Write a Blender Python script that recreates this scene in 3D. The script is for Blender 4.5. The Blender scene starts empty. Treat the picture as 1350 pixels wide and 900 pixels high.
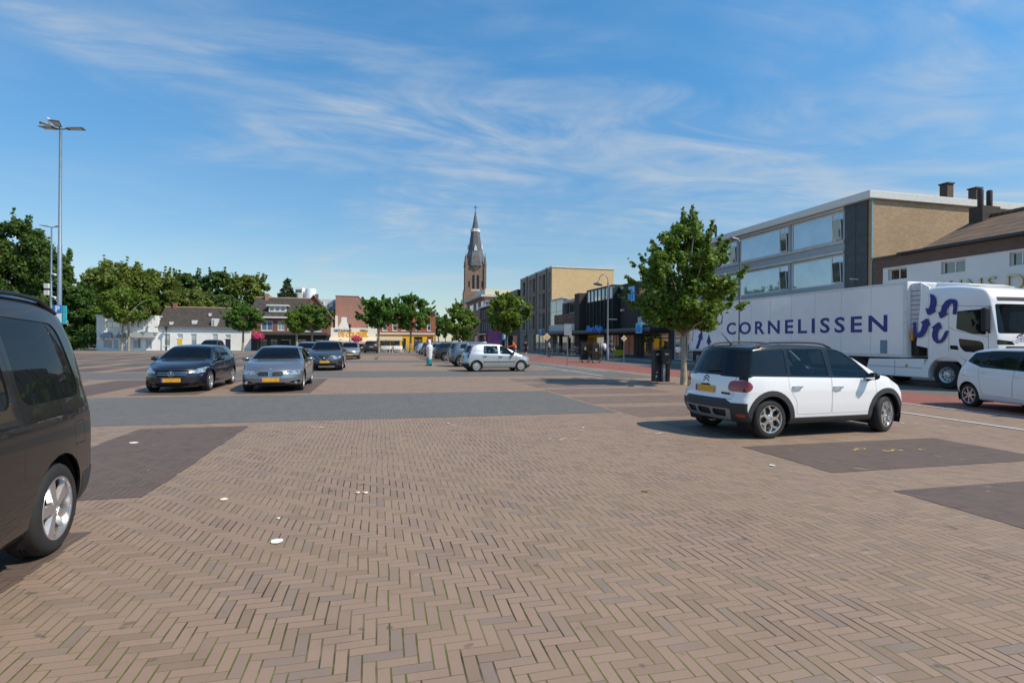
import bpy, bmesh, math, random
import numpy as np
from mathutils import Vector, Matrix
from mathutils.bvhtree import BVHTree

PI = math.pi
rad = math.radians
random.seed(7)
SC = bpy.context.scene
COL = SC.collection

# ---------------------------------------------------------------- layout
F_PX, EYE, ROLL, ALPHA = 720.0, 1.6, rad(0.4), rad(14.0)
CA, SA = math.cos(ALPHA), math.sin(ALPHA)

def ray(px, py):
    dx, dy = px - 675.0, 450.0 - py
    c, s = math.cos(ROLL), math.sin(ROLL)
    return ((dx * c - dy * s) / F_PX, (dx * s + dy * c) / F_PX)      # X and Z per metre of depth

def ground(px, py):
    a, b = ray(px, py)
    Y = -EYE / b
    return Vector((a * Y, Y, 0))

def at(px, py, Y):
    a, b = ray(px, py)
    return Vector((a * Y, Y, EYE + b * Y))

def w2pq(v):
    return (v.x * CA + v.y * SA, -v.x * SA + v.y * CA)

def pq2w(p, q, z=0.0):
    return Vector((p * CA - q * SA, p * SA + q * CA, z))

def gpq(px, py):
    return w2pq(ground(px, py))

def street(px, py, p):
    """point of the vertical plane p = const seen along that ray -> (q, z)"""
    a, b = ray(px, py)
    Y = p / (a * CA + SA)
    return (-a * Y * SA + Y * CA, EYE + b * Y)

# ---------------------------------------------------------------- objects
def link(o, parent=None):
    COL.objects.link(o)
    if parent is not None:
        o.parent = parent
    return o

def tag(o, label=None, cat=None, group=None, kind=None):
    if label: o['label'] = label
    if cat: o['category'] = cat
    if group: o['group'] = group
    if kind: o['kind'] = kind
    return o

def thing(name, label, cat, loc=(0, 0, 0), rotz=0.0, group=None):
    o = bpy.data.objects.new(name, None)
    o.empty_display_size = 0.2
    link(o)
    o.location = loc
    o.rotation_euler = (0, 0, rotz)
    return tag(o, label, cat, group)

def kids(o):
    return [c for c in bpy.data.objects if c.parent == o]

def copy_tree(o, parent=None):
    c = o.copy()
    COL.objects.link(c)
    c.parent = parent
    for ch in list(o.children):
        copy_tree(ch, c)
    return c

class MB:
    def __init__(self):
        self.v = []; self.f = []; self.m = []; self.cur = 0
    def add(self, vs, fs):
        n = len(self.v)
        self.v += [tuple(v) for v in vs]
        for f in fs:
            self.f.append(tuple(i + n for i in f)); self.m.append(self.cur)
        return self
    def box(self, x0, x1, y0, y1, z0, z1):
        return self.add([(x0,y0,z0),(x1,y0,z0),(x1,y1,z0),(x0,y1,z0),(x0,y0,z1),(x1,y0,z1),(x1,y1,z1),(x0,y1,z1)],
                        [(0,3,2,1),(4,5,6,7),(0,1,5,4),(1,2,6,5),(2,3,7,6),(3,0,4,7)])
    def hexa(self, pts):                    # 8 points, bottom ring then top ring, counter-clockwise
        return self.add(pts, [(0,3,2,1),(4,5,6,7),(0,1,5,4),(1,2,6,5),(2,3,7,6),(3,0,4,7)])
    def quad(self, *p):
        return self.add(p, [tuple(range(len(p)))])
    def tube(self, p0, p1, r0, r1=None, n=8, cap=True):
        r1 = r0 if r1 is None else r1
        p0, p1 = Vector(p0), Vector(p1)
        d = (p1 - p0).normalized()
        a = d.orthogonal().normalized(); b = d.cross(a)
        vs = []
        for p, r in ((p0, r0), (p1, r1)):
            for i in range(n):
                t = 2 * PI * i / n
                vs.append(p + a * (r * math.cos(t)) + b * (r * math.sin(t)))
        fs = [(i, (i + 1) % n, n + (i + 1) % n, n + i) for i in range(n)]
        if cap: fs += [tuple(range(n))[::-1], tuple(range(n, 2 * n))]
        return self.add(vs, fs)
    def path(self, pts, r, n=8):
        pts = [Vector(p) for p in pts]
        rs = r if isinstance(r, (list, tuple)) else [r] * len(pts)
        vs = []; prev = None
        for i, p in enumerate(pts):
            d = (pts[min(i + 1, len(pts) - 1)] - pts[max(i - 1, 0)]).normalized()
            a = d.orthogonal().normalized() if prev is None else (prev - d * prev.dot(d)).normalized()
            prev = a; b = d.cross(a)
            for k in range(n):
                t = 2 * PI * k / n
                vs.append(p + a * (rs[i] * math.cos(t)) + b * (rs[i] * math.sin(t)))
        fs = []
        for i in range(len(pts) - 1):
            for k in range(n):
                fs.append((i*n + k, i*n + (k+1) % n, (i+1)*n + (k+1) % n, (i+1)*n + k))
        fs += [tuple(range(n))[::-1], tuple(range((len(pts)-1)*n, len(pts)*n))]
        return self.add(vs, fs)
    def lathe(self, prof, n=16, M=None, close=False):   # prof: (r, h) about the local z axis, M places it
        M = M or Matrix()
        vs = []
        for r, h in prof:
            for k in range(n):
                t = 2 * PI * k / n
                vs.append(M @ Vector((r * math.cos(t), r * math.sin(t), h)))
        m = len(prof); fs = []
        for i in range(m - (0 if close else 1)):
            j = (i + 1) % m
            for k in range(n):
                fs.append((i*n + k, i*n + (k+1) % n, j*n + (k+1) % n, j*n + k))
        if not close:
            fs += [tuple(range(n))[::-1], tuple(range((m-1)*n, m*n))]
        return self.add(vs, fs)
    def sphere(self, c, r, n=12, m=8):
        rx, ry, rz = (r, r, r) if not hasattr(r, '__len__') else r
        vs = []; fs = []
        for i in range(m + 1):
            ph = PI * i / m
            for k in range(n):
                t = 2 * PI * k / n
                vs.append((c[0] + rx*math.sin(ph)*math.cos(t), c[1] + ry*math.sin(ph)*math.sin(t), c[2] + rz*math.cos(ph)))
        for i in range(m):
            for k in range(n):
                fs.append((i*n + k, (i+1)*n + k, (i+1)*n + (k+1) % n, i*n + (k+1) % n))
        return self.add(vs, fs)
    def prism(self, poly, place, d0, d1):       # poly 2-D counter-clockwise, place(u, v, d) -> 3-D
        n = len(poly)
        vs = [place(u, v, d0) for u, v in poly] + [place(u, v, d1) for u, v in poly]
        fs = [tuple(range(n))[::-1], tuple(range(n, 2*n))] + [(i, (i+1) % n, n + (i+1) % n, n + i) for i in range(n)]
        return self.add(vs, fs)
    def build(self, name, mat, parent=None, smooth=False, bevel=0.0, seg=2):
        me = bpy.data.meshes.new(name)
        me.from_pydata(self.v, [], self.f)
        mats = mat if isinstance(mat, (list, tuple)) else [mat]
        for m in mats: me.materials.append(m)
        if len(mats) > 1: me.polygons.foreach_set('material_index', self.m)
        bm = bmesh.new(); bm.from_mesh(me)
        bmesh.ops.remove_doubles(bm, verts=bm.verts, dist=1e-6)
        bmesh.ops.recalc_face_normals(bm, faces=bm.faces)
        bm.to_mesh(me); bm.free()
        if smooth:
            me.polygons.foreach_set('use_smooth', [True] * len(me.polygons))
            try: me.set_sharp_from_angle(angle=rad(40))
            except Exception: pass
        o = bpy.data.objects.new(name, me)
        link(o, parent)
        if bevel > 0:
            md = o.modifiers.new('bevel', 'BEVEL'); md.width = bevel; md.segments = seg
            md.limit_method = 'ANGLE'; md.angle_limit = rad(35)
        return o

class Fr:
    """a wall frame: o = lower corner, u = direction along the wall, n = outward normal"""
    def __init__(s, o, u, n):
        s.o, s.u, s.n = Vector(o), Vector(u), Vector(n)
    def pt(s, u, v, d=0.0):
        return s.o + s.u * u + Vector((0, 0, v)) + s.n * d
    def box(s, mb, u0, u1, v0, v1, d0, d1):
        P = [s.pt(u, v, d) for d in (d0, d1) for (u, v) in ((u0, v0), (u1, v0), (u1, v1), (u0, v1))]
        return mb.add(P, [(0,3,2,1),(4,5,6,7),(0,1,5,4),(1,2,6,5),(2,3,7,6),(3,0,4,7)])

def wall_cells(mb, fr, W, H, ops, d=0.18, v0=0.0):
    us = sorted({0.0, W} | {round(o[i], 4) for o in ops for i in (0, 1)})
    vs = sorted({v0, H} | {round(o[i], 4) for o in ops for i in (2, 3)})
    us = [u for u in us if 0 <= u <= W]; vs = [v for v in vs if v0 <= v <= H]
    for a, b in zip(us, us[1:]):
        for c, e in zip(vs, vs[1:]):
            mu, mv = (a + b) / 2, (c + e) / 2
            if any(o[0] < mu < o[1] and o[2] < mv < o[3] for o in ops): continue
            mb.quad(fr.pt(a, c), fr.pt(b, c), fr.pt(b, e), fr.pt(a, e))
    for o in ops:
        a, b, c, e = o[:4]
        mb.quad(fr.pt(a, c), fr.pt(a, e), fr.pt(a, e, -d), fr.pt(a, c, -d))
        mb.quad(fr.pt(b, c), fr.pt(b, c, -d), fr.pt(b, e, -d), fr.pt(b, e))
        mb.quad(fr.pt(a, c), fr.pt(a, c, -d), fr.pt(b, c, -d), fr.pt(b, c))
        mb.quad(fr.pt(a, e), fr.pt(b, e), fr.pt(b, e, -d), fr.pt(a, e, -d))
    return mb

def window(parent, fr, u0, u1, v0, v1, fmat, gmat, d=0.1, fw=0.06, cols=(), rows=(), sill=None, name='window'):
    mb = MB(); t0, t1 = -d - 0.05, -d
    fr.box(mb, u0, u0 + fw, v0, v1, t0, t1); fr.box(mb, u1 - fw, u1, v0, v1, t0, t1)
    fr.box(mb, u0 + fw, u1 - fw, v0, v0 + fw, t0, t1); fr.box(mb, u0 + fw, u1 - fw, v1 - fw, v1, t0, t1)
    for c in cols:
        u = u0 + (u1 - u0) * c; fr.box(mb, u - fw * .45, u + fw * .45, v0 + fw, v1 - fw, t0 + .004, t1 - .004)
    for r in rows:
        v = v0 + (v1 - v0) * r; fr.box(mb, u0 + fw, u1 - fw, v - fw * .4, v + fw * .4, t0 + .007, t1 - .007)
    if sill: fr.box(mb, u0 - .05, u1 + .05, v0 - .07, v0 - .003, -d, .05)
    w = mb.build(name, fmat, parent)
    g = MB(); g.quad(fr.pt(u0, v0, -d - .03), fr.pt(u1, v0, -d - .03), fr.pt(u1, v1, -d - .03), fr.pt(u0, v1, -d - .03))
    g.build('pane', gmat, w)
    return w

def rpoly(pts, r, n=4):
    """round the corners of a 2-D polygon"""
    out = []; N = len(pts)
    for i in range(N):
        p = Vector(pts[i][:2]); a = Vector(pts[i - 1][:2]); b = Vector(pts[(i + 1) % N][:2])
        rr = pts[i][2] if len(pts[i]) > 2 else r
        la, lb = (a - p).length, (b - p).length
        k = min(rr, la * .48, lb * .48)
        if k < 1e-4: out.append((p.x, p.y)); continue
        s, e = p + (a - p) / la * k, p + (b - p) / lb * k
        for j in range(n + 1):
            t = j / n
            q = s * (1 - t) ** 2 + p * 2 * t * (1 - t) + e * t ** 2
            out.append((q.x, q.y))
    return out

def text_mesh(name, s, size, mat, parent, M, bold=0.0, depth=0.004, spacing=1.0, sx=1.0, align='CENTER'):
    cu = bpy.data.curves.new(name, 'FONT')
    cu.body = s; cu.size = size; cu.align_x = align; cu.align_y = 'BOTTOM_BASELINE'
    cu.space_character = spacing; cu.offset = bold; cu.extrude = depth; cu.resolution_u = 3
    tmp = bpy.data.objects.new(name, cu); COL.objects.link(tmp)
    dg = bpy.context.evaluated_depsgraph_get()
    me = bpy.data.meshes.new_from_object(tmp.evaluated_get(dg))
    bpy.data.objects.remove(tmp); bpy.data.curves.remove(cu)
    me.transform(M @ Matrix.Diagonal((sx, 1, 1, 1)))
    me.materials.clear(); me.materials.append(mat)
    me.name = name
    o = bpy.data.objects.new(name, me)
    return link(o, parent)

def wall_text_matrix(fr, u, v, d):
    """matrix that lays text (x right, y up) on a wall frame, read from outside"""
    n = fr.n; z = Vector((0, 0, 1)); x = z.cross(n).normalized()
    M = Matrix((x, z, n)).transposed().to_4x4()
    M.translation = fr.pt(u, v, d)
    return M

# ---------------------------------------------------------------- materials
class NT:
    def __init__(s, name):
        s.mat = bpy.data.materials.new(name); s.mat.use_nodes = True
        s.t = s.mat.node_tree; s.t.nodes.clear()
        s.out = s.n('ShaderNodeOutputMaterial')
    def n(s, typ, **kw):
        nd = s.t.nodes.new(typ)
        for k, v in kw.items():
            setattr(nd, k, v)
        return nd
    def set(s, nd, **kw):
        for k, v in kw.items(): nd.inputs[k.replace('_', ' ')].default_value = v
        return nd
    def l(s, a, b): s.t.links.new(a, b)
    def math(s, op, a, b=None, c=None):
        nd = s.n('ShaderNodeMath', operation=op)
        for i, x in enumerate((a, b, c)):
            if x is None: continue
            if isinstance(x, (int, float)): nd.inputs[i].default_value = x
            else: s.l(x, nd.inputs[i])
        return nd.outputs[0]
    def mix(s, fac, a, b, blend='MIX'):
        nd = s.n('ShaderNodeMix', data_type='RGBA', blend_type=blend)
        for sock, x in ((nd.inputs[0], fac), (nd.inputs[6], a), (nd.inputs[7], b)):
            if isinstance(x, (int, float)): sock.default_value = x
            elif isinstance(x, tuple): sock.default_value = x if len(x) == 4 else (*x, 1)
            else: s.l(x, sock)
        return nd.outputs[2]
    def ramp(s, fac, stops):
        nd = s.n('ShaderNodeValToRGB')
        e = nd.color_ramp.elements
        while len(e) < len(stops): e.new(0.5)
        for el, (p, c) in zip(e, stops):
            el.position = p
            el.color = (c, c, c, 1) if isinstance(c, (int, float)) else (*c, 1)
        s.l(fac, nd.inputs[0])
        return nd.outputs[0]
    def noise(s, vec, scale, detail=4.0, rough=0.55, dist=0.0):
        nd = s.n('ShaderNodeTexNoise')
        s.set(nd, Scale=scale, Detail=detail, Roughness=rough, Distortion=dist)
        if vec is not None: s.l(vec, nd.inputs['Vector'])
        return nd.outputs[0]
    def obj(s): return s.n('ShaderNodeTexCoord').outputs['Object']
    def world(s): return s.n('ShaderNodeNewGeometry').outputs['Position']
    def bsdf(s, color=None, rough=0.6, metal=0.0, spec=0.5, bump=None, bstr=0.3, bdist=0.02, **kw):
        b = s.n('ShaderNodeBsdfPrincipled')
        for key, x in (('Base Color', color), ('Roughness', rough), ('Metallic', metal), ('Specular IOR Level', spec)):
            if x is None: continue
            if isinstance(x, (int, float)): b.inputs[key].default_value = x
            elif isinstance(x, tuple): b.inputs[key].default_value = (*x, 1)
            else: s.l(x, b.inputs[key])
        for k, v in kw.items(): b.inputs[k.replace('_', ' ')].default_value = v
        if bump is not None:
            bp = s.n('ShaderNodeBump'); s.set(bp, Strength=bstr, Distance=bdist)
            s.l(bump, bp.inputs['Height']); s.l(bp.outputs[0], b.inputs['Normal'])
        s.l(b.outputs[0], s.out.inputs[0])
        return b

MATS = {}
def plain(name, col, rough=0.55, metal=0.0, var=0.12, scale=6.0, bstr=0.0, spec=0.5, **kw):
    """a surface with soft wear: colour and roughness move with noise"""
    if name in MATS: return MATS[name]
    t = NT(name); v = t.obj()
    n = t.noise(v, scale, 5.0, 0.6)
    dark = tuple(c * (1 - var) for c in col); lite = tuple(min(1, c * (1 + var)) for c in col)
    c = t.mix(t.ramp(n, [(0.3, 0.0), (0.7, 1.0)]), dark, lite)
    r = t.math('MULTIPLY_ADD', n, 0.16, max(0.0, rough - 0.08))
    t.bsdf(c, r, metal, spec, bump=n if bstr else None, bstr=bstr, **kw)
    MATS[name] = t.mat
    return t.mat

def car_paint(name, col, metal=0.0, rough=0.32, dust=0.06, spec=.5, coat=1.0):
    if name in MATS: return MATS[name]
    t = NT(name); v = t.obj()
    n = t.noise(v, 3.0, 5.0, 0.65)
    sep = t.n('ShaderNodeSeparateXYZ'); t.l(v, sep.inputs[0])
    low = t.ramp(sep.outputs[2], [(0.12, 1.0), (0.62, 0.0)])
    d = t.math('MULTIPLY', t.math('MULTIPLY_ADD', low, 2.2, 0.5), t.math('MULTIPLY', n, dust))
    c = t.mix(d, col, (0.32, 0.28, 0.24))
    b = t.bsdf(c, t.math('MULTIPLY_ADD', d, 0.9, rough), metal, spec, Coat_Weight=coat, Coat_Roughness=0.03)
    MATS[name] = t.mat
    return t.mat

def glass_mat(name, tint=(0.55, 0.64, 0.64), body=0.06, rough=0.015, ior=1.55):
    if name in MATS: return MATS[name]
    t = NT(name)
    tr = t.n('ShaderNodeBsdfTransparent'); tr.inputs[0].default_value = (*tint, 1)
    df = t.n('ShaderNodeBsdfDiffuse'); df.inputs[0].default_value = (0.012, 0.015, 0.017, 1)
    gl = t.n('ShaderNodeBsdfGlossy'); gl.inputs[1].default_value = rough; gl.inputs[0].default_value = (.60, .64, .68, 1)
    m1 = t.n('ShaderNodeMixShader'); m1.inputs[0].default_value = body
    t.l(tr.outputs[0], m1.inputs[1]); t.l(df.outputs[0], m1.inputs[2])
    fr = t.n('ShaderNodeFresnel'); fr.inputs[0].default_value = ior
    m2 = t.n('ShaderNodeMixShader'); t.l(fr.outputs[0], m2.inputs[0])
    t.l(m1.outputs[0], m2.inputs[1]); t.l(gl.outputs[0], m2.inputs[2])
    t.l(m2.outputs[0], t.out.inputs[0])
    MATS[name] = t.mat
    return t.mat

def brick_mat(name, c1, c2, mortar, w=0.22, h=0.065, var=0.25, stain=0.35, rough=0.85, grime=(0.05, 0.045, 0.04)):
    if name in MATS: return MATS[name]
    t = NT(name); v = t.obj()
    sep = t.n('ShaderNodeSeparateXYZ'); t.l(v, sep.inputs[0])
    u = t.math('ADD', sep.outputs[0], sep.outputs[1])
    cm = t.n('ShaderNodeCombineXYZ'); t.l(u, cm.inputs[0]); t.l(sep.outputs[2], cm.inputs[1])
    b = t.n('ShaderNodeTexBrick')
    t.set(b, Scale=1.0, Mortar_Size=0.006, Mortar_Smooth=0.1, Bias=0.0, Brick_Width=w, Row_Height=h)
    b.inputs['Color1'].default_value = (*c1, 1); b.inputs['Color2'].default_value = (*c2, 1); b.inputs['Mortar'].default_value = (*mortar, 1)
    t.l(cm.outputs[0], b.inputs['Vector'])
    n = t.noise(v, 0.7, 6.0, 0.7); n2 = t.noise(v, 7.0, 3.0, 0.6)
    c = t.mix(t.ramp(n2, [(0.3, 0.0), (0.75, var)]), b.outputs[0], tuple(x * 0.45 for x in c1))
    c = t.mix(t.ramp(n, [(0.42, 0.0), (0.75, stain)]), c, grime)
    t.bsdf(c, rough, 0.0, 0.25, bump=b.outputs[1], bstr=-0.25, bdist=0.01)
    MATS[name] = t.mat
    return t.mat

def tile_mat(name, c1, c2, w=0.27, h=0.38):
    if name in MATS: return MATS[name]
    t = NT(name); v = t.obj()
    sep = t.n('ShaderNodeSeparateXYZ'); t.l(v, sep.inputs[0])
    u = t.math('ADD', sep.outputs[0], sep.outputs[1])
    vv = t.math('MULTIPLY', sep.outputs[2], 1.35)
    a = t.math('FRACT', t.math('DIVIDE', u, w)); b = t.math('FRACT', t.math('DIVIDE', vv, h))
    wave = t.math('SINE', t.math('MULTIPLY', a, PI))
    hgt = t.math('ADD', wave, t.math('SUBTRACT', 1.0, b))
    cm = t.n('ShaderNodeCombineXYZ')
    t.l(t.math('FLOOR', t.math('DIVIDE', u, w)), cm.inputs[0]); t.l(t.math('FLOOR', t.math('DIVIDE', vv, h)), cm.inputs[1])
    wn = t.n('ShaderNodeTexWhiteNoise', noise_dimensions='2D'); t.l(cm.outputs[0], wn.inputs['Vector'])
    n = t.noise(v, 1.1, 5, .65)
    c = t.mix(wn.outputs[0], c1, c2)
    c = t.mix(t.ramp(n, [(.4, 0.), (.75, .5)]), c, (0.035, 0.035, 0.025))
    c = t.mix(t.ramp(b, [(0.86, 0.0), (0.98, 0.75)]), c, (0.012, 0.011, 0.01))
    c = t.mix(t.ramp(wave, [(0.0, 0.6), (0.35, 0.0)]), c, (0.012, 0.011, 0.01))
    t.bsdf(c, 0.8, 0, 0.3, bump=hgt, bstr=0.6, bdist=0.04)
    MATS[name] = t.mat
    return t.mat

def paving_mat(name, pal, joint, moss=(0.10, 0.10, 0.02), bw=0.070, n_=3, jw=0.052, mossy=0.5, worn=None):
    """herringbone clinker paving in the object's own x, y"""
    t = NT(name); v = t.obj()
    warp = t.n('ShaderNodeTexNoise'); t.set(warp, Scale=0.55, Detail=2.0); t.l(v, warp.inputs['Vector'])
    off = t.n('ShaderNodeVectorMath', operation='MULTIPLY_ADD')
    t.l(warp.outputs[1], off.inputs[0]); off.inputs[1].default_value = (.10, .10, 0); t.l(v, off.inputs[2])
    sep = t.n('ShaderNodeSeparateXYZ'); t.l(off.outputs[0], sep.inputs[0])
    X = t.math('DIVIDE', sep.outputs[0], bw); Y = t.math('DIVIDE', sep.outputs[1], -bw)
    i, j = t.math('FLOOR', X), t.math('FLOOR', Y)
    fx, fy = t.math('SUBTRACT', X, i), t.math('SUBTRACT', Y, j)
    k = t.math('FLOORED_MODULO', t.math('SUBTRACT', i, j), 2.0 * n_)
    hor = t.math('LESS_THAN', k, n_ - 0.5)
    ver = t.math('SUBTRACT', 1.0, hor)
    kv = t.math('SUBTRACT', 2.0 * n_ - 1.0, k)
    def sel(a, b): return t.math('ADD', t.math('MULTIPLY', hor, a), t.math('MULTIPLY', ver, b))
    lon = sel(t.math('ADD', k, fx), t.math('ADD', kv, fy))
    lat = sel(fy, fx)
    dlon = t.math('MINIMUM', lon, t.math('SUBTRACT', float(n_), lon)); dlat = t.math('MINIMUM', lat, t.math('SUBTRACT', 1.0, lat))
    dx, dy = sel(dlon, dlat), sel(dlat, dlon)      # distance to the joints that run away from / across the lane
    cm = t.n('ShaderNodeCombineXYZ')
    t.l(sel(t.math('SUBTRACT', i, k), t.math('ADD', i, 0.37)), cm.inputs[0])
    t.l(sel(j, t.math('SUBTRACT', j, kv)), cm.inputs[1]); t.l(hor, cm.inputs[2])
    wn = t.n('ShaderNodeTexWhiteNoise', noise_dimensions='3D'); t.l(cm.outputs[0], wn.inputs['Vector'])
    rnd = wn.outputs[0]
    big = t.noise(v, 0.35, 5, .6); mid = t.noise(v, 2.2, 6, .7); fine = t.noise(v, 60.0, 3, .7)
    col = t.ramp(rnd, [(0.0, pal[0]), (0.25, pal[1]), (0.80, pal[2]), (1.0, pal[3])])
    col = t.mix(t.ramp(fine, [(0.25, 0.3), (0.75, 0.0)]), col, tuple(x * .62 for x in pal[1]))
    # the joint: width wanders, some filled flush with sand, some open and dark, some grown with moss
    jj = t.math('MULTIPLY_ADD', t.noise(v, 9.0, 3, .6), 0.07, jw - 0.035)
    open_ = t.ramp(t.noise(v, 2.6, 3, .6), [(.30, .45), (.55, 1.0)])
    jm = t.math('MAXIMUM', t.math('MULTIPLY', t.ramp(t.math('SUBTRACT', dx, jj), [(0.0, 1.0), (0.03, 0.0)]), open_), t.math('MULTIPLY', t.ramp(t.math('SUBTRACT', dy, t.math('MULTIPLY', jj, .5)), [(0.0, 1.0), (0.03, 0.0)]), .55))
    mossm = t.ramp(t.noise(v, 0.9, 4, .65), [(0.62 - mossy * .3, 0.0), (0.75 - mossy * .3, 1.0)])
    mossc = t.mix(t.noise(v, 30, 2, .5), moss, (moss[0] * .45, moss[1] * .5, moss[2]))
    jc = t.mix(mossm, joint, mossc)
    col = t.mix(t.ramp(big, [(0.35, 0.22), (0.65, 0.0)]), col, tuple(x * .66 for x in pal[1]))
    col = t.mix(t.ramp(mid, [(0.52, 0.0), (0.74, 0.30)]), col, tuple(x * 0.45 for x in pal[2]))
    spots = t.ramp(t.noise(v, 5.0, 2, .5), [(0.70, 0.0), (0.735, 0.55)])
    col = t.mix(spots, col, (0.05, 0.045, 0.045))
    col = t.mix(t.ramp(t.noise(v, 3.1, 2, .5, 1.0), [(0.715, 0.0), (0.74, 0.25)]), col, (0.42, 0.38, 0.34))
    col = t.mix(jm, col, jc)
    hgt = t.math('ADD', t.math('MULTIPLY', t.math('SUBTRACT', 1.0, jm), 1.0), t.math('MULTIPLY_ADD', rnd, 0.25, t.math('MULTIPLY', fine, 0.12)))
    t.bsdf(col, t.math('MULTIPLY_ADD', fine, 0.2, 0.62), 0.0, 0.35, bump=hgt, bstr=0.55, bdist=0.006)
    MATS[name] = t.mat
    return t.mat

def leaf_mat(name, dark, lite, transl=0.35):
    if name in MATS: return MATS[name]
    t = NT(name)
    g = t.n('ShaderNodeNewGeometry')
    n = t.noise(t.obj(), 1.1, 3, .6)
    r = t.math('ADD', t.math('MULTIPLY', g.outputs['Random Per Island'], .6), t.math('MULTIPLY', n, .5))
    c = t.ramp(r, [(0.15, dark), (0.85, lite)])
    b = t.n('ShaderNodeBsdfPrincipled'); t.set(b, Roughness=.5); b.inputs['Specular IOR Level'].default_value = .3
    t.l(c, b.inputs['Base Color'])
    tr = t.n('ShaderNodeBsdfTranslucent'); t.l(t.mix(.5, c, tuple(x * 1.5 for x in lite)), tr.inputs[0])
    m = t.n('ShaderNodeMixShader'); m.inputs[0].default_value = transl
    t.l(b.outputs[0], m.inputs[1]); t.l(tr.outputs[0], m.inputs[2]); t.l(m.outputs[0], t.out.inputs[0])
    MATS[name] = t.mat
    return t.mat

BLACK = plain('black_plastic', (0.012, 0.012, 0.013), 0.5, var=.2)
CLAD = plain('dark_grey_plastic', (0.030, 0.031, 0.034), 0.6, var=.15, scale=14)
RUBBER = plain('rubber', (0.018, 0.018, 0.018), 0.8, var=.3, scale=9)
ALLOY = plain('alloy', (0.62, 0.62, 0.63), 0.28, .9, var=.06)
ALLOY_DARK = plain('dark_alloy', (0.05, 0.05, 0.055), 0.35, .7)
CHROME = plain('chrome', (0.8, 0.8, 0.82), 0.08, 1.0, var=.02)
STEEL_DARK = plain('brake_steel', (0.18, 0.17, 0.16), 0.4, .8)
INTERIOR = plain('car_interior', (0.022, 0.022, 0.024), 0.75, var=.2)
CARGLASS = glass_mat('car_glass')
PRIVACY = glass_mat('privacy_glass', (0.06, 0.065, 0.07), 0.85)
TAILRED = plain('tail_lamp_red', (0.24, 0.006, 0.010), 0.12, 0, var=.45, scale=18, Coat_Weight=1.0)
LAMPCLEAR = plain('headlamp_lens', (0.42, 0.44, 0.45), 0.1, .55, var=.55, scale=13, Coat_Weight=1.0)
PLATE = plain('plate_yellow', (0.66, 0.34, 0.02), 0.45, var=.22, scale=16)
PLATE_BLUE = plain('plate_blue', (0.02, 0.06, 0.35), 0.45)
WHITE_METAL = plain('white_enamel', (0.78, 0.79, 0.80), 0.35, var=.04)
GALV = plain('galvanised_steel', (0.33, 0.35, 0.37), 0.45, .7, var=.15)
# ================================================================ cars
def smst(a, b, x):
    t = max(0.0, min(1.0, (x - a) / (b - a)))
    return t * t * (3 - 2 * t)

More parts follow.
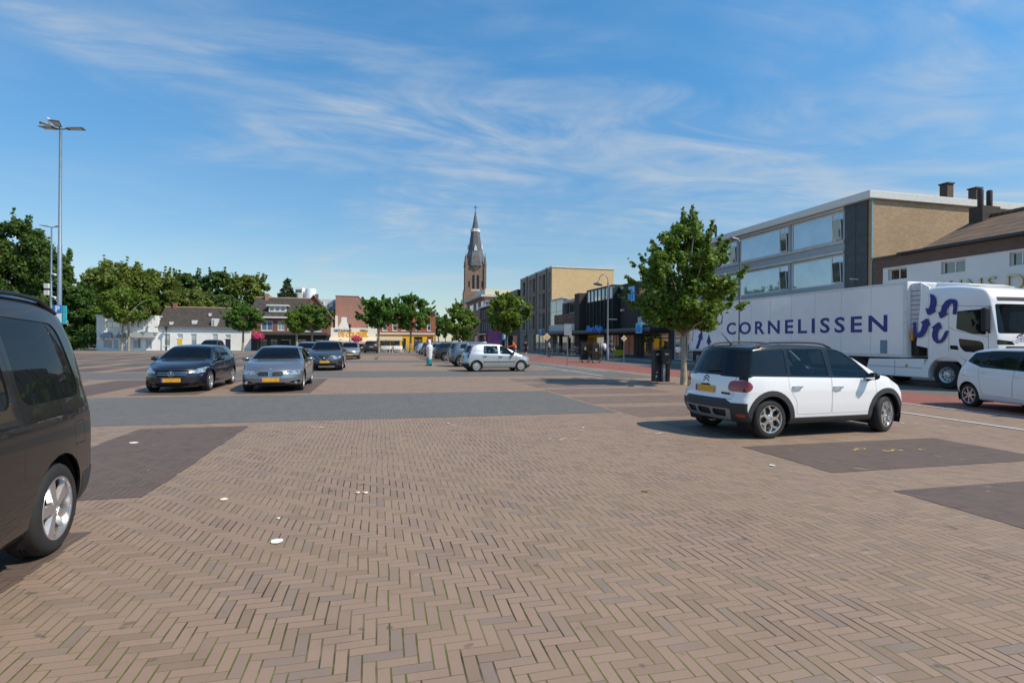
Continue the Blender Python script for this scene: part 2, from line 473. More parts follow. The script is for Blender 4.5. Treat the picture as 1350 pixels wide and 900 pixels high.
def car_shell(sp, NS, NB, NC):
    W2 = sp['W'] / 2
    top, rear, front, belt = sp['top'], sp['rear'], sp['front'], sp['belt']
    rz, rx = [z for x, z in rear], [x for x, z in rear]
    fz, fx = [z for x, z in front], [x for x, z in front]
    XR = lambda z: float(np.interp(z, rz, rx)); XF = lambda z: float(np.interp(z, fz, fx))
    # smooth top profile by arc length
    T = np.array(top, float)
    for _ in range(2):
        Q = [T[0]]
        for a, b in zip(T, T[1:]):
            Q += [a * .75 + b * .25, a * .25 + b * .75]
        Q.append(T[-1]); T = np.array(Q)
    arc = np.concatenate([[0], np.cumsum(np.hypot(*np.diff(T, axis=0).T))])
    st = np.array([(x - XR(z)) / (XF(z) - XR(z)) for x, z in T])
    st[0], st[-1] = 0, 1
    for i in range(1, len(st)): st[i] = max(st[i], st[i-1] + 1e-4)
    st /= st[-1]
    S = np.interp(np.linspace(0, arc[-1], NS + 1), arc, st)
    ZT = np.interp(S, st, T[:, 1])
    bx, bz = [x for x, z in belt], [z for x, z in belt]
    xmin, xmax = min(rx), max(fx)
    z0 = sp['sill']
    sec_t = [0, .12, .40, .72, .90, 1.0]; sec_v = sp.get('section', [.93, .975, 1.0, .99, .965, .94])
    tum = sp.get('tum', .40); shelf = sp.get('shelf', .0)
    ft, rt = sp.get('ftaper', .09), sp.get('rtaper', .06)
    def halfw(x, z):
        b = W2 * (1 - ft * max(0, (x - (xmax - 1.0)) / 1.0) ** 2 - rt * max(0, ((xmin + .9) - x) / .9) ** 2)
        zb = float(np.interp(x, bx, bz))
        if z <= zb:
            return b * float(np.interp((z - z0) / (zb - z0), sec_t, sec_v))
        d = z - zb
        return b * sec_v[-1] - shelf * min(1, d / .05) - tum * d - sp.get('tum2', .12) * d * d
    crown = sp.get('crown', .035); recf, recr = sp.get('recf', .30), sp.get('recr', .16)
    bot = sp.get('bot', [(0, .04), (.1, 0), (.9, 0), (1, .02)])
    B = [math.copysign(abs(t) ** .85, t) for t in np.linspace(-1, 1, NB + 1)]
    C = [c for c in np.linspace(0, 1, NC + 1)]
    def P(i, b, c):
        s = float(S[i])
        zt = float(ZT[i]) - crown * b * b * smst(0, .5, c)
        zb = z0 + float(np.interp(s, [k for k, _ in bot], [v for _, v in bot]))
        z = zb + c * (zt - zb)
        x = XR(z) + s * (XF(z) - XR(z))
        h = halfw(x, z)
        ab = abs(b) ** 2.6
        xx = x + recr * ab * smst(.16, 0, s) if s < .16 else x - recf * ab * smst(.80, 1, s)
        return (xx, b * h, z)
    bm = bmesh.new(); vid = {}
    def V(i, j, k):
        key = (i, j, k)
        if key not in vid: vid[key] = bm.verts.new(P(i, B[j], C[k]))
        return vid[key]
    def q(*ks):
        try: bm.faces.new([V(*k) for k in ks])
        except ValueError: pass
    for i in range(NS):
        for k in range(NC):
            q((i,0,k),(i+1,0,k),(i+1,0,k+1),(i,0,k+1)); q((i+1,NB,k),(i,NB,k),(i,NB,k+1),(i+1,NB,k+1))
        for j in range(NB):
            q((i,j,NC),(i+1,j,NC),(i+1,j+1,NC),(i,j+1,NC)); q((i+1,j,0),(i,j,0),(i,j+1,0),(i+1,j+1,0))
    for j in range(NB):
        for k in range(NC):
            q((NS,j,k),(NS,j+1,k),(NS,j+1,k+1),(NS,j,k+1)); q((0,j+1,k),(0,j,k),(0,j,k+1),(0,j+1,k+1))
    bmesh.ops.recalc_face_normals(bm, faces=bm.faces)
    for _ in range(sp.get('smooth', 2)):
        bmesh.ops.smooth_vert(bm, verts=bm.verts, factor=.5, use_axis_x=True, use_axis_y=True, use_axis_z=True)
    bm.normal_update()
    return bm

AX = {'side': (0, 2), 'front': (1, 2), 'rear': (1, 2), 'top': (0, 1)}
def pip(x, y, poly):
    c = False; n = len(poly); j = n - 1
    for i in range(n):
        xi, yi = poly[i]; xj, yj = poly[j]
        if (yi > y) != (yj > y) and x < (xj - xi) * (y - yi) / (yj - yi) + xi: c = not c
        j = i
    return c

def cut_poly(bm, lay, poly, proj, label, sgn=1, cond=None, thr=.2, only=None, nymax=1.1):
    ia, ib = AX[proj]
    x0 = min(p[0] for p in poly) - .001; x1 = max(p[0] for p in poly) + .001
    y0 = min(p[1] for p in poly) - .001; y1 = max(p[1] for p in poly) + .001
    cand = set()
    for f in bm.faces:
        n = f.normal
        d = n.y * sgn if proj == 'side' else n.x if proj == 'front' else -n.x if proj == 'rear' else n.z
        if d < thr or abs(n.y) > nymax: continue
        vs = [v.co for v in f.verts]
        if max(v[ia] for v in vs) < x0 or min(v[ia] for v in vs) > x1 or max(v[ib] for v in vs) < y0 or min(v[ib] for v in vs) > y1: continue
        if cond and not cond(f.calc_center_median()): continue
        if only is not None and f[lay] not in only: continue
        cand.add(f)
    for i in range(len(poly)):
        a, b = poly[i - 1], poly[i]
        nx, ny = b[1] - a[1], a[0] - b[0]
        L = math.hypot(nx, ny)
        if L < 1e-6: continue
        nx /= L; ny /= L
        ex0, ex1 = min(a[0], b[0]) - .002, max(a[0], b[0]) + .002
        ey0, ey1 = min(a[1], b[1]) - .002, max(a[1], b[1]) + .002
        geom = set()
        for f in cand:
            us = [v.co[ia] for v in f.verts]; ws = [v.co[ib] for v in f.verts]
            if max(us) < ex0 or min(us) > ex1 or max(ws) < ey0 or min(ws) > ey1: continue
            ds = [(u - a[0]) * nx + (w - a[1]) * ny for u, w in zip(us, ws)]
            if min(ds) > -1e-5 or max(ds) < 1e-5: continue
            geom.add(f); geom.update(f.edges); geom.update(f.verts)
        if not geom: continue
        co = [0, 0, 0]; no = [0, 0, 0]
        co[ia], co[ib] = a; no[ia], no[ib] = nx, ny
        r = bmesh.ops.bisect_plane(bm, geom=list(geom), dist=1e-5, plane_co=co, plane_no=no)
        cand = {f for f in cand if f.is_valid}
        for g in r['geom']:
            if isinstance(g, bmesh.types.BMFace): cand.add(g); g.normal_update()
    for f in cand:
        c = f.calc_center_median()
        if pip(c[ia], c[ib], poly): f[lay] = label

def split_label(bm, lay, labels, name, mat, parent, offset=0.0, mats2=None, solid=0.0):
    vm = {}; vs = []; fs = []; mi = []
    for f in bm.faces:
        l = f[lay]
        if l not in labels: continue
        idx = []
        for v in f.verts:
            if v not in vm:
                vm[v] = len(vs); vs.append(v.co - v.normal * offset)
            idx.append(vm[v])
        fs.append(idx); mi.append(labels[l])
    if not fs: return None
    if solid:
        ec = {}
        for idx in fs:
            for a, b in zip(idx, idx[1:] + idx[:1]):
                k = (min(a, b), max(a, b)); ec[k] = None if k in ec else (a, b)
        back = {i: v for v, i in vm.items()}
        nf = len(fs)
        for k, e in ec.items():
            if e is None: continue
            a, b = e; n = len(vs)
            A, B_ = back[a], back[b]
            vs += [vs[a], vs[b], B_.co - B_.normal * solid, A.co - A.normal * solid]
            fs.append([n + 1, n, n + 3, n + 2]); mi.append(0)
    me = bpy.data.meshes.new(name); me.from_pydata([tuple(v) for v in vs], [], fs)
    for m in (mat if isinstance(mat, (list, tuple)) else [mat]): me.materials.append(m)
    me.polygons.foreach_set('material_index', mi)
    me.polygons.foreach_set('use_smooth', [True] * len(fs))
    return link(bpy.data.objects.new(name, me), parent)

_wheel_cache = {}
def wheel_meshes(R, w, style, hi):
    key = (R, w, style, hi)
    if key in _wheel_cache: return _wheel_cache[key]
    n = 48 if hi else 20
    Mx = Matrix.Rotation(-PI / 2, 4, 'X')            # lathe axis z -> +y
    rr = R * (.70 if hi else .69); h = w / 2
    t = MB(); prof = [(rr - .012, -h), (rr + .018, -h - .006), (R - .045, -h - .008), (R - .014, -h + .012), (R - .002, -h + .035), (R, -.02)]
    if hi: prof += [(R - .012, -.018), (R - .012, -.008), (R, -.006), (R, .006), (R - .012, .008), (R - .012, .018)]
    prof += [(R, .02), (R - .002, h - .035), (R - .014, h - .012), (R - .045, h + .008), (rr + .018, h + .006), (rr - .012, h)]
    t.lathe(prof, n, Mx, close=True)
    tyre = t.build('tyre', RUBBER, None, True)
    r = MB()
    r.lathe([(rr, h - .002), (rr - .004, h + .004), (rr - .016, h + .002), (rr - .022, h - .03), (rr - .03, -h + .02), (rr - .012, -h + .02)], n, Mx, close=True)
    r.lathe([(.075, h - .045), (.075, h - .018), (.066, h - .012), (.034, h - .012), (.03, h - .018)], 20, Mx)
    ns, twin, wa, wb = {'five': (5, 0, .040, .040), 'cross': (5, 2, .022, .017), 'twin': (5, .20, .020, .021), 'ten': (10, 0, .015, .016), 'seven': (7, 0, .022, .024),
                         'blade': (5, 0, .034, .060), 'cap': (8, 0, .045, .075)}[style]
    yo, yi = h - .014, h - .045
    for k in range(ns):
        a0 = 2 * PI * k / ns + PI / 2
        if twin == 2:
            runs = [(a0 - .10, a0 - .42), (a0 + .10, a0 + .42)]
        elif twin:
            runs = [(a0 - twin * .6, a0 - twin), (a0 + twin * .6, a0 + twin)]
        else:
            runs = [(a0, a0)]
        for s, e in runs:
            r0, r1 = .045, rr - .012
            p0 = Vector((math.cos(s) * r0, 0, math.sin(s) * r0)); p1 = Vector((math.cos(e) * r1, 0, math.sin(e) * r1))
            if twin == 2:
                mid = Vector((math.cos((s + a0) / 2), 0, math.sin((s + a0) / 2))) * (rr * .60)
                segs = [(p0, mid, wa * 1.3, wa), (mid, p1, wa, wb)]
            else:
                segs = [(p0, p1, wa, wb)]
            for A, B_, w0, w1 in segs:
                d = (B_ - A).normalized(); sd = Vector((-d.z, 0, d.x))
                oA = yo + .004 * (A.length < .1); oB = yo - .006 + .006 * (B_.length > .2)
                r.hexa([A - sd*w0 + Vector((0, yi, 0)), A + sd*w0 + Vector((0, yi, 0)), B_ + sd*w1 + Vector((0, yi, 0)), B_ - sd*w1 + Vector((0, yi, 0)),
                        A - sd*w0*.8 + Vector((0, oA, 0)), A + sd*w0*.8 + Vector((0, oA, 0)), B_ + sd*w1*.8 + Vector((0, oB, 0)), B_ - sd*w1*.8 + Vector((0, oB, 0))])
    rim = r.build('rim', ALLOY, None, True)
    d = MB(); d.lathe([(rr - .05, h - .10), (rr - .05, h - .085), (.05, h - .085), (.05, h - .10)], n, Mx)
    d.box(-.06, .06, h - .11, h - .065, rr * .45, rr - .055)
    disc = d.build('brake_disc', STEEL_DARK, None, True)
    b = MB(); b.lathe([(rr - .02, -h + .03), (rr - .02, -h + .035), (.01, -h + .035), (.01, -h + .03)], n, Mx)
    back = b.build('wheel_back', BLACK, None, False)
    out = [o.data for o in (tyre, rim, disc, back)]
    for o in (tyre, rim, disc, back): bpy.data.objects.remove(o)
    _wheel_cache[key] = out
    return out

def add_wheel(parent, x, y, R, w, style, hi, steer=0.0):
    ms = wheel_meshes(R, w, style, hi)
    o = bpy.data.objects.new('wheel', ms[3]); link(o, parent)
    o.location = (x, y, R - .004); o.rotation_euler = (0, random.uniform(-1, 1), (PI if y < 0 else 0) + steer)
    for nm, me in (('tyre', ms[0]), ('rim', ms[1])) + ((('brake_disc', ms[2]),) if hi else ()):
        link(bpy.data.objects.new(nm, me), o)
    return o

def circ(x, z, r, a0=0, a1=360, n=22):
    return [(x + r * math.cos(rad(a0 + (a1 - a0) * i / n)), z + r * math.sin(rad(a0 + (a1 - a0) * i / n))) for i in range(n + (0 if a1 - a0 >= 360 else 1))]

def build_car(name, label, p, q, head, sp, paint, lod=2, group=None, cat='car', zoff=0.0):
    """head: 0 points along +p (right), 180 left, -90 to the camera"""
    root = thing(name, label, cat, pq2w(p, q, zoff), ALPHA + rad(head), group)
    hi = lod >= 2
    NS, NB, NC = ((96, 30, 28) if lod >= 2 else (56, 18, 18)) if lod else (40, 12, 12)
    bm = car_shell(sp, NS, NB, NC)
    bvh = BVHTree.FromBMesh(bm)
    def hit(o, d):
        r = bvh.ray_cast(Vector(o), Vector(d)); return (r[0], r[1]) if r[0] else (None, None)
    lay = bm.faces.layers.int.new('lab')
    lab = {}; inv = []
    def L(key):
        if key not in lab: lab[key] = len(lab) + 1
        return lab[key]
    R, wx = sp['R'], sp['wheels']
    # doors first, then trim and glass cut into them
    for (poly, gap) in sp.get('doors', []) if lod else []:
        cx = sum(a for a, b in poly) / len(poly); cz = sum(b for a, b in poly) / len(poly)
        big = [(x + math.copysign(gap, x - cx), z + math.copysign(gap, z - cz)) for x, z in poly]
        for s in (1, -1): cut_poly(bm, lay, big, 'side', L('gap'), s)
        for s in (1, -1): cut_poly(bm, lay, poly, 'side', L(('door', len(inv), s)), s)
        inv.append(poly)
    for (key, proj, poly) in sp.get('cuts', []):
        if lod == 0 and key in ('gap',): continue
        if proj == 'side':
            for s in (1, -1): cut_poly(bm, lay, poly, 'side', L((key, s) if key in SIDED else key), s, thr=.6 if key in SIDED else .08 if key == 'cladding' else .2)
        elif min(y for y, z in poly) > 0.0 and proj in ('front', 'rear'):
            lamp = key in SIDED
            xe = sp['front'][-1][0] - .75 if proj == 'front' else sp['rear'][-1][0] + .35
            cd = None if not lamp else (lambda c: c.x > xe) if proj == 'front' else (lambda c: c.x < xe)
            for s in (1, -1): cut_poly(bm, lay, [(y * s, z) for y, z in poly], proj, L((key, s) if key in SIDED else key), thr=.02 if lamp else .2, nymax=.86 if lamp else 1.1, cond=cd)
        elif proj == 'top':
            cut_poly(bm, lay, poly, 'top', L(key), thr=.3, cond=lambda c: c.z > sp['belt'][0][1] * .7)
        else:
            cut_poly(bm, lay, poly, proj, L(key))
    for k, (poly, kind, di) in enumerate(sp['side_windows']):
        for s in (1, -1): cut_poly(bm, lay, poly, 'side', L(('win', k, s)), s)
    for (poly, proj, nm) in sp['end_windows']:
        cut_poly(bm, lay, poly, proj, L(nm), thr=.06, cond=lambda c: c.z > .6)
    for x in wx:
        for s in (1, -1):
            cut_poly(bm, lay, circ(x, R, sp['arch']), 'side', L('arch'), s, thr=-.6, cond=lambda c, s=s: c.y * s > .45)
            # underside inside the arch
    for f in bm.faces:
        c = f.calc_center_median()
        if f[lay] == 0 and f.normal.z < -.6 and c.z < sp['sill'] + .1: f[lay] = L('under')
    for k in ('gap', 'under', 'arch'): L(k)
    bm.normal_update()
    # ---- build the parts
    body = split_label(bm, lay, {0: 0, lab['gap']: 1, lab['under']: 1}, 'body', [paint, BLACK], root, solid=.018)
    dobj = {}
    for key, i in lab.items():
        if isinstance(key, tuple) and key[0] == 'door':
            d = split_label(bm, lay, {i: 0}, 'door', paint, root, solid=.02)
            dobj[(key[1], key[2])] = d
    seen = set()
    for key, i in lab.items():
        base = key[0] if isinstance(key, tuple) else key
        if base in ('gap', 'under', 'arch', 'door'): continue
        if base == 'win':
            poly, kind, di = sp['side_windows'][key[1]]
            par = dobj.get((di, key[2])) if di is not None else None
            o = split_label(bm, lay, {i: 0}, 'window' if di is not None else 'quarter_window', CARGLASS if kind == 'clear' else PRIVACY if kind == 'privacy' else kind, par or root, offset=.007)
            continue
        if key in seen: continue
        m, off, solid = CAR_PART[base] if base in CAR_PART else sp['mats'][base]
        split_label(bm, lay, {i: 0}, base, m, root, offset=off, solid=solid)
    bm.free()
    # ---- wheels and wheel housings
    for x in wx:
        tr = sp['W'] / 2 - sp['tw'] / 2 - sp.get('inset', .045)
        for s in (1, -1):
            st = sp.get('steer', 0) if x > 0 else 0
            add_wheel(root, x, s * tr, R, sp['tw'], sp['rim'], hi, st)
    for x in wx:
        for s in (1, -1):
            mb = MB(); yo, yi = s * (sp['W'] / 2 * .93), s * (sp['W'] / 2 - .42)
            pts = circ(x, R, sp['arch'] + .012, -25, 205, 14)
            n = len(pts)
            mb.add([(a, yo, b) for a, b in pts] + [(a, yi, b) for a, b in pts], [(i, i+1, n+i+1, n+i) for i in range(n-1)] + [tuple(range(n, 2*n))])
            mb.build('wheel_arch_liner', BLACK, root)
    # ---- interior
    if lod:
        zb = sp['belt'][0][1]
        mb = MB()
        for (sx, n) in sp.get('seats', [(.0, 2), (-.85, 3)]):
            for k in range(n):
                y = (-.36, .36)[k] if n == 2 else (-.42, 0, .42)[k]
                w = .24 if n == 2 else .2
                mb.hexa([(sx - .14, y - w, .45), (sx + .02, y - w, .45), (sx + .02, y + w, .45), (sx - .14, y + w, .45),
                         (sx - .30, y - w*.8, zb + .06), (sx - .20, y - w*.8, zb + .06), (sx - .20, y + w*.8, zb + .06), (sx - .30, y + w*.8, zb + .06)])
                mb.sphere((sx - .27, y, zb + .17), (.055, .125, .10), 10, 6)
                mb.box(sx - .1, sx + .45, y - w, y + w, .38, .55)
        fl = sp['top'][-1]
        xd = sp.get('dash', .85)
        mb.hexa([(xd - .05, -.62, .62), (xd + .35, -.62, .62), (xd + .35, .62, .62), (xd - .05, .62, .62),
                 (xd, -.62, zb - .02), (xd + .4, -.6, zb - .05), (xd + .4, .6, zb - .05), (xd, .62, zb - .02)])
        mb.box(wx[0] - .35, xd + .3, -.64, .64, .26, .34)
        mb.lathe([(.17, -.012), (.185, 0), (.17, .012), (.155, 0)], 20, Matrix.Translation((xd - .16, .36, zb - .02)) @ Matrix.Rotation(rad(-65), 4, 'Y'), close=True)
        mb.build('interior', INTERIOR, root, True)
    # ---- number plates
    for end, z, w, h in sp.get('plates', [(1, .42, .52, .11), (-1, .85, .52, .11)]):
        pt, no = hit((4 * end, 0, z), (-end, 0, 0))
        if pt is None: continue
        x = pt.x + end * .012
        t = .012
        mb = MB(); mb.box(min(x, x + end*t), max(x, x + end*t), -w/2, w/2, z - h/2, z + h/2)
        pl = mb.build('number_plate', PLATE, root, bevel=.004)
        if lod:
            mb = MB(); yy = -end * (w/2 - .045) * -1
            xx = x + end * (t + .0015)
            y0, y1 = (w/2 - .045, w/2 - .002) if end < 0 else (-w/2 + .002, -w/2 + .045)
            mb.quad((xx, y0, z - h/2 + .004), (xx, y1, z - h/2 + .004), (xx, y1, z + h/2 - .004), (xx, y0, z + h/2 - .004))
            mb.build('country_strip', PLATE_BLUE, pl)
    # ---- mirrors
    for s in (1, -1):
        mx, mz = sp['mirror']
        pt, no = hit((mx, s * 2, mz - .06), (0, -s, 0))
        if pt is None: continue
        y = pt.y
        mb = MB()
        mb.sphere((mx + .02, y + s * .13, mz), (.075, .115, .068), 14, 8)
        mo = mb.build('mirror', sp.get('mirror_mat') or paint, root, True)
        a = MB(); a.path([(mx + .03, y - s * .02, mz - .075), (mx + .03, y + s * .07, mz - .05)], [.035, .028], 8); a.build('mirror_stalk', BLACK, mo, True)
        if hi:
            g = MB(); g.box(mx - .062, mx - .056, y + s * .13 - .085, y + s * .13 + .085, mz - .045, mz + .045); g.build('mirror_glass', CHROME, mo)
    # ---- door handles
    for di, (hx, hz) in enumerate(sp.get('handles', [])) if lod else []:
        for s in (1, -1):
            pt, no = hit((hx, s * 2, hz), (0, -s, 0))
            if pt is None: continue
            mb = MB(); y = pt.y
            mb.path([(hx - .10, y - s*.004, hz - .002), (hx - .085, y + s*.03, hz), (hx, y + s*.04, hz + .002), (hx + .085, y + s*.03, hz), (hx + .10, y - s*.004, hz - .002)], [.012, .017, .018, .017, .012], 8)
            mb.build('handle', sp.get('handle_mat') or paint, dobj.get((di, s)) or root, True)
    # ---- roof rails
    if sp.get('rails'):
        x0, x1, yr = sp['rails']
        for s in (1, -1):
            pts = []; N = 9
            for k in range(N + 1):
                x = x0 + (x1 - x0) * k / N
                pt, no = hit((x, s * yr, 3), (0, 0, -1))
                hgt = .055 if 0 < k < N else .0
                if k in (1, N - 1): hgt = .045
                pts.append((x, s * yr, pt.z + hgt))
            MB().path(pts, .017, 8).build('roof_rail', BLACK, root, True)
    # ---- badge: small lozenge, wipers, antenna
    if sp.get('antenna'):
        x = sp['antenna']; pt, no = hit((x, 0, 3), (0, 0, -1))
        MB().path([(x + .03, 0, pt.z - .01), (x - .02, 0, pt.z + .03), (x - .22, 0, pt.z + .22)], [.03, .014, .004], 8).build('antenna', BLACK, root, True)
    if hi and sp.get('rear_wiper'):
        y0, z0, y1, z1 = sp['rear_wiper']
        P = []
        for k in range(5):
            y = y0 + (y1 - y0) * k / 4; z = z0 + (z1 - z0) * k / 4
            pt, no = hit((-4, y, z), (1, 0, 0)); P.append(pt + no * .018)
        MB().path(P, .011, 6).build('wiper', BLACK, root, True)
    if lod and sp.get('front_wipers', True):
        zc = sp['cowl']
        for y0, y1 in ((.05, .60), (-.55, .02)):
            P = []
            for k in range(5):
                y = y0 + (y1 - y0) * k / 4; z = zc[1] + .02 + .02 * k / 4
                pt, no = hit((4, y, z), (-1, 0, 0))
                if pt is not None: P.append(pt + no * .015)
            if len(P) > 1: MB().path(P, .009, 6).build('wiper', BLACK, root, True)
    for fn in sp.get('extras', []):
        fn(root, hit, paint, lod)
    return root

SIDED = {'headlight', 'tail_light', 'fog_lamp', 'grille_kidney'}
CAR_PART = {
    'cladding': (CLAD, -.004, .02), 'trim': (BLACK, .001, .012), 'roof': (None, 0, .018), 'grille': (BLACK, .03, 0), 'grille_kidney': (BLACK, .02, 0),
    'intake': (BLACK, .03, 0), 'headlight': (LAMPCLEAR, .003, 0), 'tail_light': (TAILRED, .002, 0), 'fog_lamp': (LAMPCLEAR, .004, 0),
    'windscreen': (CARGLASS, .005, 0), 'rear_window': (PRIVACY, .005, 0), 'skid_plate': (plain('skid_grey', (.22, .22, .22), .5), -.006, .015),
    'reflector': (TAILRED, 0, 0), 'bumper_strip': (CHROME, -.004, .006), 'side_strip': (CLAD, -.008, .01), 'tailgate_gap': (BLACK, .004, 0),
    'fuel_flap_gap': (BLACK, .006, 0), 'exhaust': (CHROME, 0, 0),
}

def ring(poly_out, poly_in):
    return poly_out + [poly_out[0]] + [poly_in[0]] + poly_in[::-1]

def strip(pts, w):
    """thin closed strip polygon along an open polyline"""
    A = []; B_ = []
    for i, p in enumerate(pts):
        a = Vector(pts[max(i - 1, 0)]); b = Vector(pts[min(i + 1, len(pts) - 1)])
        d = (b - a).normalized(); n = Vector((-d.y, d.x)) * w / 2
        A.append((p[0] + n.x, p[1] + n.y)); B_.append((p[0] - n.x, p[1] - n.y))
    return A + B_[::-1]

# ---------------------------------------------------------------- badges
def chevrons(x_end, z, s=1.0):
    def fn(root, hit, paint, lod):
        if lod < 2: return
        for dz in (.012, -.042):
            pts = []
            for y, zz in ((-.075, -.032), (0, .022), (.075, -.032)):
                pt, no = hit((4 * x_end, y * s, z + dz + zz * s), (-x_end, 0, 0)); pts.append(pt + no * .006)
            MB().path(pts, .0075, 6).build('badge', GLOSSBLACK, root)
        for txt, y, zz, sz in (('CITROËN', 0, z - .150, .050), ('C3 AIRCROSS', -.45, .735, .045)):
            pt, no = hit((4 * x_end, y, zz + .02), (-x_end, 0, 0))
            text_mesh('lettering', txt, sz, GLOSSBLACK, root, wall_text_matrix(Fr((0, 0, 0), (0, -1, 0), (-1, 0, 0)), -y, zz, -pt.x + .012), depth=.004, bold=.002, spacing=1.1)
    return fn
def round_badge(z, r, star=True, end=1, mat=None):
    def fn(root, hit, paint, lod):
        pt, no = hit((4 * end, 0, z), (-end, 0, 0))
        if pt is None: return
        M = Matrix.Translation(pt + Vector((end * .02, 0, 0))) @ Matrix.Rotation(end * PI / 2, 4, 'Y')
        mb = MB(); mb.lathe([(r, -.008), (r, .008), (r * .84, .008), (r * .84, -.008)], 24, M, close=True)
        if star:
            for k in range(3):
                a = PI / 2 + k * 2 * PI / 3 + PI / 2
                d = M.to_3x3() @ Vector((math.cos(a), math.sin(a), 0)); c = M.translation
                mb.tube(c, c + d * r * .9, r * .16, r * .05, 6)
        else:
            mb.lathe([(r * .8, -.006), (r * .8, .006), (.001, .010)], 20, M)
        mb.build('badge', mat or CHROME, root, True)
    return fn

# ---------------------------------------------------------------- specs
def sym(poly):      # y-symmetric closed polygon from its right half (y >= 0), listed top to bottom
    return [(y, z) for y, z in poly] + [(-y, z) for y, z in poly[::-1]]

CROSSOVER = dict(
    W=1.76, R=.335, tw=.215, wheels=(-1.30, 1.30), arch=.385, sill=.235, rim='cross', steer=rad(16),
    top=[(-1.72, 1.53), (-1.62, 1.555), (-1.2, 1.585), (-.5, 1.60), (.0, 1.585), (.36, 1.53), (.62, 1.40), (1.12, 1.09), (1.25, 1.055), (1.6, 1.02), (1.9, .95), (2.03, .87)],
    rear=[(-1.86, .24), (-1.97, .36), (-2.02, .50), (-2.01, .64), (-1.965, .72), (-1.955, .90), (-1.92, 1.05), (-1.80, 1.32), (-1.72, 1.53)],
    front=[(2.0, .22), (2.10, .36), (2.13, .55), (2.11, .72), (2.03, .87)],
    belt=[(-2, 1.03), (-1, 1.03), (0, 1.02), (1.1, .99), (2.1, .86)], tum=.30, tum2=.14, crown=.03, recr=.20, recf=.38,
    section=[.94, .985, 1.0, .995, .975, .955], shelf=.015, cowl=(1.12, 1.06), mirror=(.80, 1.03), dash=.82,
    seats=[(.05, 2), (-.85, 3)],
    doors=[(rpoly([(-.01, .40), (1.00, .40), (1.02, .98), (.42, 1.52), (.02, 1.52)], .03, 2), .005),
           (rpoly([(-.94, 1.04), (-.94, .86), (-.79, .62), (-.78, .40), (-.03, .40), (.0, 1.52), (-.84, 1.52)], .03, 2), .005)],
    handles=[(.12, .845), (-.78, .865)],
    side_windows=[(rpoly([(.06, 1.035), (.92, 1.005), (.88, 1.06), (.40, 1.475), (.09, 1.495)], .035, 3), 'clear', 0),
                  (rpoly([(-.87, 1.055), (-.04, 1.040), (-.035, 1.50), (-.81, 1.495)], .035, 3), 'clear', 1),
                  (rpoly([(-1.83, 1.075), (-.945, 1.055), (-.885, 1.49), (-1.60, 1.455)], .04, 3), 'privacy', None)],
    end_windows=[(rpoly(sym([(.52, 1.49), (.68, 1.10)]), .05, 3), 'front', 'windscreen'),
                 (rpoly(sym([(.56, 1.46), (.66, 1.22), (.67, 1.085)]), .05, 3), 'rear', 'rear_window')],
    cuts=[('roof', 'top', [(-1.9, -.8), (.42, -.8), (.42, .8), (-1.9, .8)]),
          ('trim', 'side', rpoly([(-2.1, 1.05), (-1.3, 1.038), (.98, .985), (.98, 1.005), (.43, 1.535), (-.5, 1.555), (-1.60, 1.52), (-2.0, 1.52)], .0, 2)),
          ('trim', 'rear', rpoly(sym([(.62, 1.52), (.72, 1.30), (.74, 1.05)]), .03, 2)),
          ('gap', 'rear', strip([(-.62, 1.045), (-.62, .80), (-.60, .66), (.60, .66), (.62, .80), (.62, 1.045)], .007)),
          ('cladding', 'side', [(-2.2, .2), (-2.2, .60), (-1.88, .60), (-1.80, .50), (-1.74, .40), (-1.71, .2)]),
          ('cladding', 'side', [(-.92, .2), (-.90, .345), (.90, .345), (.92, .2)]),
          ('cladding', 'side', circ(-1.30, .335, .475, -40, 220, 24)), ('cladding', 'side', circ(1.30, .335, .475, -40, 220, 24)),
          ('cladding', 'side', [(1.7, .2), (1.74, .40), (2.3, .40), (2.3, .2)]),
          ('cladding', 'rear', [(-1, .2), (1, .2), (1, .60), (.60, .60), (.50, .655), (-.50, .655), (-.60, .60), (-1, .60)]),
          ('skid_plate', 'rear', rpoly(sym([(.60, .50), (.55, .30)]), .05, 3)),
          ('intake', 'rear', rpoly([(.22, .345), (.48, .345), (.52, .475), (.22, .475)], .04, 2)),
          ('intake', 'rear', rpoly([(-.17, .345), (.17, .345), (.17, .475), (-.17, .475)], .04, 2)),
          ('cladding', 'front', [(-1, .2), (1, .2), (1, .42), (-1, .42)]),
          ('reflector', 'rear', [(.66, .36), (.80, .36), (.80, .42), (.66, .42)]),
          ('tail_light', 'rear', rpoly([(.50, .79), (1.0, .775), (1.0, .985), (.52, .965)], .08, 5)),
          ('tail_light', 'side', rpoly([(-2.1, .775), (-1.72, .79), (-1.65, .88), (-1.72, .965), (-2.1, .985)], .08, 5)),
          ('headlight', 'side', [(1.75, .66), (2.2, .62), (2.2, .78), (1.72, .80)]),
          ('headlight', 'front', [(.45, .62), (1, .62), (1, .80), (.45, .76)]),
          ],
    plates=[(-1, .80, .50, .115), (1, .42, .5, .11)], rails=(-1.45, .25, .60), antenna=-1.42, rear_wiper=(.02, 1.10, -.30, 1.13),
    extras=[chevrons(-1, 1.0)],
)
SILVER_H = plain('handle_silver', (.55, .56, .57), .3, .8)
CROSSOVER['handle_mat'] = SILVER_H
GLOSSBLACK = car_paint('gloss_black', (.007, .007, .008), 0, .25, .02, .15, .55)
CROSSOVER['mirror_mat'] = GLOSSBLACK
CAR_PART['roof'] = (GLOSSBLACK, 0, .018)
CAR_PART['trim'] = (GLOSSBLACK, .001, .012)

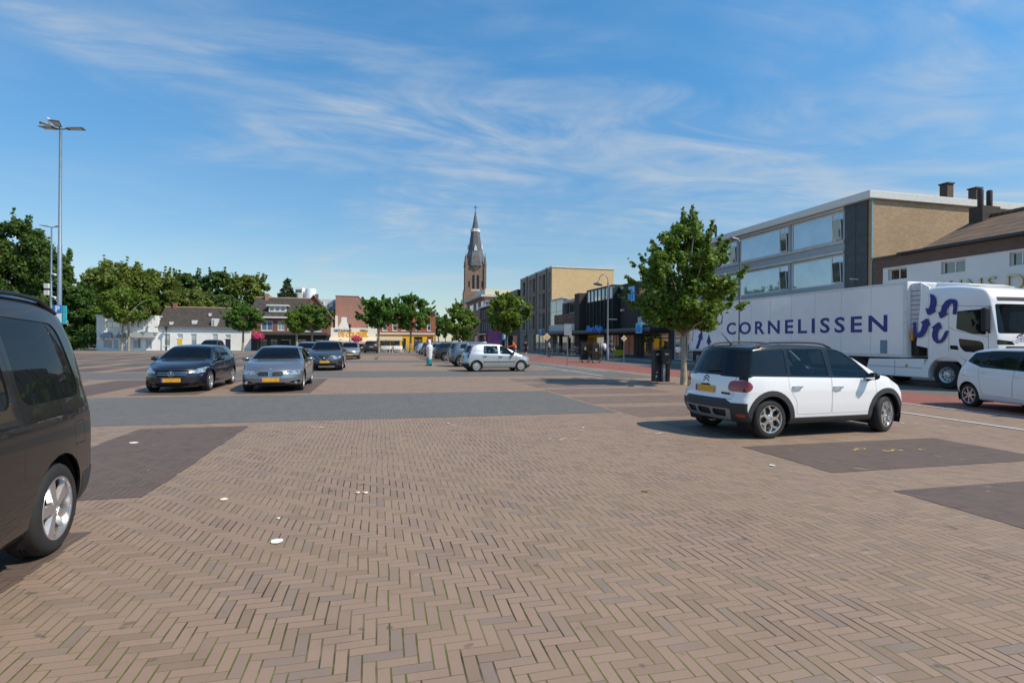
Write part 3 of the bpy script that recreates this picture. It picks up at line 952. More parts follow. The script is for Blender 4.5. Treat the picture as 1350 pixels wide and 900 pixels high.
def lamp_eyes(pts, r=.055):
    def fn(root, hit, paint, lod):
        if lod < 2: return
        for y, z in pts:
            for s in (1, -1):
                pt, no = hit((4, y * s, z), (-1, 0, 0))
                if pt is None: continue
                M = Matrix.Translation(pt - Vector((.012, 0, 0))) @ Matrix.Rotation(PI / 2, 4, 'Y')
                mb = MB(); mb.lathe([(r, -.01), (r, .018), (r * .8, .018), (r * .74, .004), (r*.4, .012), (.001, .018)], 18, M)
                mb.build('lamp_reflector', CHROME, root, True)
    return fn
def bars(z0, z1, n, w, mat, inset=.012, r=.008):
    def fn(root, hit, paint, lod):
        mb = MB()
        for k in range(n):
            z = z0 + (z1 - z0) * k / max(1, n - 1)
            P = []
            for j in range(9):
                y = -w + 2 * w * j / 8
                pt, no = hit((4, y, z), (-1, 0, 0)); P.append(pt - Vector((inset, 0, 0)))
            mb.path(P, r, 6)
        mb.build('grille_bar', mat, root, True)
    return fn

HATCH = dict(   # low dark five-door hatchback, front in view
    W=1.78, R=.32, tw=.22, wheels=(-1.35, 1.35), arch=.365, sill=.17, rim='twin',
    top=[(-1.85, 1.28), (-1.72, 1.345), (-1.2, 1.41), (-.5, 1.435), (.0, 1.42), (.28, 1.37), (.6, 1.21), (1.02, .985), (1.2, .945), (1.6, .90), (1.95, .815), (2.10, .735)],
    rear=[(-1.95, .22), (-2.06, .40), (-2.09, .60), (-2.05, .80), (-1.97, .98), (-1.85, 1.28)],
    front=[(2.12, .17), (2.21, .30), (2.22, .48), (2.19, .60), (2.10, .735)],
    belt=[(-2, 1.0), (-1, .99), (0, .95), (1.0, .90), (2.1, .74)], tum=.42, tum2=.2, crown=.04, recf=.42, recr=.22,
    shelf=.02, cowl=(1.02, .955), mirror=(.66, .98), dash=.72,
    doors=[(rpoly([(-.03, .30), (.92, .30), (.95, .90), (.35, 1.36), (.0, 1.37)], .03, 2), .005),
           (rpoly([(-1.02, .95), (-.96, .62), (-.86, .40), (-.80, .30), (-.05, .30), (-.02, 1.37), (-.75, 1.35)], .03, 2), .005)],
    handles=[(.08, .80), (-.86, .83)],
    side_windows=[(rpoly([(.03, .985), (.80, .945), (.76, .99), (.32, 1.335), (.04, 1.36)], .03, 2), 'clear', 0),
                  (rpoly([(-1.10, 1.03), (-.05, .99), (-.04, 1.36), (-.70, 1.33)], .03, 2), 'privacy', 1)],
    end_windows=[(rpoly(sym([(.55, 1.35), (.70, 1.02), (.70, .985)]), .05, 3), 'front', 'windscreen'),
                 (rpoly(sym([(.50, 1.27), (.62, 1.02)]), .05, 3), 'rear', 'rear_window')],
    cuts=[('headlight', 'front', rpoly([(.44, .60), (.60, .575), (.86, .62), (.93, .74), (.80, .765), (.62, .715)], .03, 2)),
          ('headlight', 'side', rpoly([(2.3, .60), (1.95, .63), (1.72, .745), (1.90, .77), (2.3, .74)], .02, 2)),
          ('grille', 'front', rpoly(sym([(.44, .66), (.38, .47)]), .03, 2)),
          ('intake', 'front', rpoly(sym([(.46, .30), (.40, .20)]), .03, 2)),
          ('intake', 'front', rpoly([(.52, .22), (.82, .26), (.74, .38), (.56, .30)], .03, 2)),
          ('tail_light', 'rear', rpoly([(.45, .78), (1, .76), (1, .96), (.5, .90)], .03, 2)),
          ('tail_light', 'side', [(-2.2, .76), (-1.82, .84), (-1.80, .93), (-2.2, .97)]),
          ],
    plates=[(1, .385, .52, .115), (-1, .62, .52, .11)],
    extras=[round_badge(.57, .085), bars(.545, .605, 2, .38, CHROME, -.004, .011), lamp_eyes([(.60, .655), (.74, .68)], .042), bars(.185, .185, 1, .62, CHROME, -.006, .012)],
)
SEDAN = dict(
    W=1.82, R=.325, tw=.225, wheels=(-1.38, 1.38), arch=.368, sill=.18, rim='ten',
    top=[(-2.12, 1.0), (-1.95, 1.035), (-1.6, 1.05), (-1.42, 1.09), (-.85, 1.355), (-.5, 1.405), (-.1, 1.415), (.25, 1.375), (.6, 1.22), (1.05, .985), (1.22, .95), (1.7, .90), (2.02, .80), (2.15, .70)],
    rear=[(-2.05, .22), (-2.17, .40), (-2.20, .60), (-2.18, .80), (-2.12, 1.0)],
    front=[(2.15, .18), (2.25, .30), (2.27, .44), (2.24, .58), (2.15, .70)],
    belt=[(-2.2, .97), (-1, .96), (0, .94), (1.0, .90), (2.2, .70)], tum=.43, tum2=.2, crown=.04, recf=.36, recr=.2,
    shelf=.02, cowl=(1.05, .955), mirror=(.66, .98), dash=.74, seats=[(-.05, 2), (-.9, 3)],
    doors=[(rpoly([(-.05, .30), (.95, .30), (.98, .89), (.34, 1.35), (-.02, 1.36)], .03, 2), .005),
           (rpoly([(-1.05, .93), (-1.0, .66), (-.90, .45), (-.84, .30), (-.07, .30), (-.04, 1.36), (-.70, 1.32)], .03, 2), .005)],
    handles=[(.06, .79), (-.90, .82)],
    side_windows=[(rpoly([(.01, .97), (.84, .935), (.80, .975), (.32, 1.325), (.03, 1.345)], .03, 2), 'clear', 0),
                  (rpoly([(-1.15, 1.0), (-.07, .975), (-.06, 1.345), (-.66, 1.31)], .03, 2), 'clear', 1)],
    end_windows=[(rpoly(sym([(.55, 1.345), (.71, 1.02), (.71, .985)]), .05, 3), 'front', 'windscreen'),
                 (rpoly(sym([(.52, 1.32), (.64, 1.10)]), .05, 3), 'rear', 'rear_window')],
    cuts=[('headlight', 'front', rpoly([(.42, .555), (.84, .535), (.95, .62), (.90, .685), (.44, .655)], .03, 2)),
          ('headlight', 'side', rpoly([(2.4, .54), (1.98, .575), (1.80, .67), (2.4, .69)], .02, 2)),
          ('grille_kidney', 'front', rpoly([(.035, .49), (.34, .49), (.37, .58), (.33, .635), (.06, .635)], .04, 3)),
          ('intake', 'front', rpoly(sym([(.44, .31), (.36, .22)]), .03, 2)),
          ('intake', 'front', rpoly([(.50, .27), (.84, .30), (.80, .385), (.56, .335)], .03, 2)),
          ('tail_light', 'rear', [(.45, .72), (1, .72), (1, .9), (.45, .9)]), ('tail_light', 'side', [(-2.3, .72), (-1.95, .76), (-1.95, .88), (-2.3, .9)])],
    plates=[(1, .395, .52, .115), (-1, .70, .52, .11)],
    extras=[round_badge(.70, .038, False), lamp_eyes([(.56, .605), (.72, .615)], .045), lamp_eyes([(.70, .30)], .045)],
)
def kidney_rim(root, hit, paint, lod):
    for s in (1, -1):
        P = []
        for y, z in rpoly([(.035, .49), (.34, .49), (.37, .58), (.33, .635), (.06, .635)], .04, 3):
            pt, no = hit((4, y * s, z), (-1, 0, 0)); P.append(pt + Vector((.004, 0, 0)))
        P.append(P[0]); MB().path(P, .011, 6).build('grille_rim', CHROME, root, True)
        mb = MB()
        for k in range(7):
            y = s * (.07 + .042 * k)
            a, _ = hit((4, y, .50), (-1, 0, 0)); b, _ = hit((4, y, .625), (-1, 0, 0))
            mb.tube(a - Vector((.01, 0, 0)), b - Vector((.01, 0, 0)), .007, None, 5)
        mb.build('grille_bar', CLAD, root)
SEDAN['extras'].append(kidney_rim)

SUV = dict(
    W=1.82, R=.345, tw=.225, wheels=(-1.32, 1.32), arch=.39, sill=.23, rim='five',
    top=[(-1.80, 1.47), (-1.7, 1.52), (-1.2, 1.57), (-.5, 1.59), (.0, 1.575), (.32, 1.52), (.65, 1.34), (1.08, 1.085), (1.25, 1.04), (1.6, 1.0), (1.92, .92), (2.06, .83)],
    rear=[(-1.9, .26), (-2.02, .42), (-2.07, .60), (-2.03, .85), (-1.96, 1.05), (-1.80, 1.47)],
    front=[(2.08, .23), (2.17, .36), (2.19, .55), (2.15, .70), (2.06, .83)],
    belt=[(-2, 1.08), (-1, 1.06), (0, 1.02), (1.0, .98), (2.1, .82)], tum=.38, tum2=.18, crown=.035, recf=.40, recr=.22,
    shelf=.02, cowl=(1.08, 1.05), mirror=(.72, 1.06), dash=.76,
    doors=[(rpoly([(-.02, .40), (.95, .40), (.98, .98), (.38, 1.50), (.01, 1.51)], .03, 2), .005),
           (rpoly([(-.98, 1.0), (-.92, .70), (-.84, .50), (-.80, .40), (-.04, .40), (-.01, 1.51), (-.78, 1.49)], .03, 2), .005)],
    handles=[(.08, .86), (-.82, .90)],
    side_windows=[(rpoly([(.04, 1.06), (.86, 1.02), (.82, 1.06), (.36, 1.46), (.05, 1.49)], .03, 2), 'clear', 0),
                  (rpoly([(-.94, 1.09), (-.04, 1.06), (-.03, 1.49), (-.80, 1.47)], .03, 2), 'privacy', 1),
                  (rpoly([(-1.42, 1.17), (-1.0, 1.10), (-.88, 1.46), (-1.3, 1.42)], .03, 2), 'privacy', None)],
    end_windows=[(rpoly(sym([(.57, 1.49), (.72, 1.12), (.72, 1.085)]), .05, 3), 'front', 'windscreen'),
                 (rpoly(sym([(.56, 1.44), (.66, 1.12)]), .05, 3), 'rear', 'rear_window')],
    cuts=[('cladding', 'side', circ(-1.32, .345, .45, -40, 220, 20)), ('cladding', 'side', circ(1.32, .345, .45, -40, 220, 20)),
          ('cladding', 'side', [(-.92, .2), (-.90, .34), (.90, .34), (.92, .2)]),
          ('cladding', 'front', [(-1, .2), (1, .2), (1, .33), (-1, .33)]), ('cladding', 'rear', [(-1, .2), (1, .2), (1, .50), (-1, .50)]),
          ('headlight', 'front', rpoly([(.42, .64), (.60, .62), (.90, .72), (.97, .82), (.80, .81)], .03, 2)),
          ('headlight', 'side', rpoly([(2.3, .66), (1.95, .73), (1.70, .84), (1.9, .85), (2.3, .80)], .02, 2)),
          ('grille', 'front', rpoly([(-.50, .74), (-.20, .56), (.20, .56), (.50, .74), (.30, .78), (-.30, .78)], .03, 2)),
          ('intake', 'front', rpoly(sym([(.60, .40), (.50, .27)]), .04, 2)),
          ('intake', 'front', rpoly([(.62, .36), (.88, .40), (.86, .52), (.70, .50)], .03, 2)),
          ('tail_light', 'rear', rpoly([(.50, .90), (1, .88), (1, 1.06), (.55, 1.04)], .03, 2)),
          ('tail_light', 'side', [(-2.2, .88), (-1.78, .96), (-1.78, 1.05), (-2.2, 1.07)])],
    plates=[(1, .475, .52, .115), (-1, .80, .52, .11)],
    extras=[round_badge(.665, .07, False), lamp_eyes([(.64, .70), (.78, .745)], .045)],
)
def v_chrome(root, hit, paint, lod):
    for s in (1, -1):
        P = []
        for y, z in ((.42, .77), (.30, .69), (.16, .585), (.10, .58)):
            pt, no = hit((4, y * s, z), (-1, 0, 0)); P.append(pt + Vector((.008, 0, 0)))
        MB().path(P, .022, 6).build('grille_rim', CHROME, root, True)
SUV['extras'].append(v_chrome)

SUPERMINI = dict(
    W=1.66, R=.29, tw=.18, wheels=(-1.23, 1.23), arch=.335, sill=.19, rim='cap', inset=.05,
    top=[(-1.56, 1.40), (-1.46, 1.44), (-1.0, 1.48), (-.4, 1.49), (.0, 1.475), (.25, 1.42), (.55, 1.25), (1.05, .965), (1.2, .93), (1.5, .885), (1.78, .80), (1.90, .72)],
    rear=[(-1.75, .24), (-1.84, .36), (-1.88, .50), (-1.84, .66), (-1.80, .85), (-1.74, 1.0), (-1.56, 1.40)],
    front=[(1.88, .20), (1.95, .32), (1.97, .48), (1.95, .60), (1.90, .72)],
    belt=[(-1.8, .95), (-1, .94), (0, .91), (1.0, .88), (1.9, .72)], tum=.30, tum2=.18, crown=.04, recf=.36, recr=.18,
    shelf=.012, cowl=(1.05, .94), mirror=(.74, .97), dash=.70, seats=[(-.05, 2), (-.75, 2)],
    doors=[(rpoly([(-.03, .32), (.95, .32), (.98, .86), (.38, 1.40), (.0, 1.41)], .03, 2), .005),
           (rpoly([(-.95, .90), (-.86, .60), (-.82, .32), (-.05, .32), (-.02, 1.41), (-.85, 1.41)], .03, 2), .005)],
    handles=[(.08, .78), (-.78, .81)],
    side_windows=[(rpoly([(.06, .93), (.84, .89), (.78, .96), (.36, 1.35), (.06, 1.37)], .04, 3), 'clear', 0),
                  (rpoly([(-.86, .95), (-.05, .93), (-.05, 1.37), (-.82, 1.37)], .04, 3), 'clear', 1)],
    end_windows=[(rpoly(sym([(.53, 1.39), (.66, 1.0)]), .05, 3), 'front', 'windscreen'),
                 (rpoly(sym([(.54, 1.37), (.62, 1.0)]), .05, 3), 'rear', 'rear_window')],
    cuts=[('side_strip', 'side', rpoly([(-.86, .50), (.90, .50), (.90, .545), (-.86, .545)], .01, 1)),
          ('cladding', 'side', [(-2.0, .2), (-1.66, .2), (-1.62, .40), (-2.0, .44)]),
          ('cladding', 'rear', [(-1, .2), (1, .2), (1, .44), (-1, .44)]),
          ('cladding', 'front', [(-1, .2), (1, .2), (1, .36), (-1, .36)]),
          ('tail_light', 'side', rpoly([(-2.0, .70), (-1.66, .73), (-1.44, 1.34), (-1.56, 1.40), (-2.0, .95)], .02, 2)),
          ('tail_light', 'rear', rpoly([(.62, .72), (.95, .72), (.95, .95), (.64, 1.38), (.57, 1.38), (.64, .98)], .02, 2)),
          ('headlight', 'side', rpoly([(2.1, .56), (1.76, .62), (1.62, .76), (2.1, .78)], .02, 2)),
          ('headlight', 'front', [(.45, .56), (1, .56), (1, .74), (.45, .72)]),
          ('grille', 'front', rpoly(sym([(.36, .62), (.30, .52)]), .02, 2))],
    plates=[(1, .38, .5, .11), (-1, .78, .5, .11)], handle_mat=BLACK, mirror_mat=BLACK, antenna=.2,
)
MPV = dict(     # white supermini-van at the right border, tail to the left
    W=1.70, R=.305, tw=.19, wheels=(-1.30, 1.30), arch=.35, sill=.20, rim='seven',
    top=[(-1.66, 1.42), (-1.55, 1.465), (-1.0, 1.52), (-.3, 1.54), (.2, 1.52), (.5, 1.45), (.8, 1.28), (1.25, 1.02), (1.4, .97), (1.7, .90), (1.9, .82), (1.98, .74)],
    rear=[(-1.80, .24), (-1.92, .38), (-1.96, .55), (-1.93, .75), (-1.86, .95), (-1.80, 1.10), (-1.66, 1.42)],
    front=[(1.98, .2), (2.06, .32), (2.08, .5), (2.05, .62), (1.98, .74)],
    belt=[(-2, 1.05), (-1, 1.02), (0, .98), (1.2, .94), (2.0, .74)], tum=.36, tum2=.16, crown=.035, recf=.36, recr=.26,
    shelf=.015, cowl=(1.25, .98), mirror=(.90, 1.02), dash=.9,
    doors=[(rpoly([(.0, .34), (1.05, .34), (1.08, .92), (.50, 1.44), (.03, 1.46)], .03, 2), .005),
           (rpoly([(-1.0, .98), (-.92, .66), (-.84, .34), (-.02, .34), (.01, 1.46), (-.80, 1.44)], .03, 2), .005)],
    handles=[(.10, .86), (-.86, .92)],
    side_windows=[(rpoly([(.07, 1.02), (1.0, .97), (.94, 1.03), (.48, 1.40), (.08, 1.43)], .03, 2), 'clear', 0),
                  (rpoly([(-.90, 1.06), (-.03, 1.02), (-.02, 1.43), (-.80, 1.40)], .03, 2), 'privacy', 1),
                  (rpoly([(-1.40, 1.18), (-.96, 1.08), (-.87, 1.40), (-1.28, 1.36)], .04, 2), 'privacy', None)],
    end_windows=[(rpoly(sym([(.54, 1.42), (.68, 1.06)]), .05, 3), 'front', 'windscreen'),
                 (rpoly(sym([(.52, 1.40), (.62, 1.06)]), .05, 3), 'rear', 'rear_window')],
    cuts=[('trim', 'side', rpoly([(-1.45, 1.17), (-.94, 1.03), (1.06, .95), (.50, 1.445), (-.80, 1.445), (-1.30, 1.39)], .03, 2)),
          ('tail_light', 'side', rpoly([(-2.1, .84), (-1.80, .88), (-1.58, .985), (-1.80, 1.16), (-2.1, 1.2)], .015, 2)),
          ('tail_light', 'rear', rpoly([(.50, .86), (1, .84), (1, 1.20), (.62, 1.16)], .02, 2)),
          ('headlight', 'side', [(1.62, .68), (2.2, .60), (2.2, .74), (1.5, .84)]),
          ('fuel_flap_gap', 'side', strip([(-1.52, .80), (-1.36, .80), (-1.36, .94), (-1.52, .94), (-1.52, .805)], .006)),
          ('cladding', 'rear', [(-1, .18), (1, .18), (1, .34), (-1, .34)])],
    plates=[(-1, .72, .5, .11)], 
)
WAGON = dict(SUV, R=.32, arch=.36, sill=.19, wheels=(-1.35, 1.35), rim='ten',
    top=[(-2.02, 1.36), (-1.9, 1.42), (-1.2, 1.47), (-.5, 1.49), (.0, 1.475), (.3, 1.42), (.65, 1.25), (1.08, 1.0), (1.25, .96), (1.7, .91), (2.05, .82), (2.16, .73)],
    rear=[(-2.15, .24), (-2.27, .42), (-2.30, .60), (-2.27, .80), (-2.18, 1.0), (-2.02, 1.36)],
    front=[(2.15, .2), (2.24, .34), (2.26, .5), (2.23, .62), (2.16, .73)],
    belt=[(-2.2, 1.0), (-1, .99), (0, .96), (1.0, .92), (2.2, .73)], cowl=(1.08, .97), mirror=(.7, 1.0),
    doors=[], handles=[(.08, .80), (-.85, .83)],
    side_windows=[(rpoly([(.04, .99), (.86, .95), (.82, 1.0), (.34, 1.37), (.05, 1.40)], .03, 2), 'clear', None),
                  (rpoly([(-.94, 1.01), (-.04, .99), (-.03, 1.40), (-.90, 1.39)], .03, 2), 'privacy', None),
                  (rpoly([(-1.85, 1.05), (-1.0, 1.01), (-.96, 1.39), (-1.75, 1.34)], .03, 2), 'privacy', None)],
    end_windows=[(rpoly(sym([(.55, 1.40), (.70, 1.02)]), .05, 3), 'front', 'windscreen'), (rpoly(sym([(.54, 1.34), (.64, 1.04)]), .05, 3), 'rear', 'rear_window')],
    cuts=[('tail_light', 'rear', [(.52, .80), (1, .80), (1, 1.0), (.52, 1.0)]), ('tail_light', 'side', [(-2.4, .80), (-2.02, .84), (-2.0, .98), (-2.4, 1.0)]),
          ('headlight', 'side', [(1.8, .66), (2.3, .60), (2.3, .72), (1.78, .76)]), ('headlight', 'front', [(.45, .56), (1, .56), (1, .72), (.45, .70)]),
          ('grille', 'front', rpoly(sym([(.42, .66), (.36, .46)]), .03, 2))],
    plates=[(1, .40, .52, .115), (-1, .72, .52, .11)], rails=(-1.7, .1, .58), extras=[])

VAN = dict(     # dark passenger van at the left border, tail to the right
    W=1.80, R=.335, tw=.215, wheels=(-1.50, 1.50), arch=.40, sill=.24, rim='blade', inset=.03,
    top=[(-2.15, 1.69), (-2.06, 1.765), (-1.85, 1.80), (-1.2, 1.82), (-.3, 1.825), (.4, 1.80), (.72, 1.73), (1.1, 1.50), (1.62, 1.16), (1.8, 1.10), (2.1, 1.02), (2.32, .92)],
    rear=[(-2.16, .30), (-2.26, .34), (-2.30, .42), (-2.29, .52), (-2.265, .60), (-2.26, .90), (-2.25, 1.12), (-2.22, 1.45), (-2.15, 1.69)],
    front=[(2.3, .25), (2.44, .4), (2.46, .6), (2.42, .75), (2.32, .92)],
    belt=[(-2.4, 1.10), (2.0, 1.07), (2.4, .95)], tum=.13, tum2=.16, crown=.04, recf=.36, recr=.15, rtaper=.035, shelf=.012,
    section=[.94, .97, .995, 1.0, .985, .965], cowl=(1.62, 1.12), mirror=(1.05, 1.15), dash=1.2, seats=[(.35, 2), (-.6, 3)],
    doors=[(rpoly([(.30, .42), (1.30, .42), (1.36, 1.10), (.80, 1.66), (.34, 1.68)], .04, 2), .005)],
    handles=[(.42, .98)],
    side_windows=[(rpoly([(.40, 1.12), (1.22, 1.09), (1.16, 1.16), (.76, 1.60), (.42, 1.62)], .06, 3), 'clear', 0),
                  (rpoly([(-.92, 1.13), (.24, 1.13), (.22, 1.64), (-.88, 1.65)], .10, 5), 'privacy', None),
                  (rpoly([(-1.95, 1.13), (-1.04, 1.13), (-1.00, 1.65), (-1.82, 1.62)], .12, 5), 'privacy', None)],
    end_windows=[(rpoly(sym([(.62, 1.66), (.74, 1.20)]), .06, 3), 'front', 'windscreen'), (rpoly(sym([(.62, 1.62), (.70, 1.16)]), .06, 3), 'rear', 'rear_window')],
    cuts=[('gap', 'side', strip([(.30, .40), (.30, 1.70)], .008)), ('gap', 'side', strip([(-.98, .66), (-.98, 1.10), (-.94, 1.69)], .008)),
          ('gap', 'side', strip([(-2.20, 1.62), (-2.27, 1.20), (-2.31, .62)], .010)),
          ('trim', 'side', strip([(-1.92, 1.02), (.28, 1.02)], .022)),
          ('fuel_flap_gap', 'side', strip([(-1.93, .76), (-1.74, .76), (-1.72, .94), (-1.91, .94), (-1.93, .765)], .006)),
          ('cladding', 'side', rpoly([(-2.6, .26), (-1.93, .26), (-1.93, .50), (-2.6, .56)], .02, 2)), ('cladding', 'rear', [(-1, .2), (1, .2), (1, .53), (-1, .53)]),
          ('tail_light', 'rear', [(.70, .80), (1, .80), (1, 1.40), (.70, 1.40)]), ('tail_light', 'side', [(-2.6, .72), (-2.315, .72), (-2.255, 1.30), (-2.6, 1.30)]),
          ('headlight', 'front', [(.5, .75), (1, .75), (1, .95), (.5, .9)])],
    plates=[(-1, .95, .52, .115)], rails=(-1.95, .5, .66), extras=[round_badge(1.2, .06, False, -1)],
)

def taller(sp, z0, k):
    """the same vehicle with everything above z0 stretched"""
    f = lambda z: z if z < z0 else z0 + (z - z0) * k
    P = lambda pl: [(a, f(b)) for a, b in pl]
    d = dict(sp); d['top'] = P(sp['top']); d['rear'] = P(sp['rear'])
    d['side_windows'] = [(P(a), b, c) for a, b, c in sp['side_windows']]; d['end_windows'] = [(P(a), b, c) for a, b, c in sp['end_windows']]
    d['cuts'] = [(a, b, P(c)) for a, b, c in sp['cuts']]; d['doors'] = [(P(a), b) for a, b in sp['doors']]
    return d
VAN = taller(VAN, 1.08, 1.175)
# ================================================================ the setting: ground and road surfaces
def sheet(name, quads, mat, z, kind='structure', label=None):
    mb = MB()
    for qd in quads:
        mb.quad(*[(a, b, 0) for a, b in qd])
    me = bpy.data.meshes.new(name); me.from_pydata(mb.v, [], mb.f); me.materials.append(mat)
    o = bpy.data.objects.new(name, me); link(o)
    o.location = (0, 0, z); o.rotation_euler = (0, 0, ALPHA)
    o['kind'] = kind
    return o
def rect(p0, p1, q0, q1): return [(p0, q0), (p1, q0), (p1, q1), (p0, q1)]

PALE = paving_mat('paving_pink_clinker', [(.232, .162, .118), (.284, .196, .143), (.306, .210, .154), (.218, .168, .139)], (.022, .018, .010), moss=(.15, .15, .02), mossy=.72)
DARKBAY = paving_mat('paving_brown_clinker', [(.105, .074, .060), (.130, .091, .073), (.142, .098, .078), (.112, .088, .077)], (.07, .055, .045), mossy=.25, jw=.06)
GREYBAND = paving_mat('paving_grey_clinker', [(.122, .115, .104), (.147, .138, .124), (.160, .150, .135), (.127, .122, .114)], (.09, .085, .075), mossy=.15, jw=.06)
MIDBAY = paving_mat('paving_midbrown_clinker', [(.170, .120, .096), (.20, .14, .11), (.215, .15, .118), (.175, .132, .112)], (.07, .055, .045), mossy=.2, jw=.06)
REDPATH = paving_mat('paving_red_clinker', [(.24, .085, .064), (.28, .10, .075), (.30, .112, .082), (.24, .10, .08)], (.14, .06, .045), mossy=0, jw=.05)
SLAB = paving_mat('paving_grey_slab', [(.17, .165, .16), (.20, .195, .19), (.21, .205, .198), (.18, .175, .17)], (.06, .055, .05), bw=.3, n_=1, jw=.03, mossy=.1)
def ground_mat():
    t = NT('town_ground'); v = t.world()
    n = t.noise(v, .05, 6, .6); n2 = t.noise(v, 3, 5, .7)
    c = t.mix(n, (.10, .095, .085), (.16, .145, .13)); c = t.mix(t.math('MULTIPLY', n2, .4), c, (.07, .07, .06))
    t.bsdf(c, .9, 0, .2)
    return t.mat
sheet('ground', [rect(-900, 900, -900, 1400)], ground_mat(), -.012)
sheet('plaza_paving', [rect(-75, 14.5, -14, 80)], PALE, 0)
# cross lanes of grey clinker
sheet('grey_lane', [rect(-75, 5.36, 11.5, 16.95), rect(-75, 9.9, 24.6, 29.4), rect(-75, 9.9, 40.7, 45.2), rect(-75, 9.9, 61.7, 67.5)], GREYBAND, .004)
# darker parking bays between pale dividing strips
def toothed(p0, p1, q0, q1, rg=random.Random(2)):
    """a bay whose long sides follow the brick ends"""
    def side(p, a, b):
        out = []; q = a; s = 1 if b > a else -1
        while (b - q) * s > .21:
            dp = rg.choice((-.014, -.006, 0, .006, .014)); st = rg.choice((.07, .14, .21)) * s
            out += [(p + dp, q), (p + dp, q + st)]; q += st
        return out + [(p, b)]
    return side(p1, q0, q1) + side(p0, q1, q0)
bays = [toothed(-4.06, -2.27, 6.26, 11.0), toothed(-4.06, -2.27, -1.5, 5.23)]
for k in range(26):
    p1 = -2.27 - 2.75 * k
    if k: bays += [rect(p1 - 1.79, p1, 6.26, 11.0), rect(p1 - 1.79, p1, -1.5, 5.23)]
    for q0, q1 in ((17.5, 23.9), (30.1, 34.4), (35.3, 40.0), (46.0, 52.5), (53.4, 60.8)):
        bays.append(rect(p1 - 1.79, p1 + .35 * (k == 0), q0, q1))
qq = 3.05; midbays = []
while qq < 60:
    if not any(a - 1.78 < qq < b + .05 for a, b in ((24.6, 29.4), (40.7, 45.2))):
        (bays if qq < 7 else midbays).append(toothed(5.5, 9.25, qq, qq + 1.72) if qq < 20 else rect(5.5, 9.25, qq, qq + 1.72))
    qq += 2.55
qq = -2.05
while qq < 1: bays.append(rect(5.5, 9.25, qq, qq + 1.72)); qq += 2.55
sheet('parking_bay_paving', bays, DARKBAY, .004)
sheet('parking_bay_paving', midbays, MIDBAY, .004)
sheet('verge_paving', [[(9.9, 22.5), (12.6, 22.5), (12.3, 75), (9.9, 75)]], GREYBAND, .004)
sheet('cycle_path', [[(13.95, -12), (17.35, -12), (17.2, 30), (16.9, 95), (12.1, 95), (12.35, 45), (13.7, 25)]], REDPATH, .004)
sheet('street', [[(17.35, -14), (22.6, -14), (22.6, 95), (16.9, 95), (17.2, 30)]], GREYBAND, -.002)
sheet('pavement', [rect(22.6, 26.0, -14, 150)], SLAB, .09)
KERB = plain('kerb_stone', (.30, .29, .275), .8, var=.2, scale=3)
mb = MB(); mb.box(22.45, 22.6, -14, 150, -.02, .10); ko = mb.build('kerb', KERB, None, bevel=.01); ko.rotation_euler = (0, 0, ALPHA); ko['kind'] = 'structure'
sheet('far_street', [rect(-12, 22.4, 80, 400)], GREYBAND, .0)
sheet('cafe_pavement', [rect(-62, 14, 76.5, 86.5)], SLAB, .004)

def worn_paint(name, col, cover=.5):
    t = NT(name); v = t.obj()
    n = t.noise(v, 9.0, 6, .75)
    m = t.ramp(n, [(cover - .06, 0.0), (cover + .06, 1.0)])
    b = t.n('ShaderNodeBsdfPrincipled'); b.inputs['Base Color'].default_value = (*col, 1); t.set(b, Roughness=.75)
    tr = t.n('ShaderNodeBsdfTransparent'); mx = t.n('ShaderNodeMixShader')
    t.l(m, mx.inputs[0]); t.l(tr.outputs[0], mx.inputs[1]); t.l(b.outputs[0], mx.inputs[2]); t.l(mx.outputs[0], t.out.inputs[0])
    return t.mat
WLINE = worn_paint('road_paint_white', (.62, .61, .58), .40)
YLINE = worn_paint('spray_paint_yellow', (.62, .47, .10), .50)
FAINT = worn_paint('chalk_white', (.60, .58, .54), .52)
def line(a, b, w):
    d = Vector((b[0]-a[0], b[1]-a[1])).normalized(); n = Vector((-d.y, d.x)) * w / 2
    return [(a[0]+n.x, a[1]+n.y), (a[0]-n.x, a[1]-n.y), (b[0]-n.x, b[1]-n.y), (b[0]+n.x, b[1]+n.y)]
sheet('painted_line', [line((11.95, 10.2), (11.5, 2.0), .09), line((13.75, 14), (14.0, 2.0), .10), line((10.0, 45), (10.4, 24), .10), line((11.4, 43), (12.2, 27.5), .10),
                       line((9.9, 33.0), (12.3, 33.3), .10), line((9.9, 28.3), (12.0, 28.2), .10)], WLINE, .014)
marks = []
random.seed(3)
for cx, cy in ((-2.0 + 1.0, 10.6), (1.3, 10.4), (3.6, 9.35), (4.7, 8.8), (6.0, 8.0), (3.0, 8.5), (10.2, 8.9), (10.8, 8.4)):
    for _ in range(3):
        a = (cx + random.uniform(-.25, .25), cy + random.uniform(-.15, .15)); marks.append(line(a, (a[0] + random.uniform(-.22, .22), a[1] + random.uniform(-.16, .16) + .02), .05))
sheet('chalk_mark', marks, FAINT, .013)
ym = []
for cx, cy, n in ((7.05, 6.75, 5), (7.55, 6.55, 3), (8.0, 6.4, 1)):
    for _ in range(n):
        a = (cx + random.uniform(-.2, .2), cy + random.uniform(-.12, .12)); ym.append(line(a, (a[0] + random.uniform(-.2, .2), a[1] + random.uniform(-.12, .12) + .02), .045))
sheet('spray_mark', ym, YLINE, .013)

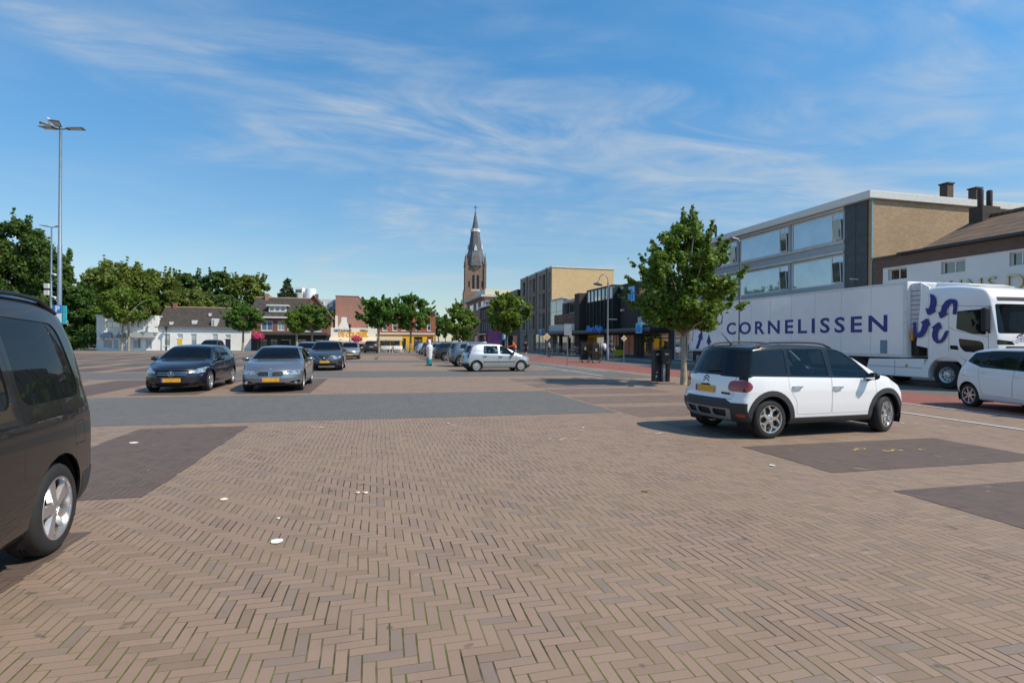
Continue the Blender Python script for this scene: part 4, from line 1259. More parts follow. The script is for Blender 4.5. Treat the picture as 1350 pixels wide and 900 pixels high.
# ---------------------------------------------------------------- litter on the paving
PAPER = plain('paper_white', (.82, .82, .80), .6, var=.05)
def litter(name, label, px, py, r, flat=.012, n=14, cat='litter', mat=PAPER, sx=1.0):
    g = ground(px, py); mb = MB(); pr = []
    rs = [r * random.uniform(.86, 1.1) for _ in range(n)]
    top = [(rs[i] * sx * math.cos(2*PI*i/n), rs[i] * math.sin(2*PI*i/n), flat * random.uniform(.5, 1.1)) for i in range(n)]
    vs = [(x, y, .001) for x, y, z in top] + top + [(0, 0, flat * .7)]
    mb.add(vs, [(i, (i+1) % n, n + (i+1) % n, n + i) for i in range(n)] + [(n + i, n + (i+1) % n, 2*n) for i in range(n)])
    o = mb.build(name, mat, None, True); o.location = (g.x, g.y, .006); o.rotation_euler = (0, 0, random.uniform(0, 3))
    tag(o, label, cat)
random.seed(5)
litter('cup_lid', 'white round lid lying flat on the pink bricks in the foreground', 365, 714, .048, .005)
litter('paper_scrap', 'crumpled white paper scrap on the dark bay beside the van', 176, 584, .045, .010, sx=1.4)
litter('paper_scrap', 'small cream scrap on the bricks beyond the round white lid', 295, 659, .035, .01, mat=plain('paper_cream', (.75, .68, .52), .7))
litter('paper_scrap', 'cream scrap, left of the pair in mid foreground', 472, 650, .022, .01, mat=plain('paper_cream', (.75, .68, .52), .7))
litter('paper_scrap', 'cream scrap, right of the pair in mid foreground', 482, 650, .026, .01, mat=plain('paper_cream', (.75, .68, .52), .7))
litter('paper_scrap', 'small white crumb nearest to the round lid, just behind it', 367, 684, .014, .008)
litter('paper_scrap', 'white scrap on the bricks in front of the white crossover', 1018, 614, .026, .008, sx=1.6)
litter('leaf', 'dry brown leaf on the bricks in the middle of the plaza', 850, 648, .026, .008, mat=plain('dry_leaf', (.22, .12, .04), .8), sx=1.5)
# ================================================================ buildings
WGLASS = None
def window_glass(name, tint=(.030, .040, .045), curtain=.0, rough=.02, spec=1.0, col=(.5, .5, .48), metal=0.0):
    if name in MATS: return MATS[name]
    t = NT(name); v = t.obj()
    sep = t.n('ShaderNodeSeparateXYZ'); t.l(v, sep.inputs[0])
    u = t.math('ADD', sep.outputs[0], sep.outputs[1])
    w = t.math('SINE', t.math('ADD', t.math('MULTIPLY', u, 38.0), t.math('MULTIPLY', t.noise(v, 2.0, 3, .6), 9.0)))
    n = t.noise(v, .9, 4, .6)
    c = t.mix(t.math('MULTIPLY', t.math('MULTIPLY_ADD', w, .10, .90), curtain), tint, col)
    c = t.mix(t.ramp(n, [(.35, 0.), (.70, .18)]), c, tuple(x * .4 for x in tint))
    t.bsdf(c, rough, metal, spec, IOR=1.7, Coat_Weight=.6, Coat_Roughness=.01)
    MATS[name] = t.mat
    return t.mat
GL_DARK = window_glass('dark_window_glass')
GL_CURT_SKY = window_glass('curtain_sky_tint_glass', (.10, .14, .17), curtain=.9, col=(.46, .58, .68), metal=.42)  # curtain colour made bluer to paint in the reflected sky
GL_SKY = window_glass('pale_window_glass', (.10, .13, .15), .3, col=(.3, .33, .35))
GL_LIT = window_glass('lit_interior_shop_glass', (.06, .055, .05), .6, col=(.30, .24, .16))  # warm colour paints the lit shop interior into the glass
FRAME_W = plain('white_window_frame', (.66, .66, .64), .5, var=.06)
FRAME_G = plain('grey_window_frame', (.18, .19, .20), .5)
FRAME_D = plain('dark_window_frame', (.025, .025, .028), .5)
CONC = plain('pale_concrete', (.46, .45, .42), .85, var=.12, scale=1.5)
ROOF_FELT = plain('roof_felt', (.10, .10, .10), .9)
WHITEWALL = plain('whitewashed_wall', (.82, .80, .76), .8, var=.07, scale=1.2)
ZINC = plain('zinc', (.36, .38, .40), .5, .5)
BR_RED = brick_mat('red_brick', (.25, .085, .055), (.32, .12, .075), (.25, .21, .18))
BR_PINK = brick_mat('pink_brick', (.36, .17, .125), (.42, .21, .155), (.34, .24, .19), stain=.2)
BR_YEL = brick_mat('yellow_brick', (.70, .48, .24), (.82, .60, .33), (.44, .34, .20), stain=.12, grime=(.30, .19, .08))
BR_TAN = brick_mat('tan_brick', (.38, .255, .150), (.48, .335, .205), (.36, .28, .19), stain=.22, grime=(.16, .10, .05))
BR_GREY = brick_mat('grey_brown_brick', (.36, .295, .23), (.44, .365, .29), (.16, .145, .13), stain=.2)
BR_DARK = brick_mat('dark_brown_brick', (.060, .048, .043), (.085, .066, .058), (.075, .065, .06), stain=.2)
BR_CHURCH = brick_mat('church_brick', (.27, .175, .13), (.36, .245, .185), (.20, .15, .12), .44, .13, stain=.4)
SLATE = plain('slate_cladding', (.045, .052, .058), .55, var=.3, scale=2.5)
TILE_DK = tile_mat('dark_roof_tile', (.055, .048, .042), (.085, .072, .06))
TILE_BR = tile_mat('brown_roof_tile', (.16, .10, .07), (.22, .15, .10))

def bld(name, label, cat, p, q, group=None):
    return thing(name, label, cat, pq2w(p, q), ALPHA, group)
def block(root, name, mat, x0, x1, y0, y1, z0, z1, bevel=0.0):
    return MB().box(x0, x1, y0, y1, z0, z1).build(name, mat, root, bevel=bevel)

P0 = 26.0
Q0 = 86.0
def S(px, py, q=86.0):
    a, b_ = ray(px, py); Y = q / (-a * SA + CA)
    return (a * Y * CA + Y * SA, EYE + b_ * Y)
def sq(px, py=450): return street(px, py, P0)[0]
def sz(px, py): return street(px, py, P0)[1]

# ---- three storey flat roofed block with ribbon windows (right)
q0, q1 = 24.2, 40.6; LQ = q1 - q0; HT = 9.75
b = bld('apartment_block', 'flat-roofed three-storey block with ribbon windows and a sunlit tan brick end wall, behind the truck', 'building', P0, q0)
fr = Fr((0, 0, 0), (0, 1, 0), (-1, 0, 0))
bands = [(5.05, 6.75), (7.55, 9.25)]
qs = [(1.65, 5.75), (5.95, 11.0), (11.2, 16.2)]
ops = [(a, c, z0, z1) for z0, z1 in bands for a, c in qs] + [(.6, 7.6, .3, 3.2), (8.2, 15.8, .3, 3.2)]
mb = MB(); wall_cells(mb, fr, LQ, 9.45, ops, .2)
mb.build('wall', plain('blue_grey_panel', (.30, .33, .36), .6, var=.1), b)
for z0, z1 in bands:
    for a, c in qs:
        L_ = c - a
        window(b, fr, a, c, z0, z1, FRAME_W, GL_CURT_SKY, d=.10, fw=.08, cols=((.9 / L_),))
        # the tilted vent sash at the near end
        v = MB(); U0, U1, Z0, Z1 = a + .16, a + .74, z0 + .12, z1 - .42
        for u in (U0, U1): v.tube(fr.pt(u, Z0, -.04), fr.pt(u, Z1, .05), .022, None, 4)
        for z, dd in ((Z0, -.04), (Z1, .05)): v.tube(fr.pt(U0, z, dd), fr.pt(U1, z, dd), .022, None, 4)
        vo = v.build('vent_sash', FRAME_W, b)
        v = MB(); v.quad(fr.pt(U0, Z0, -.04), fr.pt(U1, Z0, -.04), fr.pt(U1, Z1, .05), fr.pt(U0, Z1, .05)); v.build('pane', window_glass('vent_glass', (.10, .13, .16), .0, metal=.4), vo)
for a, c in ((.6, 7.6), (8.2, 15.8)):
    window(b, fr, a, c, .3, 3.2, FRAME_G, GL_DARK, d=.12, fw=.08, cols=(.33, .66))
m = MB(); fr.box(m, 1.55, LQ, 6.80, 6.95, .004, .10); fr.box(m, 1.55, LQ, 7.38, 7.52, .004, .08); fr.box(m, 1.55, LQ, 9.28, 9.42, .004, .08); m.build('band_course', CONC, b)
m = MB(); fr.box(m, -.02, 1.45, 3.6, 9.5, .003, .09)
m.build('slate_pillar', SLATE, b)
m = MB()
for k in range(1, 6): fr.box(m, -.02, 1.45, 3.6 + k * .98, 3.6 + k * .98 + .025, .091, .10)
fr.box(m, .70, .725, 3.6, 9.5, .091, .10); m.build('slate_joint', FRAME_D, b)
block(b, 'end_wall', BR_TAN, .0, 10.6, -.25, -.003, 0, 9.42)
block(b, 'rear_wall', BR_TAN, .22, 10.6, 0, LQ, 0, 9.40)
m = MB(); m.box(-.35, 10.9, -.42, LQ + .2, 9.45, 9.85); m.build('roof_edge', plain('white_fascia', (.62, .62, .58), .6, var=.08), b, bevel=.02)
block(b, 'roof', ROOF_FELT, -.2, 10.7, -.25, LQ, 9.852, 9.9)
block(b, 'corner_strip', plain('teal_trim', (.16, .33, .35), .5), -.07, .02, -.30, -.252, 3.2, 9.44)
MB().path([(10.4, -.34, 0), (10.4, -.34, 9.0), (10.4, -.34, 9.45)], .06, 8).build('drain_pipe', FRAME_D, b)
for xx, y, h in ((S(1249, 250, 27.2)[0] - P0, 3.0, S(1257, 241, 27.2)[1] - 9.98), (S(1287, 250, 27.4)[0] - P0, 3.2, S(1294, 247, 27.4)[1] - 9.98)):
    c = MB(); c.box(xx, xx + .50, y, y + .5, 9.88, 9.88 + h); c.box(xx - .06, xx + .56, y - .06, y + .56, 9.9 + h, 9.98 + h); c.build('chimney', brick_mat('chimney_brick', (.12, .085, .065), (.17, .12, .09), (.14, .12, .1)), b)
MB().path([(.5, 14.5, 9.85), (.5, 14.5, 10.9), (.4, 14.5, 11.1)], .09, 8).build('vent_pipe', FRAME_D, b)
m = MB(); m.box(-.62, -.1, .5, .56, 5.15, 5.20); m.build('sign_arm', FRAME_W, b)

# ---- white walled building with tiled roof (far right)
q0w, q1w = 4.5, 23.85; LW = q1w - q0w
b = bld('tiled_roof_building', 'white fronted building with brown pantile roof and raised metal letters, at the far right', 'building', P0, q0w)
fr = Fr((0, 0, 0), (0, 1, 0), (-1, 0, 0))
ops = []
for xa, ya, xb, yb in ((1170, 351, 1195, 366), (1240, 342, 1272, 360), (1330, 331, 1358, 351)):
    ops.append((sq(xb) - q0w, sq(xa) - q0w, 4.92, 5.50))
ops.append((3.5, 5.6, 4.92, 5.5))
mb = MB(); wall_cells(mb, fr, LW - .55, 5.60, ops, .25); mb.build('wall', plain('pale_render', (.60, .62, .64), .75, var=.05, scale=1), b)
m = MB(); fr.box(m, LW - .548, LW, 0, 5.60, -.3, .04); fr.box(m, 0, LW, 5.602, 6.12, -.3, .06); m.build('brick_surround', brick_mat('purple_brick', (.12, .075, .06), (.16, .10, .08), (.13, .11, .1)), b)
for o in ops: window(b, fr, *o, FRAME_W, window_glass('warm_window_glass', (.05, .03, .022), .0), d=.16, fw=.05, cols=(.5,))
m = MB(); m.box(-.35, -.02, 0, LW - 1.6, 6.13, 6.25); m.build('gutter', FRAME_D, b, bevel=.03)
YV = 20.9 - q0w; ZE, ZR, XR_ = 6.14, 7.72, 3.05
m = MB()
m.hexa([(-.3, 0, ZE), (XR_, 0, ZR), (XR_, YV, ZR), (-.3, YV, ZE), (-.3, 0, ZE + .13), (XR_, 0, ZR + .13), (XR_, YV, ZR + .13), (-.3, YV, ZE + .13)])
m.hexa([(XR_, 0, ZR), (6.4, 0, ZE), (6.4, YV, ZE), (XR_, YV, ZR), (XR_, 0, ZR + .13), (6.4, 0, ZE + .13), (6.4, YV, ZE + .13), (XR_, YV, ZR + .13)])
m.build('roof', TILE_BR, b)
m = MB(); m.path([(XR_, 0, ZR + .16), (XR_, YV, ZR + .16)], .12, 8); m.build('ridge', TILE_BR, b)
m = MB(); m.hexa([(-.2, YV + .002, 6.13), (6.4, YV + .002, 6.13), (6.4, LW, 6.13), (-.2, LW, 6.13), (-.2, YV + .002, 6.2), (6.4, YV + .002, 6.2), (6.4, LW, 6.2), (-.2, LW, 6.2)]); m.build('flat_roof', ROOF_FELT, b)
m = MB(); m.prism([(-.25, ZE), (6.35, ZE), (XR_, ZR - .02)], lambda u, v, d: Vector((u, YV - .3 + d, v)), 0, .2); m.build('gable', BR_DARK, b)
m = MB(); m.box(XR_ - .6, XR_ + .55, YV - .75, YV - .12, ZR - .6, 8.35); m.build('chimney', BR_DARK, b)
for x in (XR_ - .30, XR_ + .28): MB().lathe([(.13, 0), (.13, .8), (.10, .86)], 10, Matrix.Translation((x, YV - .44, 8.35))).build('chimney_pot', BR_DARK, b, True)
block(b, 'rear_wall', BR_TAN, .26, 9, 0, LW - .02, 0, 6.10)
LETTER = plain('brass_letter', (.42, .36, .22), .3, .9)
for txt, px in (('K', 1248), ('I', 1266), ('N', 1284), ('S', 1307), ('D', 1338)):
    u, zz = street(px, 384, P0 - .06)
    text_mesh('raised_letter', txt, 1.0, LETTER, b, wall_text_matrix(fr, u - q0w, 3.88, .06), depth=.04, bold=-.012)

# ---- lower neighbour of the supermarket (behind the tree)
qa, qb = 40.7, 50.9; LA = qb - qa
b = bld('shop_building', 'low brown brick shop with a white band under its upper window, behind the kerbside maple', 'building', P0, qa)
fr = Fr((0, 0, 0), (0, 1, 0), (-1, 0, 0))
ops = [(5.2, 9.8, 4.25, 5.25), (.5, 4.6, 4.25, 5.25), (4.4, 9.6, .1, 2.5), (.4, 1.4, .1, 2.6), (1.6, 3.4, .1, 2.6)]
mb = MB(); wall_cells(mb, fr, LA, 6.1, ops, .2); mb.build('wall', BR_DARK, b)
for o in ops[:2]: window(b, fr, *o, FRAME_W, GL_DARK, d=.1, fw=.07, cols=(.33, .66))
window(b, fr, *ops[2], FRAME_G, window_glass('dim_shop_glass', (.035, .028, .022), .3, col=(.08, .07, .05)), d=.14, fw=.06, cols=(.3, .6))
d_ = window(b, fr, *ops[3], FRAME_W, GL_SKY, d=.05, fw=.10, rows=(.33, .62), name='glazed_door')
window(b, fr, *ops[4], FRAME_W, GL_SKY, d=.05, fw=.08, cols=(.5,), rows=(.35,))
m = MB(); fr.box(m, 3.8, LA, 3.34, 4.17, .003, .12); m.build('white_band', plain('pale_band', (.50, .52, .55), .6, var=.05), b)
m = MB(); fr.box(m, .0, 3.7, .0, 3.3, .003, .05); 
block(b, 'core', BR_DARK, .21, 10, 0, LA, 0, 6.05)
block(b, 'roof', ROOF_FELT, -.05, 10, 0, LA, 6.11, 6.2)

# ---- supermarket with glass curtain wall
qa, qb = 51.0, 66.6; LS = qb - qa
b = bld('supermarket', 'dark brown brick supermarket with black glass box and blue signs', 'building', P0, qa)
g0, g1 = 4.3, 11.8
mb = MB(); wall_cells(mb, fr, LS, 7.75, [(g0 + .05, g1 - .05, 3.3, 7.2), (1.0, 3.8, .1, 2.4), (4.6, 8.2, .1, 2.45), (8.6, 14.0, .1, 2.45)], .3); mb.build('wall', BR_DARK, b)
block(b, 'end_wall', brick_mat('brown_brick', (.16, .115, .085), (.20, .145, .105), (.15, .12, .1)), .02, 12, -.2, -.003, 5.0, 7.75)
block(b, 'core', BR_DARK, .31, 12, 0, LS, 0, 7.7)
block(b, 'roof', ROOF_FELT, -.08, 12, -.2, LS, 7.752, 7.86)
# pier left of the glass box
m = MB(); fr.box(m, g1 + 2.1, LS, 0, 7.78, .003, 1.1); m.build('pier', BR_DARK, b)
gw = MB(); n = 7
fg = Fr((-.9, 0, 0), (0, 1, 0), (-1, 0, 0))
for k in range(n + 1):
    u = g0 + (g1 - g0) * k / n; fg.box(gw, u - .035, u + .035, 3.0, 7.76, -.12, .03)
for v in (3.0, 6.35, 7.70): fg.box(gw, g0 + .04, g1 - .04, v, v + .07, -.11, .02)
cw = gw.build('curtain_wall', FRAME_D, b)
gp = MB(); gp.quad(fg.pt(g0, 3.0, -.05), fg.pt(g1, 3.0, -.05), fg.pt(g1, 6.38, -.05), fg.pt(g0, 6.38, -.05)); gp.build('pane', plain('tree_reflection_dark_glass', (.012, .020, .016), .55, 0, var=.6, scale=1.2, spec=.04), cw)  # matt green-black colour stands in for trees reflected in the glass
gp = MB(); gp.quad(fg.pt(g0, 6.38, -.05), fg.pt(g1, 6.38, -.05), fg.pt(g1, 7.72, -.05), fg.pt(g0, 7.72, -.05)); gp.build('pane', window_glass('sky_curtain_glass', (.22, .30, .36), .0), cw)  # pale blue colour stands in for sky reflected in the top row
m = MB(); m.box(-.92, -.003, g0 - .06, g0 - .002, 3.0, 7.78); m.box(-.92, -.003, g1 + .002, g1 + .06, 3.0, 7.78); m.box(-.93, -.003, g0 - .06, g1 + .06, 7.782, 7.9); m.box(-.93, -.003, g0, g1, 2.92, 2.99)
m.build('glass_box_side', FRAME_D, b)
# canopy along the pavement
m = MB(); m.box(-2.0, -.003, -6.2, LS + 12.6, 2.62, 2.98); m.build('canopy', plain('canopy_fascia', (.03, .032, .036), .5), b, bevel=.02)
m = MB(); m.box(-2.012, -2.003, -6.1, LS + 12.5, 2.86, 2.92); m.build('canopy_line', plain('steel_blue_line', (.10, .20, .32), .4), b)
m = MB(); m.box(-1.9, -.02, -6.0, LS + 12.4, 2.56, 2.615); m.build('canopy_soffit', plain('brown_soffit', (.10, .065, .045), .7), b)
SIGNBLUE = plain('sign_blue', (.02, .26, .78), .4, var=.05); LIGHTBLUE = plain('sign_light_blue', (.18, .55, .80), .4, var=.04)
fc = Fr((-2.0, 0, 0), (0, 1, 0), (-1, 0, 0))
text_mesh('sign_lettering', 'Albert Heijn', 1.0, SIGNBLUE, b, wall_text_matrix(fc, 6.6, 2.78, .09), bold=.02, depth=.05, sx=.92)
warm = MB(); warm.quad(fr.pt(4.6, .1, -.28), fr.pt(8.2, .1, -.28), fr.pt(8.2, 2.45, -.28), fr.pt(4.6, 2.45, -.28)); 
window(b, fr, 4.6, 8.2, .1, 2.45, FRAME_D, GL_LIT, d=.12, fw=.07, cols=(.25, .5, .75))
GLOW_YEL = plain('interior_glow_yellow', (.85, .42, .02), .6, var=.1)  # yellow of this frame and its pane paints in the lit shop interior
window(b, fr, 8.6, 14.0, .1, 2.45, GLOW_YEL, window_glass('interior_glow_glass', (.30, .14, .02), .6, col=(.6, .32, .05)), d=.08, fw=.28, cols=(.55,))
window(b, fr, 1.0, 3.8, .1, 2.4, FRAME_D, GL_DARK, d=.12, fw=.06, cols=(.5,))
# wall sign with a house-shaped outline
def outline_sign(parent, f, u, v, w, h, name='wall_sign'):
    m = MB(); f.box(m, u - w/2, u + w/2, v, v + h, .003, .12); s = m.build(name, LIGHTBLUE, parent, bevel=.02)
    r = MB(); W_ = plain('sign_white', (.80, .82, .84), .4)
    pts = [(-.28, .18), (-.28, .52), (.0, .82), (.28, .52), (.28, .18), (-.28, .18)]
    r.path([f.pt(u + a * w, v + c * h, .135) for a, c in pts], .04 * w, 6)
    o = r.build('sign_outline', SIGNBLUE, s, True)
    text_mesh('sign_lettering', 'ah', .42 * h, SIGNBLUE, s, wall_text_matrix(f, u, v + .26 * h, .125), bold=.012, depth=.012)
    return s
outline_sign(b, fr, 1.45, 5.85, 1.45, 1.6)
for u in (-4.2, LS + 11.9): outline_sign(b, fc, u, 2.45, 1.15, .95, 'canopy_sign')
for z in (7.35, 4.95): 
    m = MB(); fr.box(m, 3.3, 3.6, z, z + .22, .003, .30); m.build('flood_lamp', FRAME_W, b)

# ---- shop with white oriel, left of the supermarket
qa, qb = 66.7, 79.4; LB = qb - qa
b = bld('corner_shop', 'narrow shop with pale glazed bay and brown sign board, between supermarket and brick flats', 'building', P0, qa)
ops = [(.6, 5.2, 5.55, 6.9), (.5, 5.0, .1, 2.5), (5.6, 8.4, .1, 2.4), (9.2, 11.8, .1, 2.5)]
mb = MB(); wall_cells(mb, fr, LB, 7.0, ops, .2); mb.build('wall', BR_DARK, b)
window(b, fr, *ops[0], FRAME_W, GL_DARK, d=.12, fw=.08, cols=(.5,))
window(b, fr, *ops[1], FRAME_D, GL_DARK, d=.12, fw=.06, cols=(.33, .66)); window(b, fr, *ops[2], FRAME_D, GL_DARK, d=.12, fw=.06)
window(b, fr, *ops[3], FRAME_W, GL_SKY, d=.05, fw=.1, cols=(.4,), rows=(.45,), name='shop_door')
bay = MB(); fb = Fr((-.8, 0, 0), (0, 1, 0), (-1, 0, 0))
block(b, 'bay_core', FRAME_G, -.72, -.003, 5.5, 10.8, 3.0, 7.5)
window(b, Fr((-.74, 0, 0), (0, 1, 0), (-1, 0, 0)), 5.5, 10.8, 3.2, 7.6, FRAME_W, GL_SKY, d=-.06, fw=.14, cols=(.52,), rows=(.62,), name='bay_window')
m = MB(); m.box(-.84, .2, 5.4, 10.9, 7.61, 7.78); m.build('bay_roof', CONC, b)
m = MB(); fr.box(m, .2, 8.5, 4.05, 5.4, .1, .98); sb = m.build('sign_board', plain('brown_sign', (.075, .04, .03), .6, var=.3, scale=4), b)
m = MB()
random.seed(11)
for k in range(9):
    u = .7 + k * .82; h = random.uniform(.45, .62)
    fr.box(m, u, u + .10, 4.4, 4.4 + h, .985, 1.02); fr.box(m, u + .10, u + .42, 4.4 + h * random.choice((0, .5, .9)), 4.4 + h * .95 + .09, .985, 1.02)
m.build('sign_relief', plain('copper_relief', (.22, .10, .06), .5, .4), sb)
m = MB(); fr.box(m, -.1, LB - 1.6, 3.1, 4.0, .004, .9); m.build('white_band', plain('pale_band', (.50, .52, .55), .6, var=.05), b)
m = MB(); fr.box(m, .0, 5.3, 6.95, 7.35, -.2, .5); m.build('eaves', CONC, b)
block(b, 'core', BR_DARK, .21, 10, 0, LB, 0, 6.95)
block(b, 'roof', ROOF_FELT, .4, 10, 0, LB, 7.0, 7.1)
block(b, 'side_pier', BR_GREY, -.3, .2, LB - 1.6, LB, .0, 7.6)

# ---- yellow brick flats
qa, qb = 79.6, 98.2; LY = qb - qa; HY = 12.95
b = bld('brick_flats', 'four-storey flats with bright yellow brick end wall and tall paired windows', 'building', P0, qa)
us = [(.35, 1.5), (3.3, 4.7), (5.1, 6.6), (9.0, 10.4), (10.9, 12.4), (15.2, 16.8)]
zs = [(3.7, 6.2), (6.75, 9.3), (9.85, 12.3)]
ops = [(a, c, z0, z1) for a, c in us for z0, z1 in zs] + [(2.6, 9.6, .15, 2.9), (13.2, 15.6, .05, 2.7)]
mb = MB(); wall_cells(mb, fr, LY, HY, ops, .35); mb.build('wall', BR_GREY, b)
for k, (a, c) in enumerate(us):
    for z0, z1 in zs: window(b, fr, a, c, z0, z1, FRAME_D if k % 2 else FRAME_W, GL_DARK if k % 2 else GL_SKY, d=.25, fw=.07, rows=(.38,))
window(b, fr, 2.6, 9.6, .15, 2.9, FRAME_G, GL_LIT, d=.2, fw=.09, cols=(.33, .66)); window(b, fr, 13.2, 15.6, .05, 2.7, FRAME_D, GL_DARK, d=.3, fw=.07, name='entrance_door')
m = MB()
for z in (3.2, 6.38, 9.5): fr.box(m, 0, LY, z, z + .22, .003, .05)
for u in (2.2, 7.9, 13.6): fr.box(m, u, u + .3, 0, HY + .25, .052, .16)
m.build('band_course', plain('grey_band', (.20, .175, .15), .8), b)
block(b, 'end_wall', BR_YEL, .0, 10.2, -.22, -.003, 0, HY)
block(b, 'core', BR_GREY, .36, 10.2, 0, LY, 0, HY - .05)
m = MB(); m.box(-.06, 10.3, -.30, LY, HY + .002, HY + .22); m.build('roof_edge', plain('white_fascia', (.62, .62, .58), .6, var=.08), b)
for x, y, w, h in ((4.2, 3, 1.2, .55), (6.0, 2.5, 2.0, .4)):
    block(b, 'roof_vent', ZINC, x, x + w, y, y + 1.2, HY + .22, HY + .22 + h)
m = MB()
for x in (11.5, 12.1): m.path([(x, 6, HY - 3), (x, 6, HY - .4)], .05, 6)
m.build('antenna_pole', GALV, b)

# ---- dark flat roofed block behind the flats
b = bld('dark_block', 'dark brown block with a black flat roof, just left of the yellow brick flats', 'building', P0, 98.4)
mb = MB(); wall_cells(mb, fr, 12, 10.2, [(2, 4, 4, 6), (6, 8, 4, 6), (2, 4, 7, 9), (6, 8, 7, 9), (9.4, 11, 4, 6), (2, 9, .2, 2.8)], .2); mb.build('wall', brick_mat('mauve_brick', (.13, .095, .09), (.17, .125, .115), (.14, .12, .11)), b)
for o in ((2, 4, 4, 6), (6, 8, 4, 6), (2, 4, 7, 9), (6, 8, 7, 9), (9.4, 11, 4, 6), (2, 9, .2, 2.8)): window(b, fr, *o, FRAME_D, GL_DARK, d=.12)
block(b, 'core', BR_DARK, .21, 8, 0, 12, 0, 10.15); block(b, 'roof', FRAME_D, -.5, 8.4, -.1, 12.4, 10.22, 11.3)

# ---- pink corner building further down the street
b = bld('corner_building', 'pinkish brick corner building with pale flat roof and blue windows below the church tower', 'building', P0 - 1.0, 128.0)
LC = 26
f2 = Fr((0, 0, 0), (1, 0, 0), (0, -1, 0))
fr = Fr((0, 0, 0), (0, 1, 0), (-1, 0, 0))
ops = [(.6, 5.5, 9.5, 11.4), (8, 12, 9.5, 11.4), (1, 3, 6, 7.6), (4, 6, 6, 7.6), (8, 12, 6, 7.6), (1, 6, .3, 3), (8, 14, .3, 3), (15, 22, 6, 7.6), (15, 22, 9.5, 11.4)]
mb = MB(); wall_cells(mb, fr, LC, 12.2, ops, .25); wall_cells(mb, f2, 7.5, 12.2, [(.25, 2.2, 9.5, 11.4), (.5, 1.6, 5.8, 7.4), (2.4, 3.5, 5.8, 7.4)], .25)
mb.build('wall', BR_PINK, b)
for o in ops: window(b, fr, *o, FRAME_W, window_glass('blue_window_glass', (.05, .14, .24), .2), d=.12, fw=.12, cols=(.33, .66))
for o in ((.25, 2.2, 9.5, 11.4), (.5, 1.6, 5.8, 7.4), (2.4, 3.5, 5.8, 7.4)): window(b, f2, *o, FRAME_W, window_glass('blue_window_glass', (.05, .14, .24), .2), d=.12, fw=.14, cols=(.5,))
block(b, 'core', BR_PINK, .26, 7.5, .26, LC, 0, 12.15)
m = MB(); m.box(-.9, 8, -.8, LC, 12.21, 12.7); m.build('roof', CONC, b)
block(b, 'penthouse', plain('cream_render', (.62, .57, .45), .8), .8, 9, 3, 16, 12.71, 14.4)
b = bld('terrace_house', 'dark red brick terrace house with tall white windows, beside the kerbside round tree', 'building', P0 - 2.2, 113.5)
ops = [(1.2 + k * 2.1, 2.3 + k * 2.1, z, z + 1.9) for k in range(5) for z in (4.0, 6.7)] + [(.8, 5, .3, 2.8), (6, 10, .3, 2.8)]
mb = MB(); wall_cells(mb, fr, 13.5, 9.2, ops, .2); wall_cells(mb, f2, 5, 9.2, [(1, 2, 4, 5.9), (2.8, 3.8, 4, 5.9), (1, 2, 6.7, 8.4), (2.8, 3.8, 6.7, 8.4)], .2); mb.build('wall', brick_mat('plum_brick', (.10, .040, .038), (.14, .055, .05), (.12, .08, .07)), b)
for o in ops: window(b, fr, *o, FRAME_W, GL_DARK, d=.1, fw=.12, cols=(.5,))
for o in ((1, 2, 4, 5.9), (2.8, 3.8, 4, 5.9), (1, 2, 6.7, 8.4), (2.8, 3.8, 6.7, 8.4)): window(b, f2, *o, FRAME_W, GL_SKY, d=.1, fw=.12)
block(b, 'core', BR_DARK, .21, 5, .21, 13.5, 0, 9.1); m = MB(); m.box(-.5, 5.2, -.3, 13.6, 9.21, 9.5); m.build('cornice', FRAME_W, b)
m = MB(); m.box(-1.3, -.003, 0, 13.4, 3.0, 3.3); m.build('shop_canopy', plain('cream_awning', (.62, .52, .36), .8), b)
# house closing the far end of the street
b = bld('far_house', 'distant red roofed house at the far end of the street', 'building', 4.5, 175.0)
f3 = Fr((0, 0, 0), (1, 0, 0), (0, -1, 0))
ops = [(1 + 2.6 * k, 2.2 + 2.6 * k, z, z + 1.6) for k in range(5) for z in (1, 4)]
mb = MB(); wall_cells(mb, f3, 14, 6.5, ops, .2); mb.build('wall', BR_PINK, b)
for o in ops: window(b, f3, *o, FRAME_W, GL_DARK, d=.1, fw=.1)
m = MB(); m.hexa([(-.3, -.3, 6.4), (14.3, -.3, 6.4), (14.3, 4.3, 9.5), (-.3, 4.3, 9.5), (-.3, -.3, 6.6), (14.3, -.3, 6.6), (14.3, 4.3, 9.7), (-.3, 4.3, 9.7)]); m.build('roof', TILE_BR, b)
block(b, 'core', BR_PINK, 0, 14, .21, 8, 0, 6.4)

# ---- church tower
c0 = at(625.5, 455, 290); W_ = 10.0
ch = thing('church_tower', 'tall brick church tower with a steep slate spire rising over the street', 'church', (c0.x, c0.y, 0), rad(8))
h = W_ / 2
zt = lambda py: at(625, py, 290).z
Zb, Zc = zt(352), zt(335)
fs = [Fr((-h, -h, 0), (1, 0, 0), (0, -1, 0)), Fr((h, -h, 0), (0, 1, 0), (1, 0, 0)), Fr((h, h, 0), (-1, 0, 0), (0, 1, 0)), Fr((-h, h, 0), (0, -1, 0), (-1, 0, 0))]
mb = MB(); zl0, zl1 = zt(382), zt(364)
lanc = [(W_*.32, W_*.45, zl0, zl1), (W_*.55, W_*.68, zl0, zl1), (W_*.12, W_*.2, zt(380), zt(372)), (W_*.80, W_*.88, zt(380), zt(372))]
for f in fs: wall_cells(mb, f, W_, Zb, lanc, .5)
mb.build('wall', BR_CHURCH, ch)
